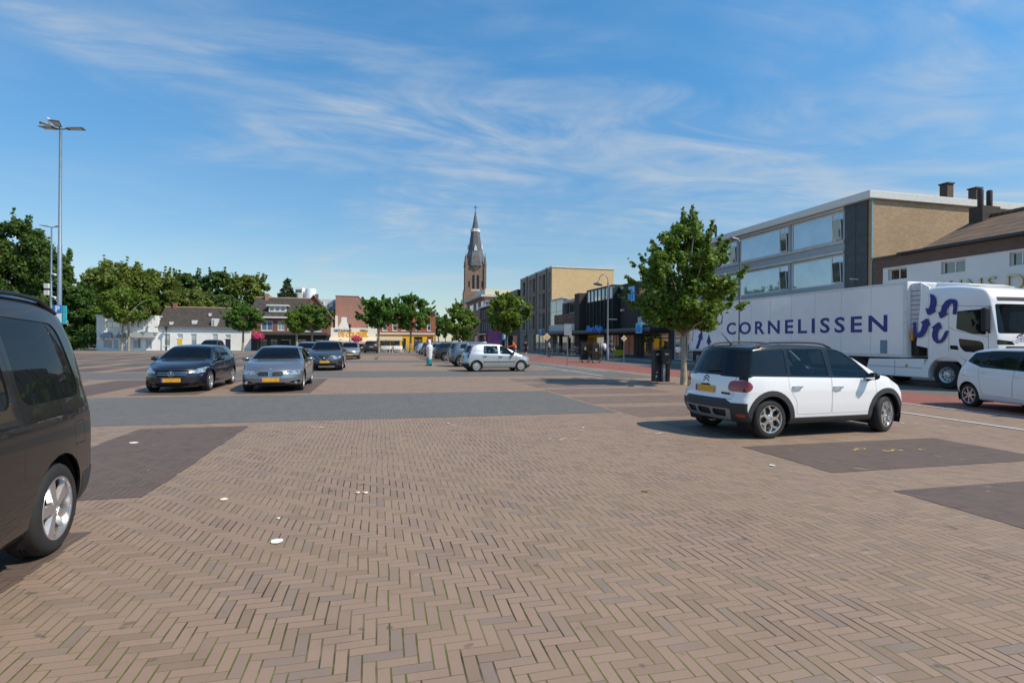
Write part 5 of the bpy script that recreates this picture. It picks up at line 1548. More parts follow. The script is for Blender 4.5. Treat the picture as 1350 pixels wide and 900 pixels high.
for f in fs:
    for o in lanc:
        m = MB(); m.quad(f.pt(o[0], o[2], -.45), f.pt(o[1], o[2], -.45), f.pt(o[1], o[3], -.45), f.pt(o[0], o[3], -.45))
        k = o[2] + .4
        while k < o[3] - .3: f.box(m, o[0], o[1], k, k + .25, -.4, -.15); k += .9
        m.build('louvre', SLATE, ch)
    # gablet with the clock
    m = MB(); m.prism([(W_*.22, Zb - .5), (W_*.78, Zb - .5), (W_*.5, zt(338))], lambda u, v, d, f=f: f.pt(u, v, d), -1.2, .35); m.build('gable', BR_CHURCH, ch)
    M = wall_text_matrix(f, W_*.5, zt(353.5), .42)
    m = MB(); m.lathe([(1.15, 0), (1.15, .12), (.95, .14), (.001, .14)], 20, M); ck = m.build('clock_face', plain('clock_blue', (.05, .06, .09), .5), ch)
    m = MB(); m.lathe([(1.2, .05), (1.2, .2), (1.02, .2), (1.02, .05)], 20, M, close=True)
    m.add([M @ Vector(p) for p in ((-.07, 0, .2), (.07, 0, .2), (.05, .85, .2), (-.05, .85, .2), (0, .09, .21), (0, -.09, .21), (.6, -.3, .21), (.62, -.2, .21))], [(0, 1, 2, 3), (4, 5, 6, 7)])
    m.build('clock_rim', plain('gilt', (.7, .48, .12), .3, .9), ck)
    m = MB(); f.box(m, W_*.26, W_*.74, zt(386.5), zt(385), .01, 1.1); f.box(m, W_*.26, W_*.74, zt(385), zt(382.5), .95, 1.1); m.build('balcony', CONC, ch)
m = MB()
for sx in (-1, 1):
    for sy in (-1, 1):
        m = MB(); m.box(sx*h - .55, sx*h + .55, sy*h - .55, sy*h + .55, 0, zt(352)); m.lathe([(.75, zt(352)), (.6, zt(345)), (.3, zt(341)), (.02, zt(334))], 6, Matrix.Translation((sx*h, sy*h, 0))); m.build('buttress', BR_CHURCH, ch)
m = MB(); m.box(-h - 1.2, h + 1.2, -h - 1.2, h + 1.2, 0, zt(385)); m.build('plinth', BR_CHURCH, ch)
R8 = Matrix.Rotation(PI / 8, 4, 'Z')
m = MB(); m.lathe([(h * 1.30, Zb), (h * 1.05, zt(340)), (h * .78, zt(331)), (h * .48, zt(306.5))], 8, R8); m.build('spire', plain('spire_slate', (.10, .105, .115), .6, var=.35, scale=.6), ch)
m = MB(); m.lathe([(h * .50, zt(306.6)), (h * .50, zt(303)), (h * .36, zt(301)), (h * .12, zt(284)), (.12, zt(281))], 8, R8); m.build('spire_tip', MATS['spire_slate'], ch)
m = MB(); m.lathe([(h * .54, zt(306.4)), (h * .54, zt(302.5)), (h * .50, zt(302.5)), (h * .50, zt(306.4))], 8, R8, close=True); m.build('lantern_ring', FRAME_W, ch)
for k in range(4):
    a = PI / 2 * k - PI / 2 + rad(0)
    m = MB(); d = Vector((math.cos(a), math.sin(a), 0)); s = Vector((-d.y, d.x, 0)); r = h * .80
    B_ = d * r; z0 = zt(332); z1 = zt(329); z2 = zt(323)
    m.add([B_ - s*.8 + Vector((0,0,z0)), B_ + s*.8 + Vector((0,0,z0)), B_ + s*.8 + Vector((0,0,z1)), B_ + Vector((0,0,z2)), B_ - s*.8 + Vector((0,0,z1)), d*(r-1.6) + Vector((0,0,z2)), d*(r-.8) - s*.8 + Vector((0,0,z1)), d*(r-.8) + s*.8 + Vector((0,0,z1))],
          [(0,1,2,3,4), (4,3,5,6), (3,2,7,5)]); m.build('dormer', FRAME_W, ch)
m = MB(); m.path([(0, 0, zt(283)), (0, 0, zt(270.5))], .14, 6); m.box(-.9, .9, -.1, .1, zt(274), zt(273.2)); m.sphere((0, 0, zt(281)), .45, 8, 6); m.build('cross', FRAME_D, ch)

# ================================================================ the far side of the square (left)
def fbld(name, label, px0, px1, q=Q0):
    pa, pb = S(px0, 450, q)[0], S(px1, 450, q)[0]
    return bld(name, label, 'building', pa, q), pb - pa, pa
FX = Fr((0, 0, 0), (1, 0, 0), (0, -1, 0))
def pxop(pa, x0, x1, y0, y1, q=Q0):
    return (S(x0, 450, q)[0] - pa, S(x1, 450, q)[0] - pa, max(.05, S((x0+x1)/2, y1, q)[1]), S((x0+x1)/2, y0, q)[1])
def roof(root, W, D, z0, z1, mat, name='roof', ov=.25, both=True):
    m = MB(); t = .14
    m.hexa([(-ov, -ov, z0), (W+ov, -ov, z0), (W+ov, D/2, z1), (-ov, D/2, z1), (-ov, -ov, z0+t), (W+ov, -ov, z0+t), (W+ov, D/2, z1+t), (-ov, D/2, z1+t)])
    m.hexa([(-ov, D/2, z1), (W+ov, D/2, z1), (W+ov, D+ov, z0), (-ov, D+ov, z0), (-ov, D/2, z1+t), (W+ov, D/2, z1+t), (W+ov, D+ov, z0+t), (-ov, D+ov, z0+t)])
    r = m.build(name, mat, root)
    MB().path([(-ov, D/2, z1+t), (W+ov, D/2, z1+t)], .12, 8).build('ridge', plain('ridge_tile', (.34, .20, .12), .8), r)
    return r

# white annex with shop bays
b, W, pa = fbld('shop_annex', 'white shop annex with little bay roofs, half behind a plane tree, left of the cottage', 127, 207)
zp = S(165, 417)[1]
ops = [pxop(pa, *o) for o in ((136, 148, 445, 459), (150, 156, 445, 460), (161, 166, 445, 460), (175, 186, 445, 459), (192, 200, 446, 460), (140, 155, 424, 432), (172, 177, 422, 431), (180, 186, 422, 431), (190, 195, 422, 431), (158, 164, 424, 432))]
mb = MB(); wall_cells(mb, FX, W, zp, ops, .2); mb.build('wall', WHITEWALL, b)
for o in ops: window(b, FX, *o, FRAME_W, GL_CURT_SKY, d=.08, fw=.08, cols=(.5,))
for x0, x1 in ((133, 150), (155, 170), (173, 190), (190, 205)):
    o = pxop(pa, x0, x1, 438, 445); m = MB()
    m.hexa([FX.pt(o[0], o[2], .9), FX.pt(o[1], o[2], .9), FX.pt(o[1], o[2], .003), FX.pt(o[0], o[2], .003), FX.pt(o[0] + .25, o[3], .2), FX.pt(o[1] - .25, o[3], .2), FX.pt(o[1] - .25, o[3], .003), FX.pt(o[0] + .25, o[3], .003)])
    m.build('bay_roof', ZINC, b)
block(b, 'core', WHITEWALL, 0, W, .21, 9, 0, zp - .05)
m = MB(); m.box(-.1, W + .1, -.1, 9, zp + .002, zp + .18); m.build('parapet_cap', FRAME_W, b)

# white cottage
b, W, pa = fbld('white_cottage', 'long white cottage with dark tiled roof, chimney and a yellow notice by its door', 207, 331)
ze, zr = S(260, 432)[1], S(260, 405)[1]
ops = [pxop(pa, *o) for o in ((216, 224, 440, 456), (233.5, 241, 440, 446), (251.5, 259, 440, 456), (280, 287, 440, 454), (297, 304, 441, 446), (297, 304, 447.2, 462))]
mb = MB(); wall_cells(mb, FX, W, ze, ops, .15); mb.build('wall', WHITEWALL, b)
for o in ops[:5]: window(b, FX, *o, FRAME_W, GL_CURT_SKY, d=.08, fw=.07, rows=(.7,), sill=True)
window(b, FX, *ops[5], plain('navy_door', (.02, .03, .05), .4), plain('navy_door', (.02, .03, .05), .4), d=.06, fw=.1, name='door')
o = pxop(pa, 234.5, 240.5, 447, 453.5); m = MB(); FX.box(m, *o, .003, .05); nb = m.build('notice', plain('notice_yellow', (.80, .50, .02), .5, var=.15), b)
roof(b, W, 7.5, ze, zr, TILE_DK)
block(b, 'core', WHITEWALL, 0, W, .16, 7.5, 0, ze - .02)
m = MB()
for x in (0, W - .2): m.prism([(0, 0), (7.5, 0), (3.75, zr - ze)], lambda u, v, d, x=x: Vector((x + d, u, ze + v)), 0, .2)
m.build('gable', WHITEWALL, b)
o = pxop(pa, 216, 220, 397, 408); block(b, 'chimney', BR_RED, o[0], o[1], 3.4, 4.1, zr - .6, o[3])
for x0, x1, y0, y1 in ((223, 227, 424, 428), (252, 258, 422, 427), (270, 272.5, 412, 416)):
    o = pxop(pa, x0, x1, y0, y1); k = (o[2] - ze) / (zr - ze) * 3.75
    m = MB(); m.box(o[0], o[1], k - .5, k + .3, o[2], o[3]); m.build('roof_vent', FRAME_W, b)
o = pxop(pa, 279, 286, 419, 431); m = MB(); m.box(o[0], o[1], -.1, 1.6, ze + .1, ze + 1.35); dr = m.build('dormer', FRAME_W, b); m = MB(); m.box(o[0] + .15, o[1] - .35, -.13, -.103, ze + .3, ze + 1.15); m.build('pane', GL_SKY, dr)
m = MB(); m.box(-.2, W + .2, -.32, -.2, ze - .05, ze + .1); m.build('gutter', FRAME_G, b)
m = MB()   # stepped side parapet to the annex
for k, (x0, x1, y1) in enumerate(((196, 201, 426), (201, 205, 422), (205, 209, 417))):
    o = pxop(pa, x0, x1, y1, 433); FX.box(m, o[0], o[1], .5 * 0 + 2.5, o[3], -.30, .32)
m.build('stepped_parapet', WHITEWALL, b)

# brick gabled house with dark cafe front
b, W, pa = fbld('gabled_house', 'red brick house with brown tiled roof, front gable and dark cafe ground floor', 331, 436)
ze, zr = S(365, 418)[1], S(375, 391.5)[1]; zf = S(380, 441)[1]
ops = [pxop(pa, *o) for o in ((344, 359.5, 423, 436), (366, 375, 423, 435.5), (379, 388, 424, 435.5), (398, 424, 428, 437))]
gz = [pxop(pa, *o) for o in ((340, 352, 447, 463), (356, 366, 447, 463), (370, 384, 447, 463), (390, 404, 447, 463), (410, 430, 447, 463))]
mb = MB(); wall_cells(mb, FX, W, ze, ops, .15, v0=zf); mb.build('wall', BR_RED, b)
mb = MB(); wall_cells(mb, FX, W, zf - .003, gz, .2); mb.build('cafe_front', plain('black_timber', (.02, .02, .022), .5, var=.3, scale=3), b)
for o in ops: window(b, FX, *o, FRAME_W, window_glass('blue_window_glass', (.05, .14, .24), .2), d=.06, fw=.12, cols=(.5,), sill=True)
for o in gz: window(b, FX, *o, FRAME_D, GL_DARK, d=.1, fw=.06, cols=(.5,), name='shop_window')
Wm = S(404, 450)[0] - pa
roof(b, Wm, 8.5, ze, zr, TILE_DK)
block(b, 'core', BR_RED, 0, W, .21, 8.5, 0, ze - .02)
ga, gb_, gp = S(392, 418)[0] - pa, S(436.5, 418)[0] - pa, S(413.5, 390)
m = MB(); gx = gp[0] - pa
m.prism([(ga, ze + .003), (gb_, ze + .003), (gx, gp[1])], lambda u, v, d: Vector((u, d, v)), -.05, .25); m.build('gable', BR_RED, b)
t = .18
m = MB()
m.hexa([(ga - .2, -.3, ze - .1), (gx, -.3, gp[1]), (gx, 6, gp[1]), (ga - .2, 6, ze - .1), (ga - .2, -.3, ze + t - .1), (gx, -.3, gp[1] + t), (gx, 6, gp[1] + t), (ga - .2, 6, ze + t - .1)])
m.hexa([(gx, -.3, gp[1]), (gb_ + .2, -.3, ze - .1), (gb_ + .2, 6, ze - .1), (gx, 6, gp[1]), (gx, -.3, gp[1] + t), (gb_ + .2, -.3, ze + t - .1), (gb_ + .2, 6, ze + t - .1), (gx, 6, gp[1] + t)])
m.build('gable_roof', TILE_BR, b)
m = MB(); FX.box(m, .4, Wm - .3, ze - .15, ze + .08, .26, .42); m.build('gutter', FRAME_W, b)
o = pxop(pa, 353, 376, 403, 411); m = MB(); m.box(o[0], o[1], .6, 3.2, o[2], o[3]); dr = m.build('dormer', FRAME_W, b)
m = MB(); m.box(o[0] - .3, o[1] + .3, .35, 3.4, o[3] + .002, o[3] + .2); m.build('dormer_roof', FRAME_W, dr)
for k in range(3):
    u = o[0] + (o[1] - o[0]) * (.08 + .32 * k); m = MB(); m.box(u, u + (o[1] - o[0]) * .2, .57, .597, o[2] + .25, o[3] - .15); m.build('pane', GL_DARK, dr)
for x in (343, 345.5): pass
o = pxop(pa, 342.5, 347, 384, 394); block(b, 'chimney', BR_PINK, o[0], o[1], 3.6, 4.3, zr - .5, o[3])
o = pxop(pa, 412, 416.5, 388, 392); block(b, 'chimney', BR_RED, o[0], o[1], 2.6, 3.3, gp[1] - .4, gp[1] + .5)
m = MB(); m.hexa([FX.pt(.5, zf - .1, 1.6), FX.pt(W - .5, zf - .1, 1.6), FX.pt(W - .5, zf - .1, .003), FX.pt(.5, zf - .1, .003), FX.pt(.5, zf - .02, 1.6), FX.pt(W - .5, zf - .02, 1.6), FX.pt(W - .5, zf + .3, .003), FX.pt(.5, zf + .3, .003)]); m.build('awning', plain('black_canvas', (.02, .02, .02), .8), b)

# grey mansard building behind
b, W, pa = fbld('mansard_building', 'grey mansard roof with dormer windows behind the brick gable', 416, 444, 93)
zt_ = S(430, 394, 93)[1]; zm = S(430, 408, 93)[1]
block(b, 'wall', BR_PINK, 0, W, 0, 8, 0, zm)
m = MB(); m.hexa([(-.1, -.2, zm + .002), (W, -.2, zm + .002), (W, 8, zm + .002), (-.1, 8, zm + .002), (-.1, .9, zt_), (W, .9, zt_), (W, 8, zt_), (-.1, 8, zt_)]); m.build('roof', ZINC, b)
for x0, x1 in ((422, 427), (434, 439)):
    o = pxop(pa, x0, x1, 397, 405, 93); m = MB(); m.box(o[0], o[1], -.25, .6, o[2], o[3]); dr = m.build('dormer', FRAME_W, b); m = MB(); m.box(o[0] + .1, o[1] - .1, -.28, -.253, o[2] + .1, o[3] - .1); m.build('pane', GL_SKY, dr)

# tall blind brick block
b, W, pa = fbld('blind_brick_block', 'tall windowless pink brick block standing behind the white restaurant', 442, 484, 91)
zt_ = S(458, 390, 91)[1]; xs = S(472.5, 390, 91)[0] - pa; zk = S(481, 405, 91)[1]
m = MB(); m.prism([(0, 0), (W, 0), (W, zk), (xs, zt_), (0, zt_)], lambda u, v, d: Vector((u, d, v)), 0, 12); m.build('wall', BR_PINK, b)
m = MB(); m.box(-.1, xs + .05, -.08, 12, zt_ + .002, zt_ + .16); m.hexa([(xs, -.08, zt_), (W + .1, -.08, zk), (W + .1, 12, zk), (xs, 12, zt_), (xs, -.08, zt_ + .16), (W + .1, -.08, zk + .16), (W + .1, 12, zk + .16), (xs, 12, zt_ + .16)]); m.build('roof_edge', FRAME_W, b)
MB().box(-.02, .35, -.35, -.003, 0, zt_ - 3.2).build('drain_pipe', FRAME_W, b)

# white restaurant front with yellow letters
b, W, pa = fbld('restaurant', 'low white restaurant with stepped gable, yellow letters and cream awning', 436, 497)
zp = S(460, 432)[1]; za = S(460, 444)[1]; zg = S(452, 418)[1]
ops = [pxop(pa, *o) for o in ((440, 450, 450, 464), (453, 468, 450, 464), (471, 478, 450, 465), (481, 494, 450, 464))]
mb = MB(); wall_cells(mb, FX, W, zp, ops, .2); mb.build('wall', plain('warm_white_wall', (.76, .73, .66), .8, var=.05), b)
for o in ops: window(b, FX, *o, FRAME_D, GL_DARK, d=.12, fw=.07, cols=(.5,), name='shop_window')
c0_ = S(453, 450)[0] - pa; hw = S(458, 450)[0] - S(453, 450)[0]
m = MB(); m.prism([(c0_ - hw * 1.5, zp + .003), (c0_ + hw * 1.5, zp + .003), (c0_ + hw * .8, zp + (zg - zp) * .55), (c0_ + hw * .75, zg), (c0_ - hw * .6, zg), (c0_ - hw * .6, zp + (zg - zp) * .6)], lambda u, v, d: Vector((u, d, v)), .0, .4); m.build('stepped_gable', WHITEWALL, b)
block(b, 'core', WHITEWALL, 0, W, .41, 5, 0, zp - .05)
YLET = plain('yellow_lettering', (.90, .42, .0), .5, var=.05); DLET = plain('dark_lettering', (.08, .07, .06), .6)
o = pxop(pa, 449, 483, 438, 443.5)
text_mesh('sign_lettering', 'DE COLONEL', 1.0, YLET, b, wall_text_matrix(FX, (o[0] + o[1]) / 2, za + .08, .05), bold=.03, depth=.03, sx=.70)
text_mesh('sign_lettering', 'RESTAURANT', .48, DLET, b, wall_text_matrix(FX, S(452, 450)[0] - pa, S(452, 437)[1], .04), depth=.02, sx=.85)
text_mesh('sign_lettering', 'GRILL', .48, DLET, b, wall_text_matrix(FX, S(480, 450)[0] - pa, S(480, 437)[1], .04), depth=.02)
m = MB(); m.hexa([FX.pt(-.1, za - .75, 2.6), FX.pt(W - .1, za - .75, 2.6), FX.pt(W - .1, za - .1, .003), FX.pt(-.1, za - .1, .003), FX.pt(-.1, za - .68, 2.6), FX.pt(W - .1, za - .68, 2.6), FX.pt(W - .1, za - .03, .003), FX.pt(-.1, za - .03, .003)])
FX.box(m, -.1, W - .1, za - 1.0, za - .752, 2.56, 2.6); m.build('awning', plain('cream_canvas', (.66, .55, .38), .8, var=.06), b)
m = MB()
for u in (.1, W * .5, W - .3): FX.box(m, u, u + .08, 0, za - .8, 2.45, 2.53)
m.build('awning_post', FRAME_W, b)

# red brick cafe with yellow ground floor
b, W, pa = fbld('corner_cafe', 'two-storey red brick cafe with yellow painted ground floor at the street corner', 497, 573)
zt_ = S(565, 414)[1]; zf = S(550, 441)[1]
ops = [pxop(pa, *o) for o in ((504, 511, 424, 436), (517, 524, 424, 436), (529, 535, 424, 436), (548, 554, 424, 436), (563, 568, 424, 436))]
gz = [pxop(pa, *o) for o in ((503, 513, 447, 464), (516, 527, 447, 464), (530, 535, 446, 464), (545.5, 557, 444, 464), (563, 571, 444, 458))]
mb = MB(); wall_cells(mb, FX, W, zt_, ops, .15, v0=zf + .25); mb.build('wall', brick_mat('orange_red_brick', (.38, .10, .05), (.45, .14, .07), (.34, .2, .14), stain=.15), b)
mb = MB(); wall_cells(mb, FX, W, zf, gz, .2); mb.build('ground_floor_front', plain('yellow_paint', (.85, .46, .02), .6, var=.08), b)
m = MB(); FX.box(m, 0, W, zf + .002, zf + .248, -.1, .15); m.build('cornice', FRAME_W, b)
for o in ops: window(b, FX, *o, FRAME_W, GL_DARK, d=.06, fw=.12, rows=(.6,), sill=True)
for o in gz: window(b, FX, *o, FRAME_D, GL_DARK, d=.1, fw=.07, name='shop_window')
block(b, 'core', BR_RED, .02, W - .02, .21, 9, 0, zt_ - .02); block(b, 'roof', ROOF_FELT, -.1, W + .1, -.15, 9.1, zt_ + .002, zt_ + .25)
block(b, 'side_wall', BR_RED, W - .018, W + .15, 0, 9, 0, zt_)
o = pxop(pa, 500, 530, 444, 449); m = MB()
m.hexa([FX.pt(o[0], o[2], 2.4), FX.pt(o[1], o[2], 2.4), FX.pt(o[1], o[3], .2), FX.pt(o[0], o[3], .2), FX.pt(o[0], o[2] + .07, 2.4), FX.pt(o[1], o[2] + .07, 2.4), FX.pt(o[1], o[3] + .07, .2), FX.pt(o[0], o[3] + .07, .2)]); m.build('awning', plain('sand_canvas', (.42, .36, .25), .8), b)
o = pxop(pa, 563.5, 570, 446, 449); m = MB(); FX.box(m, *o, .003, .12); m.build('cafe_sign', plain('sign_pink', (.55, .2, .25), .5), b)

# white storage tank / modern white building behind the spruce
c0 = at(408, 400, 150)
w = thing('white_tower_block', 'rounded white modern building showing above the brick roofs beside the spruce', 'building', (c0.x, c0.y, 0), 0)
m = MB(); m.lathe([(1.5, 0), (1.5, at(408, 383, 150).z), (1.4, at(408, 381, 150).z)], 24, Matrix.Translation((.3, 0, 0))); m.build('round_tower', WHITE_METAL, w, True)
m = MB(); m.box(-3.6, -1.6, -1, 6, 0, at(400, 379.5, 150).z); m.build('wing', WHITEWALL, w)
m = MB(); m.box(-3.4, -1.8, -1.03, -1.003, at(400, 386, 150).z, at(400, 382, 150).z); m.build('window', GL_DARK, w)
# ================================================================ trees
BARK = plain('bark', (.13, .10, .075), .9, var=.35, scale=9, bstr=.4)
BARK_PALE = plain('pale_bark', (.30, .26, .19), .9, var=.4, scale=5, bstr=.3)
L_MAPLE = leaf_mat('maple_leaves', (.040, .088, .012), (.180, .270, .036))
L_LIME = leaf_mat('bright_leaves', (.060, .115, .014), (.200, .290, .036))
L_PLANE = leaf_mat('plane_leaves', (.036, .092, .016), (.130, .235, .034))
L_DARK = leaf_mat('dark_leaves', (.026, .062, .012), (.115, .185, .034), .35)
L_OLIVE = leaf_mat('olive_leaves', (.062, .098, .015), (.205, .250, .042), .35)
L_SPRUCE = leaf_mat('spruce_needles', (.016, .042, .018), (.060, .105, .040), .15)

def leaf_mesh(P, N, size, rng, up=.35):
    """one folded leaf clump face per point"""
    n = len(P)
    d = N + rng.normal(0, .75, (n, 3)); d[:, 2] += up; d /= np.linalg.norm(d, axis=1)[:, None]
    t = np.cross(d, rng.normal(0, 1, (n, 3))); t /= np.linalg.norm(t, axis=1)[:, None] + 1e-9
    b = np.cross(d, t)
    s = (size * rng.uniform(.6, 1.35, n))[:, None]
    a0 = P - t * s; a1 = P + b * s * .55 - d * s * .22; a2 = P + t * s; a3 = P - b * s * .55 - d * s * .22
    V = np.stack([a0, a1, a2, a3], 1).reshape(-1, 3)
    return V

def crown(name, mat, parent, clumps, n, size, seed, up=.35, shell=.25):
    rng = np.random.default_rng(seed)
    C = np.array([c[:3] for c in clumps]); R = np.array([c[3] for c in clumps])
    w = R ** 2; w /= w.sum()
    k = rng.choice(len(C), n, p=w)
    u = rng.normal(0, 1, (n, 3)); u /= np.linalg.norm(u, axis=1)[:, None]
    r = rng.uniform(shell, 1.06, n) ** .8 * (1 + np.abs(rng.normal(0, .16, n)) * (rng.uniform(0, 1, n) < .35))
    P = C[k] + u * (r * R[k])[:, None] * np.array([1, 1, .85])
    V = leaf_mesh(P, u, size, rng, up)
    me = bpy.data.meshes.new(name); m = len(V)
    me.vertices.add(m); me.vertices.foreach_set('co', V.ravel().astype(np.float32))
    me.loops.add(m); me.loops.foreach_set('vertex_index', np.arange(m, dtype=np.int32))
    me.polygons.add(n); me.polygons.foreach_set('loop_start', np.arange(0, m, 4, dtype=np.int32))
    me.update(calc_edges=True); me.validate()
    me.materials.append(mat)
    return link(bpy.data.objects.new(name, me), parent)

def tree(label, loc, H, zc0, rx, ry, mat, seed, n=7000, size=.12, trunk_r=.11, nclump=26, cr=.36, bark=None, name='tree', group=None, shape='round', gaps=.0, trunks=1, sprigs=24):
    """zc0 = height where the crown starts, H = top, rx/ry crown half widths"""
    rg = random.Random(seed)
    root = thing(name, label, 'tree', loc, rg.uniform(0, 6), group)
    root.rotation_euler = (0, 0, 0)
    hz = (H - zc0) / 2; zm = zc0 + hz
    cl = []; tries = 0
    while len(cl) < nclump and tries < 4000:
        tries += 1
        th = rg.uniform(0, 2*PI); z = rg.uniform(-1, 1)
        if shape == 'cone': prof = max(.06, (1 - z) / 2) * 1.05
        elif shape == 'egg': prof = math.sqrt(max(0, 1 - z*z)) * (1.0 - .36 * z)
        elif shape == 'flat': prof = math.sqrt(max(0, 1 - abs(z) ** 2.6)) * (1 + .05 * z)
        else: prof = math.sqrt(max(0, 1 - z*z))
        rr = prof * rg.uniform(.35, .86) * (1 + .20 * math.sin(3 * th + seed) + .10 * math.sin(5 * th + 2 * z + seed))
        c = (rx * rr * math.cos(th), ry * rr * math.sin(th), zm + hz * z * .84)
        r = cr * min(rx, hz) * rg.uniform(.65, 1.25) * (.55 + .45 * prof)
        if any(abs(c[0]-k[0]) + abs(c[1]-k[1]) + abs(c[2]-k[2]) < .6 * min(r, k[3]) for k in cl): continue
        cl.append((*c, r))
    for _ in range(sprigs):         # single shoots that break the outline
        th = rg.uniform(0, 2*PI); z = rg.uniform(-.85, 1); prof = math.sqrt(max(0, 1 - z*z)) * (1.0 - (.36 * z if shape == 'egg' else 0))
        k_ = rg.uniform(.88, 1.10); r0 = .055 * min(rx, hz) * rg.uniform(.7, 1.6)
        for j in range(3): cl.append((rx * prof * k_ * math.cos(th) * (1 + .05*j), ry * prof * k_ * math.sin(th) * (1 + .05*j), zm + hz * z * .94 * (1 + .03 * j) + .05 * j * hz, r0 * (1 - .22 * j)))
    crown('crown', mat, root, cl, n, size, seed)
    mb = MB()
    for tnum in range(trunks):
        ox = (tnum - (trunks - 1) / 2) * .9
        top = zc0 + hz * 1.1
        pts = [(ox, 0, -.05), (ox + .02, .02, zc0 * .5), (ox * .8 + rg.uniform(-.05, .05), .03, zc0), (ox * .5 + rg.uniform(-.1, .1), .0, (zc0 + top) / 2), (ox * .3, .05, top)]
        mb.path(pts, [trunk_r * 1.25, trunk_r, trunk_r * .85, trunk_r * .6, trunk_r * .25], 10)
    tr = mb.build('trunk', bark or BARK, root, True)
    lm = MB()
    for c in rg.sample(cl, min(len(cl), 14)):
        z0 = zc0 * .92 + (c[2] - zc0) * rg.uniform(.05, .35); z0 = max(z0, zc0 * .85)
        mid = (c[0] * .45, c[1] * .45, z0 + (c[2] - z0) * .6)
        lm.path([(0, .02, z0), mid, (c[0] * .95, c[1] * .95, c[2])], [trunk_r * .5, trunk_r * .32, trunk_r * .12], 6)
    lm.build('limbs', bark or BARK, root, True)
    return root

def tp(px, py, Y, dz=0):
    v = at(px, py, Y); return (v.x, v.y, 0)
def zat(py, Y, px=675): return at(px, py, Y).z

# kerbside maples on the right
Y = 20.8; g = tp(901, 507, Y)
tree('leafy maple on a slim pale trunk at the kerb, in front of the truck tail', g, zat(281, Y, 905), 1.80, 2.12, 2.0, L_MAPLE, 21, n=23000, size=.09, trunk_r=.105, nclump=115, cr=.175, sprigs=40, bark=BARK_PALE, name='maple_tree', group='maples along the kerb', shape='egg')
Y = 49.0; g = tp(668, 470, Y)
tree('round bright green maple in front of the yellow brick flats', g, zat(384, Y), zat(443, Y), 1.95, 1.9, L_LIME, 33, n=11000, size=.14, trunk_r=.11, nclump=90, cr=.20, name='maple_tree', group='maples along the kerb')
Y = 77.0; g = tp(605, 470, Y)
tree('smaller dark green maple just left of the church tower', g, zat(396, Y), zat(452, Y), 2.45, 2.3, L_MAPLE, 44, n=10000, size=.18, trunk_r=.13, nclump=90, cr=.20, name='maple_tree', group='maples along the kerb', shape='egg')
# plane trees in front of the far houses
for lab, px, Y, top, low, rpx, seed, tk in (
        ('broad plane tree with twin pale trunks before the white shop annex', 165, 74, 379, 427, 40, 51, 2),
        ('small plane tree at the right end of the white cottage', 320, 74, 402, 437, 26, 52, 1),
        ('plane tree with lopsided crown before the brick gabled house, left of its pair', 391, 71, 410, 440, 17, 58, 1),
        ('fuller plane tree before the brick gable, right of its pair', 411, 73, 400, 438, 26, 53, 1),
        ('wide plane tree shading the restaurant awning, left of the touching pair', 499, 75, 389, 434, 27, 54, 1),
        ('taller plane tree before the corner cafe, right of the touching pair', 541, 77, 387, 438, 31, 55, 1)):
    g = tp(px, 465, Y); r = rpx / 720 * Y
    tree(lab, g, zat(top, Y, px), zat(low, Y, px), r, r * .85, L_PLANE if seed not in (51, 58) else leaf_mat('plane_leaves_yellowish', (.050, .105, .012), (.170, .250, .030)), seed, n=11000, size=.19, trunk_r=.15 if tk == 1 else .14, nclump=90, cr=.20, bark=BARK_PALE, name='plane_tree', group='plane trees before the far houses', shape='flat', trunks=tk)
# trees lining the street beyond the cafe
for lab, px, Y, top, rpx, seed in (('narrow street tree right behind the corner cafe', 578, 100, 413, 9, 61), ('dark street tree far down the street, between cafe and kerbside maple', 587, 135, 420, 7, 62)):
    g = tp(px, 465, Y); r = rpx / 720 * Y
    tree(lab, g, zat(top, Y), 2.4, r, r, L_PLANE, seed, n=3000, size=.28, nclump=18, cr=.4, group='street trees beyond the cafe')
# the wood behind the far houses: each tree apart
for lab, px, Y, top, low, rpx, seed, mat, n, sz in (
        ('huge dark tree rising at the left border', 12, 76, 282, 420, 50, 71, L_DARK, 17000, .30),
        ('dark tree right of the huge one, behind the lamp masts', 66, 80, 325, 430, 34, 72, L_DARK, 12000, .30),
        ('low dark green tree at the far left behind the van roof', 30, 70, 395, 452, 45, 73, L_DARK, 9000, .26),
        ('dense mid green tree right of the parking sign', 104, 80, 372, 450, 26, 74, leaf_mat('mid_leaves', (.024, .066, .010), (.09, .17, .026), .35), 9000, .28),
        ('domed olive green tree behind the white annex', 146, 102, 338, 440, 44, 75, L_OLIVE, 13000, .36),
        ('rounded olive tree above the cottage chimney', 200, 108, 349, 440, 33, 76, L_OLIVE, 9000, .36),
        ('taller dark tree behind the cottage ridge', 247, 122, 354, 440, 28, 77, L_DARK, 8000, .40),
        ('pale green bushy tree directly behind the cottage roof', 250, 100, 378, 440, 33, 78, leaf_mat('pale_leaves', (.060, .092, .015), (.18, .22, .04), .35), 8000, .34),
        ('dark crown right of the cottage ridge', 290, 118, 353, 440, 28, 79, L_DARK, 8000, .40),
        ('dark round tree behind the house with the dormer', 326, 118, 358, 440, 30, 80, L_OLIVE, 9000, .40),
        ('low dark tree between cottage and gabled house', 300, 104, 385, 445, 28, 81, L_DARK, 6000, .36)):
    g = tp(px, 465, Y); r = rpx / 720 * Y
    tree(lab, g, zat(top, Y, px), max(.6, zat(low + 10, Y, px)), r * 1.08, r * .8, mat, seed, n=int(n * 2.1), size=sz * .82, trunk_r=.3, nclump=170, cr=.19, shape='flat', group='trees behind the far houses')
Y = 112; g = tp(378, 465, Y)
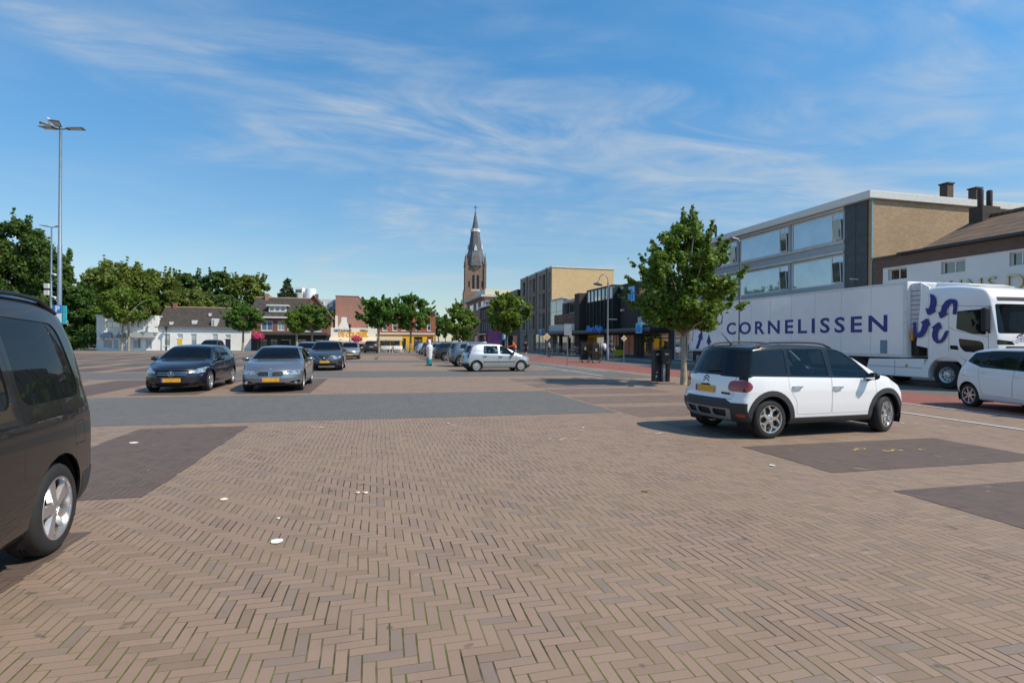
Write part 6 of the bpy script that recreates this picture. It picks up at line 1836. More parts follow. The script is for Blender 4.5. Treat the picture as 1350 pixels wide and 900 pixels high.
tree('pointed dark spruce above the gabled house roof', g, zat(363, Y, 378), 3.0, 5.2, 5.2, L_SPRUCE, 90, n=7000, size=.3, trunk_r=.2, nclump=90, cr=.16, name='spruce_tree', shape='cone', sprigs=0)
# hedge at the left edge of the square
gh = tp(103, 465, 74)
hd = thing('hedge', 'low clipped hedge beside the white annex at the far left', 'hedge', gh)
rg = random.Random(4)
crown('foliage', L_DARK, hd, [(rg.uniform(-5.2, 2.0), rg.uniform(-1, 1), rg.uniform(.5, 2.0), rg.uniform(.5, .9)) for _ in range(40)], 5000, .2, 4)
MB().path([(-1.5, 0, -.05), (-1.5, 0, 1.5)], .08, 6).build('stem', BARK, hd)

# ================================================================ street furniture
POLE = plain('grey_pole', (.24, .26, .29), .45, .5, var=.12)
POLE_BLUE = plain('blue_grey_pole', (.20, .26, .31), .45, .4, var=.12)
def mast(label, px, Y, toppy, r, heads, name='light_mast'):
    v = at(px, 450, Y); H = at(px, toppy, Y).z
    o = thing(name, label, 'lamp post', (v.x, v.y, 0))
    m = MB(); m.lathe([(r * 1.9, 0), (r * 1.9, .04), (r * 1.35, .05), (r * 1.3, H * .5), (r, H * .5 + .05), (r * .8, H - .1)], 14); m.build('pole', POLE_BLUE, o, True)
    for a, L_ in heads:
        d = Vector((math.cos(a), math.sin(a), 0)); s = Vector((-d.y, d.x, 0)); B_ = Vector((0, 0, H - .12))
        m = MB(); m.tube(B_, B_ + d * .35 + Vector((0, 0, .06)), .045, .04, 8)
        p0 = B_ + d * .32 + Vector((0, 0, .03)); p1 = B_ + d * L_ + Vector((0, 0, .13)); w = .24 * L_ ** .5
        up = Vector((0, 0, .10))
        m.hexa([p0 - s*w*.7, p1 - s*w, p1 + s*w, p0 + s*w*.7, p0 - s*w*.5 + up, p1 - s*w*.9 + up * .6, p1 + s*w*.9 + up * .6, p0 + s*w*.5 + up])
        hd = m.build('lamp_head', plain('lamp_housing', (.12, .13, .14), .5), o, bevel=.01)
        g = MB(); q0 = p0 + (p1 - p0) * .2 - Vector((0, 0, .006)); q1 = p0 + (p1 - p0) * .9 - Vector((0, 0, .006))
        g.quad(q0 - s*w*.6, q1 - s*w*.8, q1 + s*w*.8, q0 + s*w*.6); g.build('diffuser', FRAME_W, hd)
    return o, H
tall, TH = mast('tall light mast with four flat lamp heads, a gull on top', 78, 34, 168, .095, [(0.25, 1.25), (PI - .1, 1.3), (-1.15, 1.1), (PI + 1.0 - .2, 1.0)])
low, LH = mast('shorter light mast carrying cameras, behind the tall one', 67, 50, 298, .075, [(PI + .1, .9), (.2, .7)])
for px, py, sz_ in ((64, 377, .26), (64, 386, .26)):
    m = MB(); z = at(66, py, 50).z; m.box(-.55, -.12, -.17, .17, z - .22, z + .22); m.tube((-.12, 0, z), (0, 0, z), .04); m.build('control_box', FRAME_W, low, bevel=.02)
for py in (361, 391):
    m = MB(); z = at(66, py, 50).z; m.tube((.05, 0, z), (.42, -.1, z - .06), .07, .08, 8); m.sphere((.45, -.1, z - .10), .11, 8, 6); m.build('camera', FRAME_W, low, True)
# parking sign on the tall mast
v = at(76, 413, 33.7)
ps = thing('parking_sign', 'blue and white parking sign clamped to the tall light mast', 'sign', (v.x, v.y, 0))
PBLUE = plain('parking_blue', (.02, .20, .62), .4); CYAN = plain('sign_edge_cyan', (.05, .45, .55), .4)
za, zb_ = at(76, 425, 33.7).z, at(76, 402, 33.7).z; zm = za + (zb_ - za) * .52
m = MB(); m.box(-.24, .24, -.03, -.002, zm + .01, zb_); pp = m.build('blue_panel', PBLUE, ps, bevel=.01)
text_mesh('sign_lettering', 'P', .52, WHITE_METAL, pp, wall_text_matrix(Fr((0, -.03, 0), (1, 0, 0), (0, -1, 0)), .0, zm + .09, .004), bold=.02)
m = MB(); m.box(-.24, .24, -.03, -.002, za, zm - .01); wp = m.build('white_panel', WHITE_METAL, ps, bevel=.01)
m = MB()
for k in range(3): m.box(-.17, .17 - .08 * k, -.036, -.031, za + .12 + .12 * k, za + .16 + .12 * k)
m.build('sign_line', PBLUE, wp)
m = MB(); m.box(.25, .50, .05, .09, za - .02, zb_ - .03); m.box(-.25, .48, .002, .045, za - .06, za - .01); m.build('side_panel', CYAN, ps)
m = MB(); m.tube((.0, .0, zm - .2), (.06, .24, zm - .2), .03); m.build('clamp', POLE, ps)

# small lamp before the cottage and one before the restaurant
for lab, px, Y, top in (('slim black lantern post before the white cottage', 219, 76, 430), ('slim black lantern post before the white restaurant', 461, 80, 428)):
    v = at(px, 460, Y); H = zat(top, Y, px)
    o = thing('lantern_post', lab, 'lamp post', (v.x, v.y, 0), 0, 'lantern posts of the square')
    MB().lathe([(.12, 0), (.12, .5), (.06, .55), (.05, H - .6)], 10).build('post', FRAME_D, o, True)
    MB().lathe([(.07, H - .6), (.22, H - .1), (.26, H - .08), (.1, H + .1), (.02, H + .2)], 8).build('lantern', FRAME_D, o, True)

# goose-neck street lamp at the supermarket
v = at(801, 450, 49.8); o = thing('street_lamp', 'curved goose-neck street lamp before the supermarket glass box', 'lamp post', (v.x, v.y, 0), 0)
H = zat(372, 49.8, 803)
MB().lathe([(.14, 0), (.14, .9), (.085, 1.0), (.075, H * .6), (.06, H)], 12).build('pole', POLE, o, True)
k = 49.8 / 720
arc = [(0, 0, H)] + [(-.42 * (1 - math.cos(t)), 0, H + .72 * math.sin(t)) for t in np.linspace(.2, PI * .9, 9)]
end = arc[-1]; MB().path(arc + [(end[0] - .03, 0, end[2] - .12)], .035, 8).build('arm', POLE, o, True)
MB().lathe([(.42, 0), (.44, .05), (.34, .14), (.14, .20), (.06, .34)], 16, Matrix.Translation((end[0] - .1, 0, end[2] - .48)) @ Matrix.Rotation(rad(10), 4, 'Y')).build('lamp_shade', plain('lamp_shade_grey', (.11, .12, .13), .4, .3), o, True)
MB().tube((0, 0, zat(421, 49.8, 803)), (.85, 0, zat(421, 49.8, 803)), .035).build('banner_arm', POLE, o)
MB().tube((-.1, 0, H - .38), (.62, 0, H - .45), .03).build('banner_arm', POLE, o)

# the lamp before the ribbon-window block
v = at(975, 450, 31); o = thing('street_lamp', 'street lamp with thin arm, half hidden between maple and ribbon-window block', 'lamp post', (v.x, v.y, 0), 0)
H = zat(318, 31, 975)
MB().lathe([(.12, 0), (.12, .9), (.07, 1.0), (.045, H)], 12).build('pole', plain('dark_pole', (.10, .11, .12), .5), o, True)
MB().path([(0, 0, H - .1), (-.12, 0, H + .12), (-.42, 0, H + .2)], .035, 8).build('arm', POLE, o, True)
MB().lathe([(.2, 0), (.22, .04), (.12, .12), (.05, .18)], 12, Matrix.Translation((-.5, 0, H + .06))).build('lamp_shade', CLAD, o, True)

# traffic sign seen from behind
v = ground(748, 481.5); o = thing('traffic_sign', 'traffic sign seen from its grey back on a thin pole by the cycle path', 'sign', v, 0)
Y = v.y; H = zat(427, Y, 749)
MB().tube((0, 0, 0), (0, 0, H + .02), .032).build('pole', POLE, o)
m = MB(); m.box(-.24, .24, -.05, -.035, zat(442, Y, 749), H); m.build('sign_panel', plain('sign_back', (.40, .41, .42), .45, .5), o, bevel=.01)
m = MB(); m.box(.10, .28, .0, .015, zat(445, Y, 749), zat(435, Y, 749)); m.build('small_panel', plain('sign_back', (.40, .41, .42), .45, .5), o)
for lab, px, py, Y in (('yellow diamond priority sign near the brick flats entrance', 721, 444, 55), ('yellow diamond priority sign under the supermarket canopy edge', 822.5, 446, 43)):
    v = at(px, py, Y); o = thing('priority_sign', lab, 'sign', (v.x, v.y, 0), 0, 'diamond priority signs')
    MB().tube((0, 0, 0), (0, 0, v.z + .3), .035).build('pole', POLE, o)
    r = .38 if Y > 50 else .24; w = v.z
    m = MB(); m.add([(-r, -.05, w), (0, -.05, w - r), (r, -.05, w), (0, -.05, w + r), (-r, -.038, w), (0, -.038, w - r), (r, -.038, w), (0, -.038, w + r)], [(0,1,2,3), (7,6,5,4), (0,4,5,1), (1,5,6,2), (2,6,7,3), (3,7,4,0)]); m.build('sign_panel', WHITE_METAL, o)
    r *= .68; m = MB(); m.quad((-r, -.056, w), (0, -.056, w - r), (r, -.056, w), (0, -.056, w + r)); m.build('diamond', plain('sign_yellow', (.88, .50, .02), .4), o)
# blue service signs and clutter by the round maple
v = at(666, 443.5, 52); o = thing('blue_sign', 'light blue square sign with a white mark under the round maple', 'sign', (v.x, v.y, 0), 0)
MB().tube((0, 0, 0), (0, 0, v.z - .3), .04).build('pole', POLE, o)
m = MB(); m.box(-.26, .26, -.09, .09, v.z - .33, v.z + .33); bx_ = m.build('sign_panel', plain('sign_azure', (.04, .36, .70), .4), o, bevel=.02); m = MB(); m.box(-.11, .11, -.098, -.092, v.z - .17, v.z + .17); m.build('white_mark', WHITE_METAL, bx_)
v = at(652, 452, 56); o = thing('poster_column', 'advertising box with a purple and pink poster beside the round maple', 'advertising', (v.x, v.y, 0), 0)
m = MB(); m.box(-.75, .75, -.12, .12, .0, .5); m.build('foot', FRAME_D, o); m = MB(); m.box(-.8, .8, -.15, .15, .502, 2.9); bx_ = m.build('case', FRAME_D, o, bevel=.02)
t = NT('purple_poster'); vv = t.obj(); nn = t.noise(vv, 2.2, 5, .7, 1.0); t.bsdf(t.ramp(nn, [(.35, (.02, .01, .05)), (.5, (.06, .025, .12)), (.6, (.14, .02, .08)), (.7, (.05, .02, .1))]), .4)
m = MB(); m.quad((-.7, -.156, .7), (.7, -.156, .7), (.7, -.156, 2.8), (-.7, -.156, 2.8)); m.build('poster', t.mat, bx_)

# two waste bins on the verge
v = ground(865.5, 502.5); o = thing('waste_bin', 'black square waste bin with worn white stickers, left of the pair by the maple', 'bin', v, ALPHA, 'bins by the maple')
Hb = zat(461, v.y, 865)
m = MB(); m.box(-.16, .16, -.16, .16, 0, Hb - .06); bo = m.build('body', plain('bin_black', (.016, .016, .017), .5, var=.4, scale=5), o, bevel=.015)
m = MB(); m.box(-.18, .18, -.18, .18, Hb - .058, Hb); m.build('lid', BLACK, o, bevel=.01)
random.seed(9)
m = MB()
for a, z, w, h in ((-.1, Hb - .22, .09, .07), (.02, Hb - .18, .1, .06), (.06, Hb - .27, .07, .05), (-.12, .18, .05, .08), (-.09, .36, .05, .05)): m.box(a, a + w, -.164, -.161, z, z + h)
m.build('sticker', plain('sticker_white', (.6, .6, .58), .6, var=.4, scale=20), bo)
v = ground(876.5, 503); o = thing('waste_bin', 'wide black litter bin raised on two posts, right of the pair by the maple', 'bin', v, ALPHA, 'bins by the maple')
Hb = zat(461, v.y, 876)
m = MB(); m.box(-.20, .20, -.18, .18, Hb - .58, Hb); bo = m.build('body', plain('bin_black', (.016, .016, .017), .5, var=.4, scale=5), o, bevel=.02)
m = MB(); m.box(-.10, .06, -.184, -.181, Hb - .2, Hb - .14); m.build('sticker', plain('sticker_white', (.6, .6, .58), .6, var=.4, scale=20), bo)
for a, b_, mt in ((-.12, -.02, POLE), (.04, .18, BLACK)):
    m = MB(); m.box(a, b_, -.08, .08, 0, Hb - .583); m.build('post', mt, o)

# black roll cages on the pavement edge
def cage(label, px0, px1, pyt, pyb):
    g = ground((px0 + px1) / 2, pyb); Y = g.y; w = (px1 - px0) / 720 * Y; H = zat(pyt, Y, px0)
    o = thing('roll_cage', label, 'roll cage', g, 0.1, 'roll cages before the supermarket')
    m = MB()
    for x in (-w/2, w/2):
        for y in (-.35, .35): m.tube((x, y, .1), (x, y, H), .025)
    for k in range(9):
        z = .25 + (H - .25) * k / 8
        for y in (-.35, .35): m.tube((-w/2, y, z), (w/2, y, z), .012)
        for x in (-w/2, w/2): m.tube((x, -.35, z), (x, .35, z), .012)
    m.build('frame', BLACK, o)
    m = MB(); m.box(-w/2 + .04, w/2 - .04, -.31, .31, .2, H * .52); m.box(-w/2 + .06, w/2 - .06, -.28, .28, H * .55, H * .95); m.build('load', plain('dark_crate', (.02, .02, .022), .6, var=.5, scale=5), o)
    m = MB(); m.box(-w * .1, w * .12, -.33, -.315, H * .6, H * .72); m.build('tag', FRAME_W, o)
    for x in (-w/2 + .06, w/2 - .06): MB().lathe([(.06, -.02), (.06, .02)], 10, Matrix.Translation((x, -.3, .065)) @ Matrix.Rotation(PI/2, 4, 'X')).build('castor', RUBBER, o)
cage('tall black roll cage, left of the two before the supermarket', 765.5, 775, 450, 477.5)
cage('tall black roll cage with a white tag, right of the two before the supermarket', 779, 790, 452, 478)
# wire trolley and yellow flower crate stand
g = ground(838, 471); Y = g.y
o = thing('display_stand', 'pale blue display box outside the supermarket', 'stand', (g.x, g.y, .09), ALPHA)
m = MB(); m.box(-.55, .55, -.35, .35, .08, 1.15); m.build('cabinet', plain('pale_blue_box', (.42, .55, .64), .5, var=.1), o, bevel=.03); m = MB(); m.box(-.58, .58, -.38, .38, 1.152, 1.25); m.build('lid', FRAME_W, o); m = MB(); m.box(-.5, .5, -.3, .3, 0, .078); m.build('base', BLACK, o)
g = ground(812, 472)
o = thing('flower_stand', 'yellow crate of green plants on the supermarket pavement', 'stand', (g.x, g.y, .09), ALPHA)
m = MB(); m.hexa([(-.6, -.35, .15), (.6, -.35, .15), (.6, .35, .15), (-.6, .35, .15), (-.75, -.45, .75), (.75, -.45, .75), (.75, .45, .75), (-.75, .45, .75)]); m.build('crate', plain('crate_yellow', (.70, .52, .04), .5, var=.15), o)
m = MB()
for x in (-.5, .5): m.box(x - .03, x + .03, -.3, .3, 0, .148)
m.build('leg', BLACK, o)
crown('foliage', L_PLANE, o, [(-.4, 0, .85, .3), (.1, 0, .95, .35), (.5, 0, .82, .25)], 500, .07, 8)
g = ground(850, 470.5)
o = thing('shopping_trolley', 'wire shopping trolley parked by the supermarket wall', 'trolley', (g.x, g.y, .09), ALPHA)
m = MB()
for k in range(7):
    z = .45 + k * .09; m.path([(-.45, -.25, z), (.45, -.3, z), (.45, .3, z), (-.45, .25, z), (-.45, -.25, z)], .010, 5)
m.build('basket', GALV, o); m = MB(); m.path([(.55, -.28, 1.05), (.55, .28, 1.05)], .025, 6)
for y in (-.27, .27): m.path([(.55, y, 1.05), (.42, y, .5), (.40, y, .12)], .018, 6); m.path([(.4, y, .16), (-.42, y * .8, .13)], .018, 6)
m.build('frame', GALV, o)

# hanging flower balls on posts
L_PINK = leaf_mat('pink_petals', (.45, .03, .10), (.75, .12, .24), .3)
for lab, px, py, Y in (('round pink geranium ball on a post before the gabled house', 340, 442.5, 68), ('pink flower ball on a post before the white restaurant', 470, 446.5, 72)):
    v = at(px, py, Y); o = thing('flower_basket', lab, 'flower basket', (v.x, v.y, 0), 0, 'pink flower baskets on posts')
    MB().tube((0, 0, 0), (0, 0, v.z), .06).build('post', FRAME_D, o)
    crown('flowers', L_PINK, o, [(-.35, 0, v.z, .42), (.35, 0, v.z - .02, .42), (0, 0, v.z + .12, .45), (0, -.3, v.z - .1, .4)], 900, .10, 5)

# terrace chairs and tables before the cafe
def chair_proto(mat):
    o = thing('terrace_chair', 'x', 'chair', (0, 0, 0), 0, 'white terrace chairs before the cafe')
    m = MB(); m.box(-.22, .22, -.22, .22, .43, .47); m.build('seat', mat, o)
    m = MB(); m.box(-.22, .22, .20, .24, .473, .92); m.build('backrest', mat, o)
    for x in (-.19, .19):
        for y in (-.19, .19): m = MB(); m.tube((x, y, 0), (x * .95, y * .95, .428), .02, None, 6); m.build('leg', mat, o)
    return o
WCH = plain('terrace_white', (.72, .71, .68), .5)
c1 = chair_proto(WCH)
def table_proto():
    o = thing('terrace_table', 'x', 'table', (0, 0, 0), 0, 'terrace tables before the cafe')
    m = MB(); m.lathe([(.38, .70), (.38, .735)], 16); m.build('tabletop', WCH, o)
    m = MB(); m.lathe([(.22, 0), (.22, .03), (.03, .05), (.03, .698)], 10); m.build('pedestal', FRAME_D, o)
    return o
t1 = table_proto()
CHL = 'white chair among the indistinct terrace chairs before the corner cafe'
TBL = 'small round white terrace table before the corner cafe'
for i, px in enumerate((506, 513, 521, 527)):
    g = ground(px, 464.6 + .3 * (i % 2)); t_ = t1 if i == 0 else copy_tree(t1); t_.location = (g.x, g.y, 0); t_['label'] = TBL
    for j, (dx, dy, rz) in enumerate(((-.62, -.1, PI/2), (.62, .05, -PI/2), (0, -.6, PI), (.1, .62, 0))):
        c_ = c1 if i == 0 and j == 0 else copy_tree(c1)
        c_.location = (g.x + dx, g.y + dy, 0); c_.rotation_euler = (0, 0, rz + .2 * i); c_['label'] = CHL

# gull and pigeon
def bird(name, label, loc, s, mat, mat2, rz):
    o = thing(name, label, 'bird', loc, rz)
    m = MB(); m.path([(-.20*s, 0, .12*s), (-.10*s, 0, .13*s), (0, 0, .15*s), (.10*s, 0, .19*s), (.14*s, 0, .25*s), (.18*s, 0, .27*s), (.23*s, 0, .26*s)], [.012*s, .05*s, .075*s, .06*s, .04*s, .042*s, .008*s], 10); m.build('body', mat, o, True)
    m = MB(); m.hexa([(-.26*s, -.05*s, .11*s), (.06*s, -.085*s, .13*s), (.06*s, .085*s, .13*s), (-.26*s, .05*s, .11*s), (-.25*s, -.04*s, .13*s), (.05*s, -.07*s, .20*s), (.05*s, .07*s, .20*s), (-.25*s, .04*s, .13*s)]); m.build('wings', mat2, o, True)
    for y in (-.03, .03): m = MB(); m.tube((.01*s, y*s, 0), (.0, y*s, .09*s), .008*s, None, 5); m.build('leg', plain('bird_leg', (.5, .2, .08), .6), o)
    return o
vm = at(78, 450, 34)
bird('gull', 'white gull perched on top of the tall light mast', (vm.x - .36, vm.y - .40, TH + .09), 1.3, WHITE_METAL, plain('gull_grey', (.45, .47, .5), .6), 2.6)
g = ground(496, 474.5); bird('pigeon', 'dark pigeon standing on the empty paving of the square', g, .9, plain('pigeon_grey', (.05, .05, .06), .7), plain('pigeon_wing', (.08, .08, .09), .7), .6)

# ================================================================ people and bicycles
SKIN = plain('skin', (.48, .27, .18), .55, var=.06)
def skinned(name, verts, edges, radii, mat, parent, sub=1, root=0):
    me = bpy.data.meshes.new(name); me.from_pydata(verts, edges, [])
    o = bpy.data.objects.new(name, me); COL.objects.link(o)
    md = o.modifiers.new('skin', 'SKIN'); md.use_smooth_shade = True
    for i, r in enumerate(radii):
        sv = me.skin_vertices[0].data[i]
        sv.radius = (r, r) if not isinstance(r, tuple) else r
        sv.use_root = (i == root)
    if sub:
        s = o.modifiers.new('sub', 'SUBSURF'); s.levels = sub; s.render_levels = sub
    dg = bpy.context.evaluated_depsgraph_get()
    m2 = bpy.data.meshes.new_from_object(o.evaluated_get(dg)); m2.name = name
    bpy.data.objects.remove(o); bpy.data.meshes.remove(me)
    m2.materials.clear(); m2.materials.append(mat)
    o = bpy.data.objects.new(name, m2)
    return link(o, parent)

def person(label, loc, rz, H, skin, top, legs, hair, shoes, pose=None, short=False, bare_arms=True, legcol=None):
    """pose: stride (m), arm bend; figure faces +x"""
    P = dict(stride=.18, arm=(.10, -.08), lean=0.0, seat=None, reach=None); P.update(pose or {})
    o = thing('person', label, 'person', loc, rz)
    k = H / 1.75; L_ = P['lean']
    hip = .93; st = P['stride']
    V = [(0, 0, hip), (L_*.3, 0, 1.12), (L_*.7, 0, 1.38), (L_, 0, 1.50), (L_+.02, 0, 1.56), (L_+.03, 0, 1.66), (L_+.03, 0, 1.74)]
    E = [(0,1), (1,2), (2,3), (3,4), (4,5), (5,6)]; R = [(.125, .155), (.11, .135), (.12, .165), (.065, .075), .055, (.085, .075), .055]
    for s in (1, -1):
        a = P['arm'][0 if s > 0 else 1]; n = len(V)
        sh = (L_*.75, s*.19, 1.42); el = (L_*.75 + a, s*.24, 1.14); wr = (L_*.75 + a*1.6 + .06, s*.23, .90)
        if P['reach']: el = (L_*.75 + .16, s*.24, 1.18); wr = (P['reach'][0], s*.22, P['reach'][1])
        d = Vector(wr) - Vector(el); d = d.normalized() * .09
        hn = tuple(Vector(wr) + d)
        V += [sh, el, wr, hn]; E += [(2, n), (n, n+1), (n+1, n+2), (n+2, n+3)]; R += [.06, .043, .030, .034]
    for s in (1, -1):
        n = len(V); f = st * s
        if P['seat']:
            V += [(.02, s*.09, hip - .04), (.36, s*.10, hip - .18), (.24 + .1*s, s*.10, .32), (.34 + .1*s, s*.10, .27)]
        else:
            V += [(.01, s*.095, hip - .05), (f*.55 + .03, s*.10, .50), (f - .02, s*.10, .085), (f + .15, s*.11, .045)]
        E += [(0, n), (n, n+1), (n+1, n+2), (n+2, n+3)]; R += [.088, .058, .038, .036]
    V = [(x*k, y*k, z*k) for x, y, z in V]; R = [tuple(c*k for c in r) if isinstance(r, tuple) else r*k for r in R]
    body = skinned('body', V, E, R, skin, o)
    # clothing follows the same joints a little wider
    tv = V[:4] + [V[7], V[8], V[11], V[12]]; tr_ = [tuple(c*1.10 for c in R[0]), tuple(c*1.12 for c in R[1]), tuple(c*1.08 for c in R[2]), tuple(c*1.0 for c in R[3]), .072*k, .056*k, .072*k, .056*k]
    te = [(0,1), (1,2), (2,3), (2,4), (4,5), (2,6), (6,7)]
    if not bare_arms:
        tv += [V[9], V[13]]; tr_ += [.042*k, .042*k]; te += [(5, 8), (7, 9)]
    skinned('top', tv, te, tr_, top, o)
    a, b_ = 15, 19
    ext = 2 if not short else 1
    lv = [V[0]] + V[a:a+ext+1] + V[b_:b_+ext+1]; n1 = ext + 1
    lr = [tuple(c*1.06 for c in R[0])] + [.098*k, .072*k, .055*k][:n1] + [.098*k, .072*k, .055*k][:n1]
    le = [(0, 1), (0, n1 + 1)] + [(1+i, 2+i) for i in range(ext)] + [(n1+1+i, n1+2+i) for i in range(ext)]
    skinned('trousers' if not short else 'shorts', lv, le, lr, legs, o)
    hd = V[5]
    m = MB(); m.sphere((hd[0] - .018*k, 0, hd[2] + .045*k), (.105*k, .092*k, .098*k), 14, 10); m.build('hair', hair, o, True)
    for s, i in ((1, 18), (-1, 22)):
        f = V[i]; g_ = V[i-1]; m = MB(); m.path([(g_[0] - .05*k, g_[1], g_[2] - .045*k), (g_[0] + .05*k, g_[1], g_[2] - .03*k), (f[0] + .04*k, f[1], f[2] - .008*k)], [.042*k, .052*k, .036*k], 8); m.build('shoe', shoes, o, True)
    m = MB()
    for s in (1, -1): m.sphere((hd[0] + .080*k, s*.032*k, hd[2] - .0*k), (.012*k, .014*k, .009*k), 6, 4)
    m.build('eyes', FRAME_D, o); m = MB(); m.sphere((hd[0] + .095*k, 0, hd[2] - .03*k), (.018*k, .014*k, .022*k), 6, 5); m.sphere((hd[0] + .085*k, 0, hd[2] - .065*k), (.008*k, .025*k, .007*k), 6, 4); m.build('face', plain('skin_dark', (.36, .17, .12), .6), o, True)
    return o
CL_WHITE = plain('white_cloth', (.74, .74, .74), .85, var=.06, scale=5); CL_TEAL = plain('teal_cloth', (.0, .22, .26), .85); CL_BLACK = plain('black_cloth', (.018, .018, .02), .85)
CL_ORANGE = plain('orange_cloth', (.85, .12, .015), .8); CL_NAVY = plain('navy_cloth', (.02, .03, .07), .85); CL_GREY = plain('grey_cloth', (.30, .31, .33), .85); HAIR = plain('dark_hair', (.02, .014, .01), .6); SHOE = plain('dark_shoe', (.02, .02, .02), .6); CL_JEANS = plain('denim', (.06, .09, .16), .85)

# woman in white veil over a teal dress, walking to the left-away
g = ground(566, 482)
pz = person('woman in a long white veil and teal dress walking across the square', g, rad(200), 1.62, SKIN, CL_WHITE, CL_TEAL, CL_WHITE, SHOE, dict(stride=.14))
m = MB(); m.lathe([(.30, .10), (.28, .3), (.26, .6), (.22, .9), (.20, 1.05)], 18, Matrix.Diagonal((.62, .58, 1, 1)).to_4x4()); m.build('dress', CL_TEAL, pz, True)
m = MB(); m.lathe([(.22, .42), (.28, .62), (.29, .88), (.335, 1.12), (.33, 1.25), (.20, 1.335), (.12, 1.385), (.165, 1.48), (.14, 1.58), (.03, 1.64)], 18, Matrix.Translation((.0, .02, 0)) @ Matrix.Diagonal((.62, .66, 1, 1)).to_4x4()); m.build('veil', CL_WHITE, pz, True)
# woman in dark shorts at the cycle path
g = ground(693, 471)
person('bare-legged woman in a dark dress walking by the cycle path', g, rad(70), 1.72, SKIN, CL_BLACK, CL_BLACK, HAIR, SHOE, dict(stride=.16), short=True)
g = at(680, 466, 56)
person('person in a bright orange jacket and pale trousers leaning forward, under the blue sign', (g.x, g.y, 0), rad(185), 1.70, SKIN, CL_ORANGE, CL_GREY, HAIR, SHOE, dict(lean=.30, stride=.10, reach=(.75, 1.1)), bare_arms=False)
g = ground(797, 474); 
person('shopper in a white shirt and dark trousers at the supermarket entrance', (g.x, g.y, 0), rad(120), 1.70, SKIN, CL_WHITE, CL_NAVY, HAIR, SHOE, dict(stride=.10))
g = ground(806, 473.5)
person('shopper in navy clothes beside the shopper in the white shirt', (g.x, g.y, .0), rad(-60), 1.74, SKIN, CL_NAVY, CL_JEANS, HAIR, SHOE, dict(stride=.05))

def bicycle(label, loc, rz, mat, group=None, sidebag=None):
    o = thing('bicycle', label, 'bicycle', loc, rz, group)
    for x in (-.54, .54):
        M = Matrix.Translation((x, 0, .345)) @ Matrix.Rotation(PI/2, 4, 'X')
        m = MB(); m.lathe([(.335, -.018), (.345, 0), (.335, .018), (.318, 0)], 22, M, close=True); w = m.build('wheel', RUBBER, o, True)
        m = MB()
        for k in range(8): a = PI * k / 4; m.tube((x, 0, .345), (x + .32*math.cos(a), 0, .345 + .32*math.sin(a)), .004, None, 4)
        m.build('spokes', GALV, w)
    m = MB(); B_ = (-.08, 0, .30); S_ = (-.24, 0, .80); Hh = (.36, 0, .86); Hl = (.40, 0, .72)
    for a, b_ in ((B_, S_), (B_, Hl), (S_, Hh), ((-.54, 0, .345), B_), ((-.54, 0, .345), (-.22, 0, .74)), (Hh, Hl), (Hl, (.54, 0, .345))): m.tube(a, b_, .018, None, 8)
    m.build('frame', mat, o)
    m = MB(); m.hexa([(-.40, -.09, .92), (-.12, -.03, .92), (-.12, .03, .92), (-.40, .09, .92), (-.40, -.08, .97), (-.12, -.025, .96), (-.12, .025, .96), (-.40, .08, .97)]); m.tube((-.26, 0, .78), (-.28, 0, .93), .014); m.build('saddle', BLACK, o)
    m = MB(); m.path([(.20, -.28, 1.02), (.34, -.22, 1.06), (.36, 0, 1.04), (.34, .22, 1.06), (.20, .28, 1.02)], .013, 6); m.tube((.36, 0, .84), (.36, 0, 1.04), .014); m.build('handlebar', GALV, o)
    m = MB(); m.lathe([(.09, -.01), (.09, .01)], 14, Matrix.Translation(B_) @ Matrix.Rotation(PI/2, 4, 'X')); m.tube((-.08, -.06, .30), (.06, -.06, .20), .012); m.tube((-.08, .06, .30), (-.22, .06, .40), .012); m.build('crank', GALV, o)
    m = MB(); m.box(-.74, -.34, -.07, .07, .74, .76); m.tube((-.70, 0, .74), (-.56, 0, .38), .008); m.build('carrier', GALV, o)
    if sidebag:
        m = MB()
        for y in (-.19, .08): m.box(-.76, -.40, y, y + .11, .42, .74)
        m.build('pannier', sidebag, o, bevel=.03)
    return o
g = ground(599, 479.6)
bk = bicycle('black bicycle with yellow pannier bags ridden past the parked cars', g, rad(160), BLACK, None, plain('pannier_yellow', (.75, .72, .03), .6))
person('rider in a black shirt on the bicycle with yellow bags', g, rad(160), 1.74, SKIN, CL_BLACK, CL_BLACK, HAIR, SHOE, dict(seat=True, lean=.12, reach=(.38, 1.10)), short=True)
bl = 'parked dark bicycle in the loose row before the narrow shop'
for i, (px, py) in enumerate(((730, 468.5), (734, 469), (738.5, 468.8), (743, 469.2), (754, 470), (758, 470.4), (762, 470.2))):
    g = ground(px, py)
    o = bicycle(bl, (g.x, g.y, .0), rad(15 + 14 * (i % 3)), (BLACK, CLAD, plain('bike_blue', (.03, .05, .10), .4))[i % 3], 'bicycles parked before the narrow shop')
for i, (px, py) in enumerate(((536, 465.3), (540, 465.5), (544, 465.2))):
    g = ground(px, py); bicycle('parked black bicycle leaning before the corner cafe', (g.x, g.y, 0), rad(80 + 20 * i), BLACK, 'bicycles parked before the corner cafe')
g = ground(720.5, 470.5)
bicycle('bicycle held by the person in grey under the diamond sign', (g.x, g.y, 0), rad(150), CLAD)
g = ground(724, 470.2)
person('person in grey holding a bicycle under the diamond sign', (g.x, g.y, 0), rad(170), 1.70, SKIN, CL_GREY, CL_JEANS, HAIR, SHOE, dict(stride=.06))
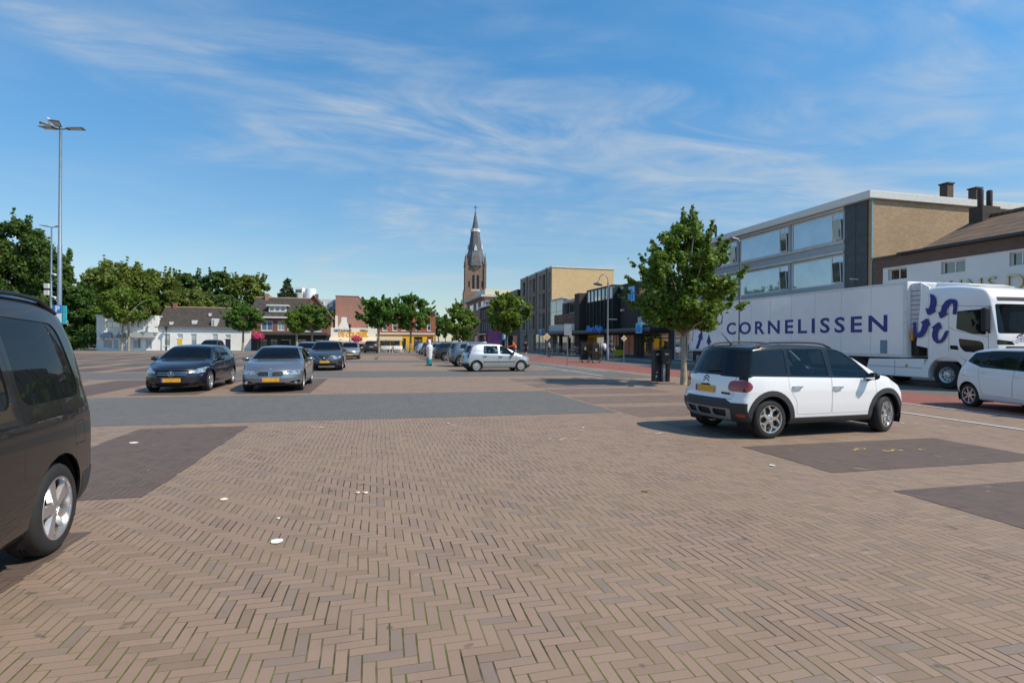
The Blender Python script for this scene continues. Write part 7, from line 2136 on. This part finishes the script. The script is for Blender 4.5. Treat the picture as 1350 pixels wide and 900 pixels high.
# ================================================================ articulated truck
PT = 20.0
def TS(px, py): return street(px, py, PT)
TW = plain('truck_white', (.90, .89, .87), .32, var=.025, scale=1.5, Coat_Weight=.6)
TNAVY = plain('livery_navy', (.024, .030, .22), .4, var=.05)
qF = 16.85; qR = 32.0
tk = thing('articulated_truck', 'white articulated truck with navy arrows and lettering along its long box trailer', 'truck', pq2w(PT, 0.0), ALPHA)
HT_ = 4.04; ZB = 1.08; BW = 2.55
m = MB(); m.box(.0, BW, qF, qR, ZB, HT_); tb = m.build('trailer_box', TW, tk, bevel=.025)
m = MB()
for y in np.linspace(qF + 1.6, qR - 1.6, 9): m.box(-.003, -.0005, y, y + .012, ZB + .16, HT_ - .1)
m.build('panel_seam', plain('seam_grey', (.42, .43, .44), .5), tb)
m = MB(); m.box(-.018, -.002, qF, qR, HT_ - .09, HT_ - .004); m.box(-.018, -.002, qF, qR, ZB + .003, ZB + .14); m.box(-.02, -.002, qF + .002, qF + .16, ZB + .143, HT_ - .093); m.box(-.02, -.002, qR - .12, qR - .002, ZB + .143, HT_ - .093)
m.build('edge_rail', plain('rail_white', (.66, .67, .68), .35, .3), tb)
m = MB(); m.box(.25, BW - .25, qF + .2, qR - .1, ZB - .28, ZB - .004); m.build('chassis', CLAD, tk)
m = MB()
for k in range(3):
    for x in (.02,): m.box(x, x + .03, qF + 3.4, qR - 5.4, .45 + k * .2, .55 + k * .2)
for y in (qF + 3.5, qF + 5.6, qR - 5.5): m.box(.03, .09, y, y + .06, .42, ZB - .01)
m.build('side_guard', GALV, tk)
for x in (.5, BW - .6):
    m = MB(); m.box(x, x + .1, qF + 2.5, qF + 2.62, .12, ZB - .1); m.box(x - .08, x + .18, qF + 2.4, qF + 2.72, .08, .12); m.build('landing_leg', CLAD, tk)
# fridge unit, front wall details
m = MB(); m.box(.15, BW - .15, qF - .42, qF - .003, 2.05, HT_ - .08); fu = m.build('cooling_unit', plain('unit_white', (.62, .64, .66), .45), tk, bevel=.04)
m = MB()
for k in range(9): m.box(.144, .148, qF - .40, qF - .03, 2.2 + k * .18, 2.22 + k * .18)
m.build('unit_slat', CLAD, fu)
m = MB(); m.box(.2, .6, qF - .3, qF - .004, 1.15, 2.0); m.path([(.4, qF - .25, 2.2), (.35, qF - .6, 1.9), (.4, qF - .9, 1.4)], .03, 6); m.build('air_hose', BLACK, tk)
m = MB(); m.box(-.003, -.001, TS(1196, 440)[0] - .1, TS(1196, 440)[0] + .02, 1.9, 2.2); 
m = MB(); m.box(.10, .2, qF - .14, qF - .05, 1.75, 2.15); m.build('warning_plate', plain('plate_orange', (.8, .35, .03), .5), tk)
# wheels of the trailer and the tractor
def truck_wheel(x, y, R=.50, w=.30, out=-1):
    M0 = Matrix.Translation((x, y, R)) @ Matrix.Rotation(PI / 2 * out, 4, 'Y')
    r = MB(); r.lathe([(R*.58, -w/2), (R - .05, -w/2), (R, -w/2 + .05), (R, w/2 - .05), (R - .05, w/2), (R*.58, w/2), (R*.58, -w/2)], 32, M0)
    wh = MB(); wh.lathe([(R*.57, -w/2 + .02), (R*.57, w/2 - .01), (R*.50, w/2 - .04), (R*.42, w/2 - .10), (R*.30, w/2 - .11), (R*.24, w/2 + .0), (.001, w/2 + .02)], 28, M0)
    o = wh.build('wheel', plain('truck_rim', (.55, .56, .57), .35, .6), tk, True)
    t_ = r.build('tyre', RUBBER, o, True)
    n = MB()
    for k in range(10):
        a = 2 * PI * k / 10; c = M0 @ Vector((R*.45*math.cos(a), R*.45*math.sin(a), w/2 - .085))
        n.lathe([(.042, -.01), (.042, .012)], 8, Matrix.Translation(c) @ Matrix.Rotation(PI/2*out, 4, 'Y'))
    n.build('rim_hole', BLACK, o)
for y in (qR - 4.6, qR - 3.3, qR - 2.0):
    truck_wheel(.20, y); truck_wheel(BW - .2, y, out=1)
m = MB()
for y in (qR - 4.6, qR - 3.3, qR - 2.0): m.tube((.2, y, .5), (BW - .2, y, .5), .07)
m.build('axle', CLAD, tk)
qW = TS(1247, 500)[0] ; qW2 = qW + 3.7
truck_wheel(.18, qW); truck_wheel(BW - .18, qW, out=1); truck_wheel(.20, qW2); truck_wheel(BW - .2, qW2, out=1)
m = MB(); m.box(.5, BW - .5, qW - .5, qW2 + .8, .72, .98); m.build('tractor_frame', CLAD, tk)
# ---- cab, a lofted shell: x forward is -q
qC = (TS(1222, 430)[0] + TS(1303, 430)[0]) / 2
LC_ = (TS(1222, 430)[0] - TS(1303, 430)[0]) / 2
CABSP = dict(W=2.52, sill=.98, ftaper=.05, rtaper=.0, tum=0, tum2=0, recf=.16, recr=.02, crown=.03, smooth=2, shelf=0,
    section=[.985, 1, 1, 1, 1, .985], belt=[(-3, 3.55), (3, 3.30)],
    top=[(-LC_ - .02, 3.74), (-LC_ * .5, 3.76), (.2, 3.70), (LC_ * .8, 3.56), (LC_ + .02, 3.42), (LC_ + .16, 3.20), (LC_ + .18, 3.02)],
    rear=[(-LC_ - .02, 1.0), (-LC_ - .02, 3.74)], front=[(LC_ + .38, .98), (LC_ + .40, 1.5), (LC_ + .38, 1.9), (LC_ + .20, 2.95), (LC_ + .18, 3.02)], bot=[(0, 0), (1, 0)])
CABSP['tum'] = .30
bm = car_shell(CABSP, 44, 24, 30)
lay = bm.faces.layers.int.new('lab')
cx = lambda px, py: qC - TS(px, py)[0]
def cpoly(pts, r=.05): return rpoly([(cx(*p), TS(*p)[1]) for p in pts], r, 3)
win = cpoly([(1261.5, 410), (1298, 407), (1299, 441), (1282, 440), (1260, 433.5)], .06)
low_ = cpoly([(1263, 446), (1292, 449.5), (1296, 453), (1296.5, 465.5), (1271, 463.5), (1265, 457)], .06)
step = cpoly([(1252, 455), (1262, 455.5), (1263.5, 461.5), (1252, 460)], .02)
for s in (1, -1):
    for pl, lb in ((win, 1), (low_, 2), (step, 2)): cut_poly(bm, lay, pl, 'side', lb, s)
    for pl in ([(1250.5, 404), (1250.5, 468)], [(1302, 405), (1302, 468)], [(1250, 431), (1260, 436), (1302, 444)], [(1225, 402.5), (1303, 403.5)]):
        cut_poly(bm, lay, strip([(cx(*p), TS(*p)[1]) for p in pl], .012), 'side', 3, s, only={0})
cut_poly(bm, lay, rpoly(sym([(1.10, 2.98), (1.16, 1.98)]), .08, 4), 'front', 1)
cut_poly(bm, lay, rpoly(sym([(.95, 1.55), (.95, 1.05)]), .05, 3), 'front', 2)
cut_poly(bm, lay, rpoly(sym([(1.0, 3.22), (1.0, 3.08)]), .04, 3), 'front', 3)
cut_poly(bm, lay, rpoly([(.62, 1.60), (1.2, 1.60), (1.2, 1.78), (.72, 1.72)], .04, 3), 'front', 2); cut_poly(bm, lay, rpoly([(-.62, 1.60), (-1.2, 1.60), (-1.2, 1.78), (-.72, 1.72)], .04, 3), 'front', 2)
bm.normal_update()
cab = thing('cab', None, None, (0, 0, 0)); bpy.data.objects.remove(cab)
cb = split_label(bm, lay, {0: 0, 3: 1}, 'cab', [TW, CLAD], tk, solid=.02)
cb.location = (BW / 2, qC, 0); cb.rotation_euler = (0, 0, -PI / 2)
split_label(bm, lay, {1: 0}, 'cab_window', glass_mat('truck_glass', (.28, .34, .35), .35), cb, offset=.008)
split_label(bm, lay, {2: 0}, 'black_panel', GLOSSBLACK, cb, offset=.004)
bm.free()
m = MB()
for y in (-.6, .6): 
    m.hexa([(.2, y - .25, 1.3), (.7, y - .25, 1.3), (.7, y + .25, 1.3), (.2, y + .25, 1.3), (.1, y - .22, 2.3), (.22, y - .22, 2.3), (.22, y + .22, 2.3), (.1, y + .22, 2.3)])
m.box(LC_ - .15, LC_ + .12, -1.1, 1.1, 1.5, 1.95); m.build('cab_interior', INTERIOR, cb)
# roof air deflector
m = MB(); m.hexa([(-LC_ + .05, -1.0, 3.72), (.45, -.95, 3.66), (.45, .95, 3.66), (-LC_ + .05, 1.0, 3.72), (-LC_ + .05, -.9, 3.93), (.1, -.85, 3.78), (.1, .85, 3.78), (-LC_ + .05, .9, 3.93)]); m.build('air_deflector', TW, cb, bevel=.05)
# side fairing between cab and trailer, fender and skirts
m = MB(); y0 = TS(1222, 430)[0]
m.hexa([(.03, y0 - .02, 1.45), (.12, y0 - .02, 1.45), (.12, y0 + .44, 1.55), (.03, y0 + .44, 1.55), (.06, y0 - .02, 3.75), (.15, y0 - .02, 3.75), (.15, y0 + .26, 3.92), (.06, y0 + .26, 3.92)]); m.build('cab_fairing', TW, tk, bevel=.02)
m = MB(); pts = circ(qW, .5, .66, -12, 192, 20); po = circ(qW, .5, .86, -8, 188, 20)
n = len(pts)
m.add([(.0, a, b_) for a, b_ in pts] + [(-.012, a, b_) for a, b_ in po] + [(.5, a, b_) for a, b_ in pts], [(i, i+1, n+i+1, n+i) for i in range(n-1)] + [(i, 2*n+i, 2*n+i+1, i+1) for i in range(n-1)])
m.build('fender', TW, tk, True)
m = MB(); m.hexa([(.0, qW + .72, .34), (.3, qW + .72, .34), (.3, qF + 1.9, .34), (.0, qF + 1.9, .34), (.0, qW + .84, 1.06), (.3, qW + .84, 1.06), (.3, qF + 1.7, 1.0), (.0, qF + 1.7, 1.0)]); sk = m.build('side_skirt', TW, tk, bevel=.04)
m = MB(); m.box(-.004, -.001, qW + .9, qF + 1.75, .70, .715); m.box(-.004, -.001, qW + 2.0, qW + 2.012, .38, .98); m.build('panel_seam', CLAD, sk)
m = MB(); m.lathe([(.05, 0), (.05, .012), (.001, .014)], 10, Matrix.Translation((-.002, qW + 1.5, .78)) @ Matrix.Rotation(-PI/2, 4, 'Y')); m.build('marker_lamp', plain('amber', (.75, .25, .03), .3), sk)
yf = qC - LC_ - .36
m = MB(); m.box(.04, BW - .04, yf, qW - .72, .32, .97); bp_ = m.build('front_bumper', TW, tk, bevel=.06)
m = MB(); m.box(.5, BW - .5, yf - .01, yf - .002, .45, .85); m.build('grille', BLACK, bp_)
for x in (.12, BW - .52):
    m = MB(); m.box(x, x + .40, yf - .02, yf - .003, .62, .86); m.build('headlight', LAMPCLEAR, bp_, bevel=.02)
m = MB(); m.box(.06, .2, qW - .70, qW - .60, .35, .9); m.build('step', BLACK, tk)
# mirrors
for s in (1, -1):
    m = MB(); m.box(LC_ - .12, LC_ + .06, s * 1.36 - .12, s * 1.36 + .12, 2.05, 2.85); mo = m.build('mirror', BLACK, cb, bevel=.05)
    m = MB(); m.tube((LC_ + .02, s * 1.15, 2.9), (LC_ - .02, s * 1.36, 2.82), .035); m.tube((LC_ + .02, s * 1.2, 2.0), (LC_ - .02, s * 1.36, 2.1), .03); m.build('mirror_arm', BLACK, mo)
for y in (-.5, .5): m = MB(); m.path([(LC_ + .40, y, 1.94), (LC_ + .36, y + .45, 2.02)], .014, 6); m.build('wiper', BLACK, cb)
# lettering and arrows
ft = Fr((0, 0, 0), (0, 1, 0), (-1, 0, 0))
ua, ub = TS(1170, 424)[0], TS(958, 432)[0]
z0 = (TS(1164, 436)[1] + TS(962, 441)[1]) / 2; hh = TS(1164, 413.5)[1] - TS(1164, 436)[1]
lt = text_mesh('lettering', 'CORNELISSEN', hh / .73, TNAVY, tb, wall_text_matrix(ft, (ua + ub) / 2, z0, .006), bold=.020, depth=.002, spacing=1.35)
wd = max(v.co.y for v in lt.data.vertices) - min(v.co.y for v in lt.data.vertices); s = (ub - ua) / wd; cy = (ua + ub) / 2
for v in lt.data.vertices: v.co.y = cy + (v.co.y - cy) * s
mid = (max(v.co.y for v in lt.data.vertices) + min(v.co.y for v in lt.data.vertices)) / 2
for v in lt.data.vertices: v.co.y += cy - mid

def arrow(mb, pts, w0, w1, place, d, head=None):
    P = []
    pts = [Vector(p) for p in pts]
    # smooth the centre line
    for _ in range(2):
        Q = [pts[0]]
        for a, b_ in zip(pts, pts[1:]): Q += [a * .75 + b_ * .25, a * .25 + b_ * .75]
        pts = Q + [pts[-1]]
    Ls = [0]
    for a, b_ in zip(pts, pts[1:]): Ls.append(Ls[-1] + (b_ - a).length)
    T = Ls[-1]; hl = head or w1 * 1.6
    left = []; right = []
    for i, p in enumerate(pts):
        if Ls[i] > T - hl: break
        dd = (pts[min(i+1, len(pts)-1)] - pts[max(i-1, 0)]).normalized(); n = Vector((-dd.y, dd.x)); w = w0 + (w1 - w0) * Ls[i] / T
        left.append(p + n * w / 2); right.append(p - n * w / 2); last = (p, dd, n)
    p, dd, n = last; base = p; tip = pts[-1]
    dd = (tip - base).normalized(); n = Vector((-dd.y, dd.x))
    V = left + right[::-1]; k = len(left)
    vs = [place(v.x, v.y, d) for v in left + right]
    fs = [(i, i+1, k+i+1, k+i) for i in range(k-1)]
    m_ = len(vs); vs += [place(*(base + n * w1 * .98), d), place(*(base - n * w1 * .98), d), place(*tip, d)]
    fs.append((m_, m_+1, m_+2)); mb.add(vs, fs)
def tsp(px, py): return TS(1150 + px / 4.5, 360 + py / 4.5)
for outline in ([(345,122),(366,130),(380,152),(381,185),(370,220),(380,226),(332,252),(318,206),(338,212),(348,180),(349,150)],
                [(500,245),(506,172),(496,156),(466,152),(440,163),(418,193),(408,231),(394,229),(406,272),(452,240),(438,236),(447,207),(464,183),(481,176),(485,200),(480,245)],
                [(246,290),(261,290),(262,342),(272,360),(290,343),(303,300),(288,293),(331,265),(345,312),(332,309),(318,350),(296,378),(268,384),(246,372)],
                [(400,286),(415,331),(401,327),(389,352),(387,384),(397,402),(415,388),(438,342),(453,340),(441,380),(416,412),(388,418),(364,396),(357,365),(366,326),(352,325)]):
    P2 = [tsp(*p) for p in outline]
    for _ in range(1):
        Q = []
        for a_, b2 in zip(P2, P2[1:] + P2[:1]): Q += [(a_[0]*.85 + b2[0]*.15, a_[1]*.85 + b2[1]*.15), (a_[0]*.15 + b2[0]*.85, a_[1]*.15 + b2[1]*.85)]
        P2 = Q
    m = MB(); m.prism(P2, lambda a_, b2, d: (d, a_, b2), -.038, .0); m.build('arrow_mark', TNAVY, tk)
def tsr(px, py): return TS(820 + px / 2.547, 230 + py / 2.547)
for pts, w0, w1 in (([(236, 560), (240, 530), (238, 500)], .06, .06), ([(250, 590), (262, 555), (270, 520)], .30, .30), ([(292, 572), (292, 535)], .24, .28), ([(275, 470), (280, 505)], .28, .3), ([(318, 470), (306, 520)], .26, .3), ([(338, 470), (334, 505)], .08, .08)):
    m = MB(); arrow(m, [tsr(*p) for p in pts], w0, w1, lambda a, b_, d: (d, a, b_), -.007); m.build('arrow_mark', TNAVY, tb)
o_ = TS(1157 + 8, 459); m = MB(); y, z = TS(1165, 466); m.box(-.006, -.003, y - .16, y + .16, z, z + .55); stk = m.build('sticker', plain('sticker_blue', (.16, .28, .36), .5, var=.4, scale=14), tb)
f4 = Fr((BW / 2, qC - LC_ - .41, 0), (1, 0, 0), (0, -1, 0))
text_mesh('lettering', 'CORNELISSEN', .17, TNAVY, tk, wall_text_matrix(f4, 0, 1.80, .03), bold=.004, spacing=1.25)
# ================================================================ vehicles in place
WHITEP = car_paint('paint_white', (.80, .80, .80), 0, .3)
NIGHT = car_paint('paint_night_blue', (.005, .008, .018), .1, .28, .03, .3, .9)
GREYM = car_paint('paint_slate_grey', (.24, .255, .28), .75, .30)
GREYD = car_paint('paint_dark_grey', (.085, .095, .11), .7, .30)
SILVER = car_paint('paint_silver', (.50, .51, .52), .7, .32)
BEIGE = car_paint('paint_beige_silver', (.42, .40, .37), .7, .32)
PALEBLUE = car_paint('paint_pale_blue', (.30, .36, .40), .6, .32)
BROWNB = car_paint('paint_brown_black', (.010, .008, .0075), 0, .3, .015, .15, .75)
BLUEGREY = car_paint('paint_blue_grey', (.11, .15, .18), .6, .32)
BLACKP = car_paint('paint_black', (.008, .008, .009), 0, .28, .04)

build_car('crossover_car', 'white crossover with black roof and grey wheel-arch cladding, parked before the truck', 7.66, 8.74, 4, CROSSOVER, WHITEP)
build_car('van', 'dark brown-black van with tinted side windows and five-spoke wheels, cut off by the left border', -3.07, 3.24, -86, VAN, BROWNB, cat='van')
build_car('hatchback_car', 'black-blue hatchback with a star on its grille, left of the grey sedan', -5.85, 20.25, -90, HATCH, NIGHT, group='cars facing the camera on the left')
build_car('sedan_car', 'slate grey sedan with twin kidney grilles, right of the black-blue hatchback', -3.12, 19.95, -89, SEDAN, GREYM, group='cars facing the camera on the left')
build_car('suv_car', 'dark grey compact SUV with V-shaped chrome grille, behind the grey sedan', -2.58, 31.9, -90, SUV, GREYD, group='cars facing the camera on the left')
build_car('estate_car', 'beige silver car facing the camera, farthest of the left row', -2.15, 49.8, -90, dict(SUPERMINI, rim='ten', mirror_mat=None, W=1.74), BEIGE, lod=1, group='cars facing the camera on the left')
build_car('estate_car', 'pale blue car half hidden behind the dark grey SUV', -4.75, 42.0, -90, dict(WAGON, rails=None), PALEBLUE, lod=1, group='cars facing the camera on the left')
build_car('minivan', 'white car peeping out between the SUV and the beige silver car', -3.9, 58.0, -90, MPV, WHITEP, lod=1, group='cars facing the camera on the left')
build_car('suv_car', 'black car with its tail to the camera before the terrace', S(489.5, 450, 73)[0], 73, 90, SUV, BLACKP, lod=1)
build_car('hatchback_car', 'black car roof showing behind the black-blue hatchback', -16.4, 62.0, -90, SUV, BLACKP, lod=1, group='cars facing the camera on the left')
build_car('small_hatchback', 'silver five-door hatchback standing side on at the head of the parked row', 6.30, 29.05, 4, SUPERMINI, SILVER)
build_car('suv_car', 'blue-grey hatchback right behind the silver one, its tail to the left', 6.45, 34.6, 2, dict(SUV, cuts=[c for c in SUV['cuts'] if c[0] != 'cladding']), BLUEGREY, lod=1, group='row of parked cars beside the silver hatchback')
row = [('dark estate with roof rails, third in the parked row', WAGON, BLACKP, 44.6, 6.8), ('silver estate, fourth in the parked row', WAGON, SILVER, 48.3, 6.6), ('black hatchback, fifth in the parked row', HATCH, BLACKP, 53.2, 6.5),
       ('dark grey compact car, sixth in the parked row', SUPERMINI, GREYD, 57.6, 6.4), ('silver-red hatchback, farthest of the parked row', HATCH, SILVER, 63.0, 6.4), ]
for lab_, spx, pt_, q_, p_ in row:
    build_car('estate_car' if spx is WAGON else 'hatchback_car', lab_, p_, q_, random.uniform(-2, 3), spx, pt_, lod=1, group='row of parked cars beside the silver hatchback')
build_car('small_hatchback', 'white compact car in the parked row, seen over the silver hatchback roof', 13.0, 66.0, -85, MPV, WHITEP, lod=1)
build_car('minivan', 'white compact minivan with dark windows before the truck cab, cut by the right border', 15.35, 9.40, -105, MPV, WHITEP)

# ================================================================ sky, sun, camera
w = bpy.data.worlds.new('World'); SC.world = w; w.use_nodes = True
t = w.node_tree; t.nodes.clear()
def N(typ, **kw):
    n = t.nodes.new(typ)
    for k_, v_ in kw.items(): setattr(n, k_, v_)
    return n
SUN_EL = rad(50); az = math.atan2(.92, -.38)
sky = N('ShaderNodeTexSky', sky_type='NISHITA', sun_disc=False, sun_elevation=SUN_EL, sun_rotation=az, altitude=0, air_density=1.0, dust_density=.35, ozone_density=2.2)
tc = N('ShaderNodeTexCoord'); sp_ = N('ShaderNodeSeparateXYZ'); t.links.new(tc.outputs['Generated'], sp_.inputs[0])
def M_(op, a, b=None, c=None):
    n = N('ShaderNodeMath', operation=op)
    for i, x in enumerate((a, b, c)):
        if x is None: continue
        if isinstance(x, (int, float)): n.inputs[i].default_value = x
        else: t.links.new(x, n.inputs[i])
    return n.outputs[0]
zz = M_('MAXIMUM', M_('ADD', sp_.outputs[2], .10), .03)
cu, cv = M_('DIVIDE', sp_.outputs[0], zz), M_('DIVIDE', sp_.outputs[1], zz)
def wisps(rot, sx, sy, scale, seed, lo, hi, dist=1.2, detail=9):
    ca, sa = math.cos(rot), math.sin(rot)
    u = M_('ADD', M_('MULTIPLY', cu, ca), M_('MULTIPLY', cv, sa)); v = M_('SUBTRACT', M_('MULTIPLY', cv, ca), M_('MULTIPLY', cu, sa))
    cb_ = N('ShaderNodeCombineXYZ'); t.links.new(M_('MULTIPLY', u, sx), cb_.inputs[0]); t.links.new(M_('MULTIPLY', v, sy), cb_.inputs[1]); cb_.inputs[2].default_value = seed
    n = N('ShaderNodeTexNoise'); t.links.new(cb_.outputs[0], n.inputs['Vector'])
    n.inputs['Scale'].default_value = scale; n.inputs['Detail'].default_value = detail; n.inputs['Roughness'].default_value = .62; n.inputs['Distortion'].default_value = dist
    r = N('ShaderNodeMapRange'); r.interpolation_type = 'SMOOTHSTEP'; t.links.new(n.outputs[0], r.inputs[0]); r.inputs[1].default_value = lo; r.inputs[2].default_value = hi
    return r.outputs[0]
blot = wisps(rad(0), .7, .8, .85, 52.3, .47, .70, .6, 4)
tex = wisps(rad(14), .62, 1.5, 1.9, 41.7, .30, .80, 1.5, 10)
tex2 = wisps(rad(-16), .45, 1.3, 1.1, 63.5, .42, .82, 1.5, 9)
blot2 = wisps(rad(0), .5, .5, .5, 30.2, .45, .66, .5, 3)
veil = wisps(rad(8), .4, .8, .5, 14.2, .42, .80, 1.2, 8)
cl = M_('MINIMUM', M_('ADD', M_('ADD', M_('MULTIPLY', M_('MULTIPLY', blot, tex), .75), M_('MULTIPLY', M_('MULTIPLY', blot2, tex2), .6)), M_('MULTIPLY', veil, .30)), .8)
hs = N('ShaderNodeHueSaturation'); hs.inputs['Saturation'].default_value = 1.0; hs.inputs['Value'].default_value = 1.0
gz_ = N('ShaderNodeMapRange'); gz_.interpolation_type = 'SMOOTHSTEP'; t.links.new(sp_.outputs[2], gz_.inputs[0]); gz_.inputs[1].default_value = -.02; gz_.inputs[2].default_value = .55
gm = N('ShaderNodeMix', data_type='RGBA'); t.links.new(gz_.outputs[0], gm.inputs[0]); gm.inputs[6].default_value = (1.0, 1.02, .98, 1); gm.inputs[7].default_value = (.62, 1.42, 1.72, 1)
ml = N('ShaderNodeMix', data_type='RGBA', blend_type='MULTIPLY'); ml.inputs[0].default_value = 1.0; t.links.new(sky.outputs[0], ml.inputs[6]); t.links.new(gm.outputs[2], ml.inputs[7])
t.links.new(ml.outputs[2], hs.inputs['Color'])
mx = N('ShaderNodeMix', data_type='RGBA'); t.links.new(cl, mx.inputs[0]); t.links.new(hs.outputs[0], mx.inputs[6]); mx.inputs[7].default_value = (5.2, 5.7, 6.1, 1)
bg = N('ShaderNodeBackground'); bg.inputs[1].default_value = .112
out = N('ShaderNodeOutputWorld'); t.links.new(mx.outputs[2], bg.inputs[0]); t.links.new(bg.outputs[0], out.inputs[0])

sl = bpy.data.lights.new('sun', 'SUN'); sl.energy = 5.0; sl.angle = rad(.53); sl.color = (1.0, .885, .73)
so = bpy.data.objects.new('sun', sl); COL.objects.link(so)
dv = Vector((-.92 * math.cos(SUN_EL), .38 * math.cos(SUN_EL), -math.sin(SUN_EL)))
so.rotation_euler = dv.to_track_quat('-Z', 'Y').to_euler(); so.location = (30, -20, 40)

cam = bpy.data.cameras.new('camera'); co = bpy.data.objects.new('camera', cam); COL.objects.link(co)
cam.sensor_width = 36.0; cam.lens = F_PX / 1350 * 36.0; cam.clip_end = 5000; cam.clip_start = .05
co.matrix_world = Matrix.Translation((0, 0, EYE)) @ Matrix.Rotation(PI / 2, 4, 'X') @ Matrix.Rotation(ROLL, 4, 'Z')
SC.camera = co
SC.view_settings.view_transform = 'Standard'; SC.view_settings.look = 'None'; SC.view_settings.exposure = 0; SC.view_settings.gamma = 1
SC.render.resolution_x = 1024; SC.render.resolution_y = 682
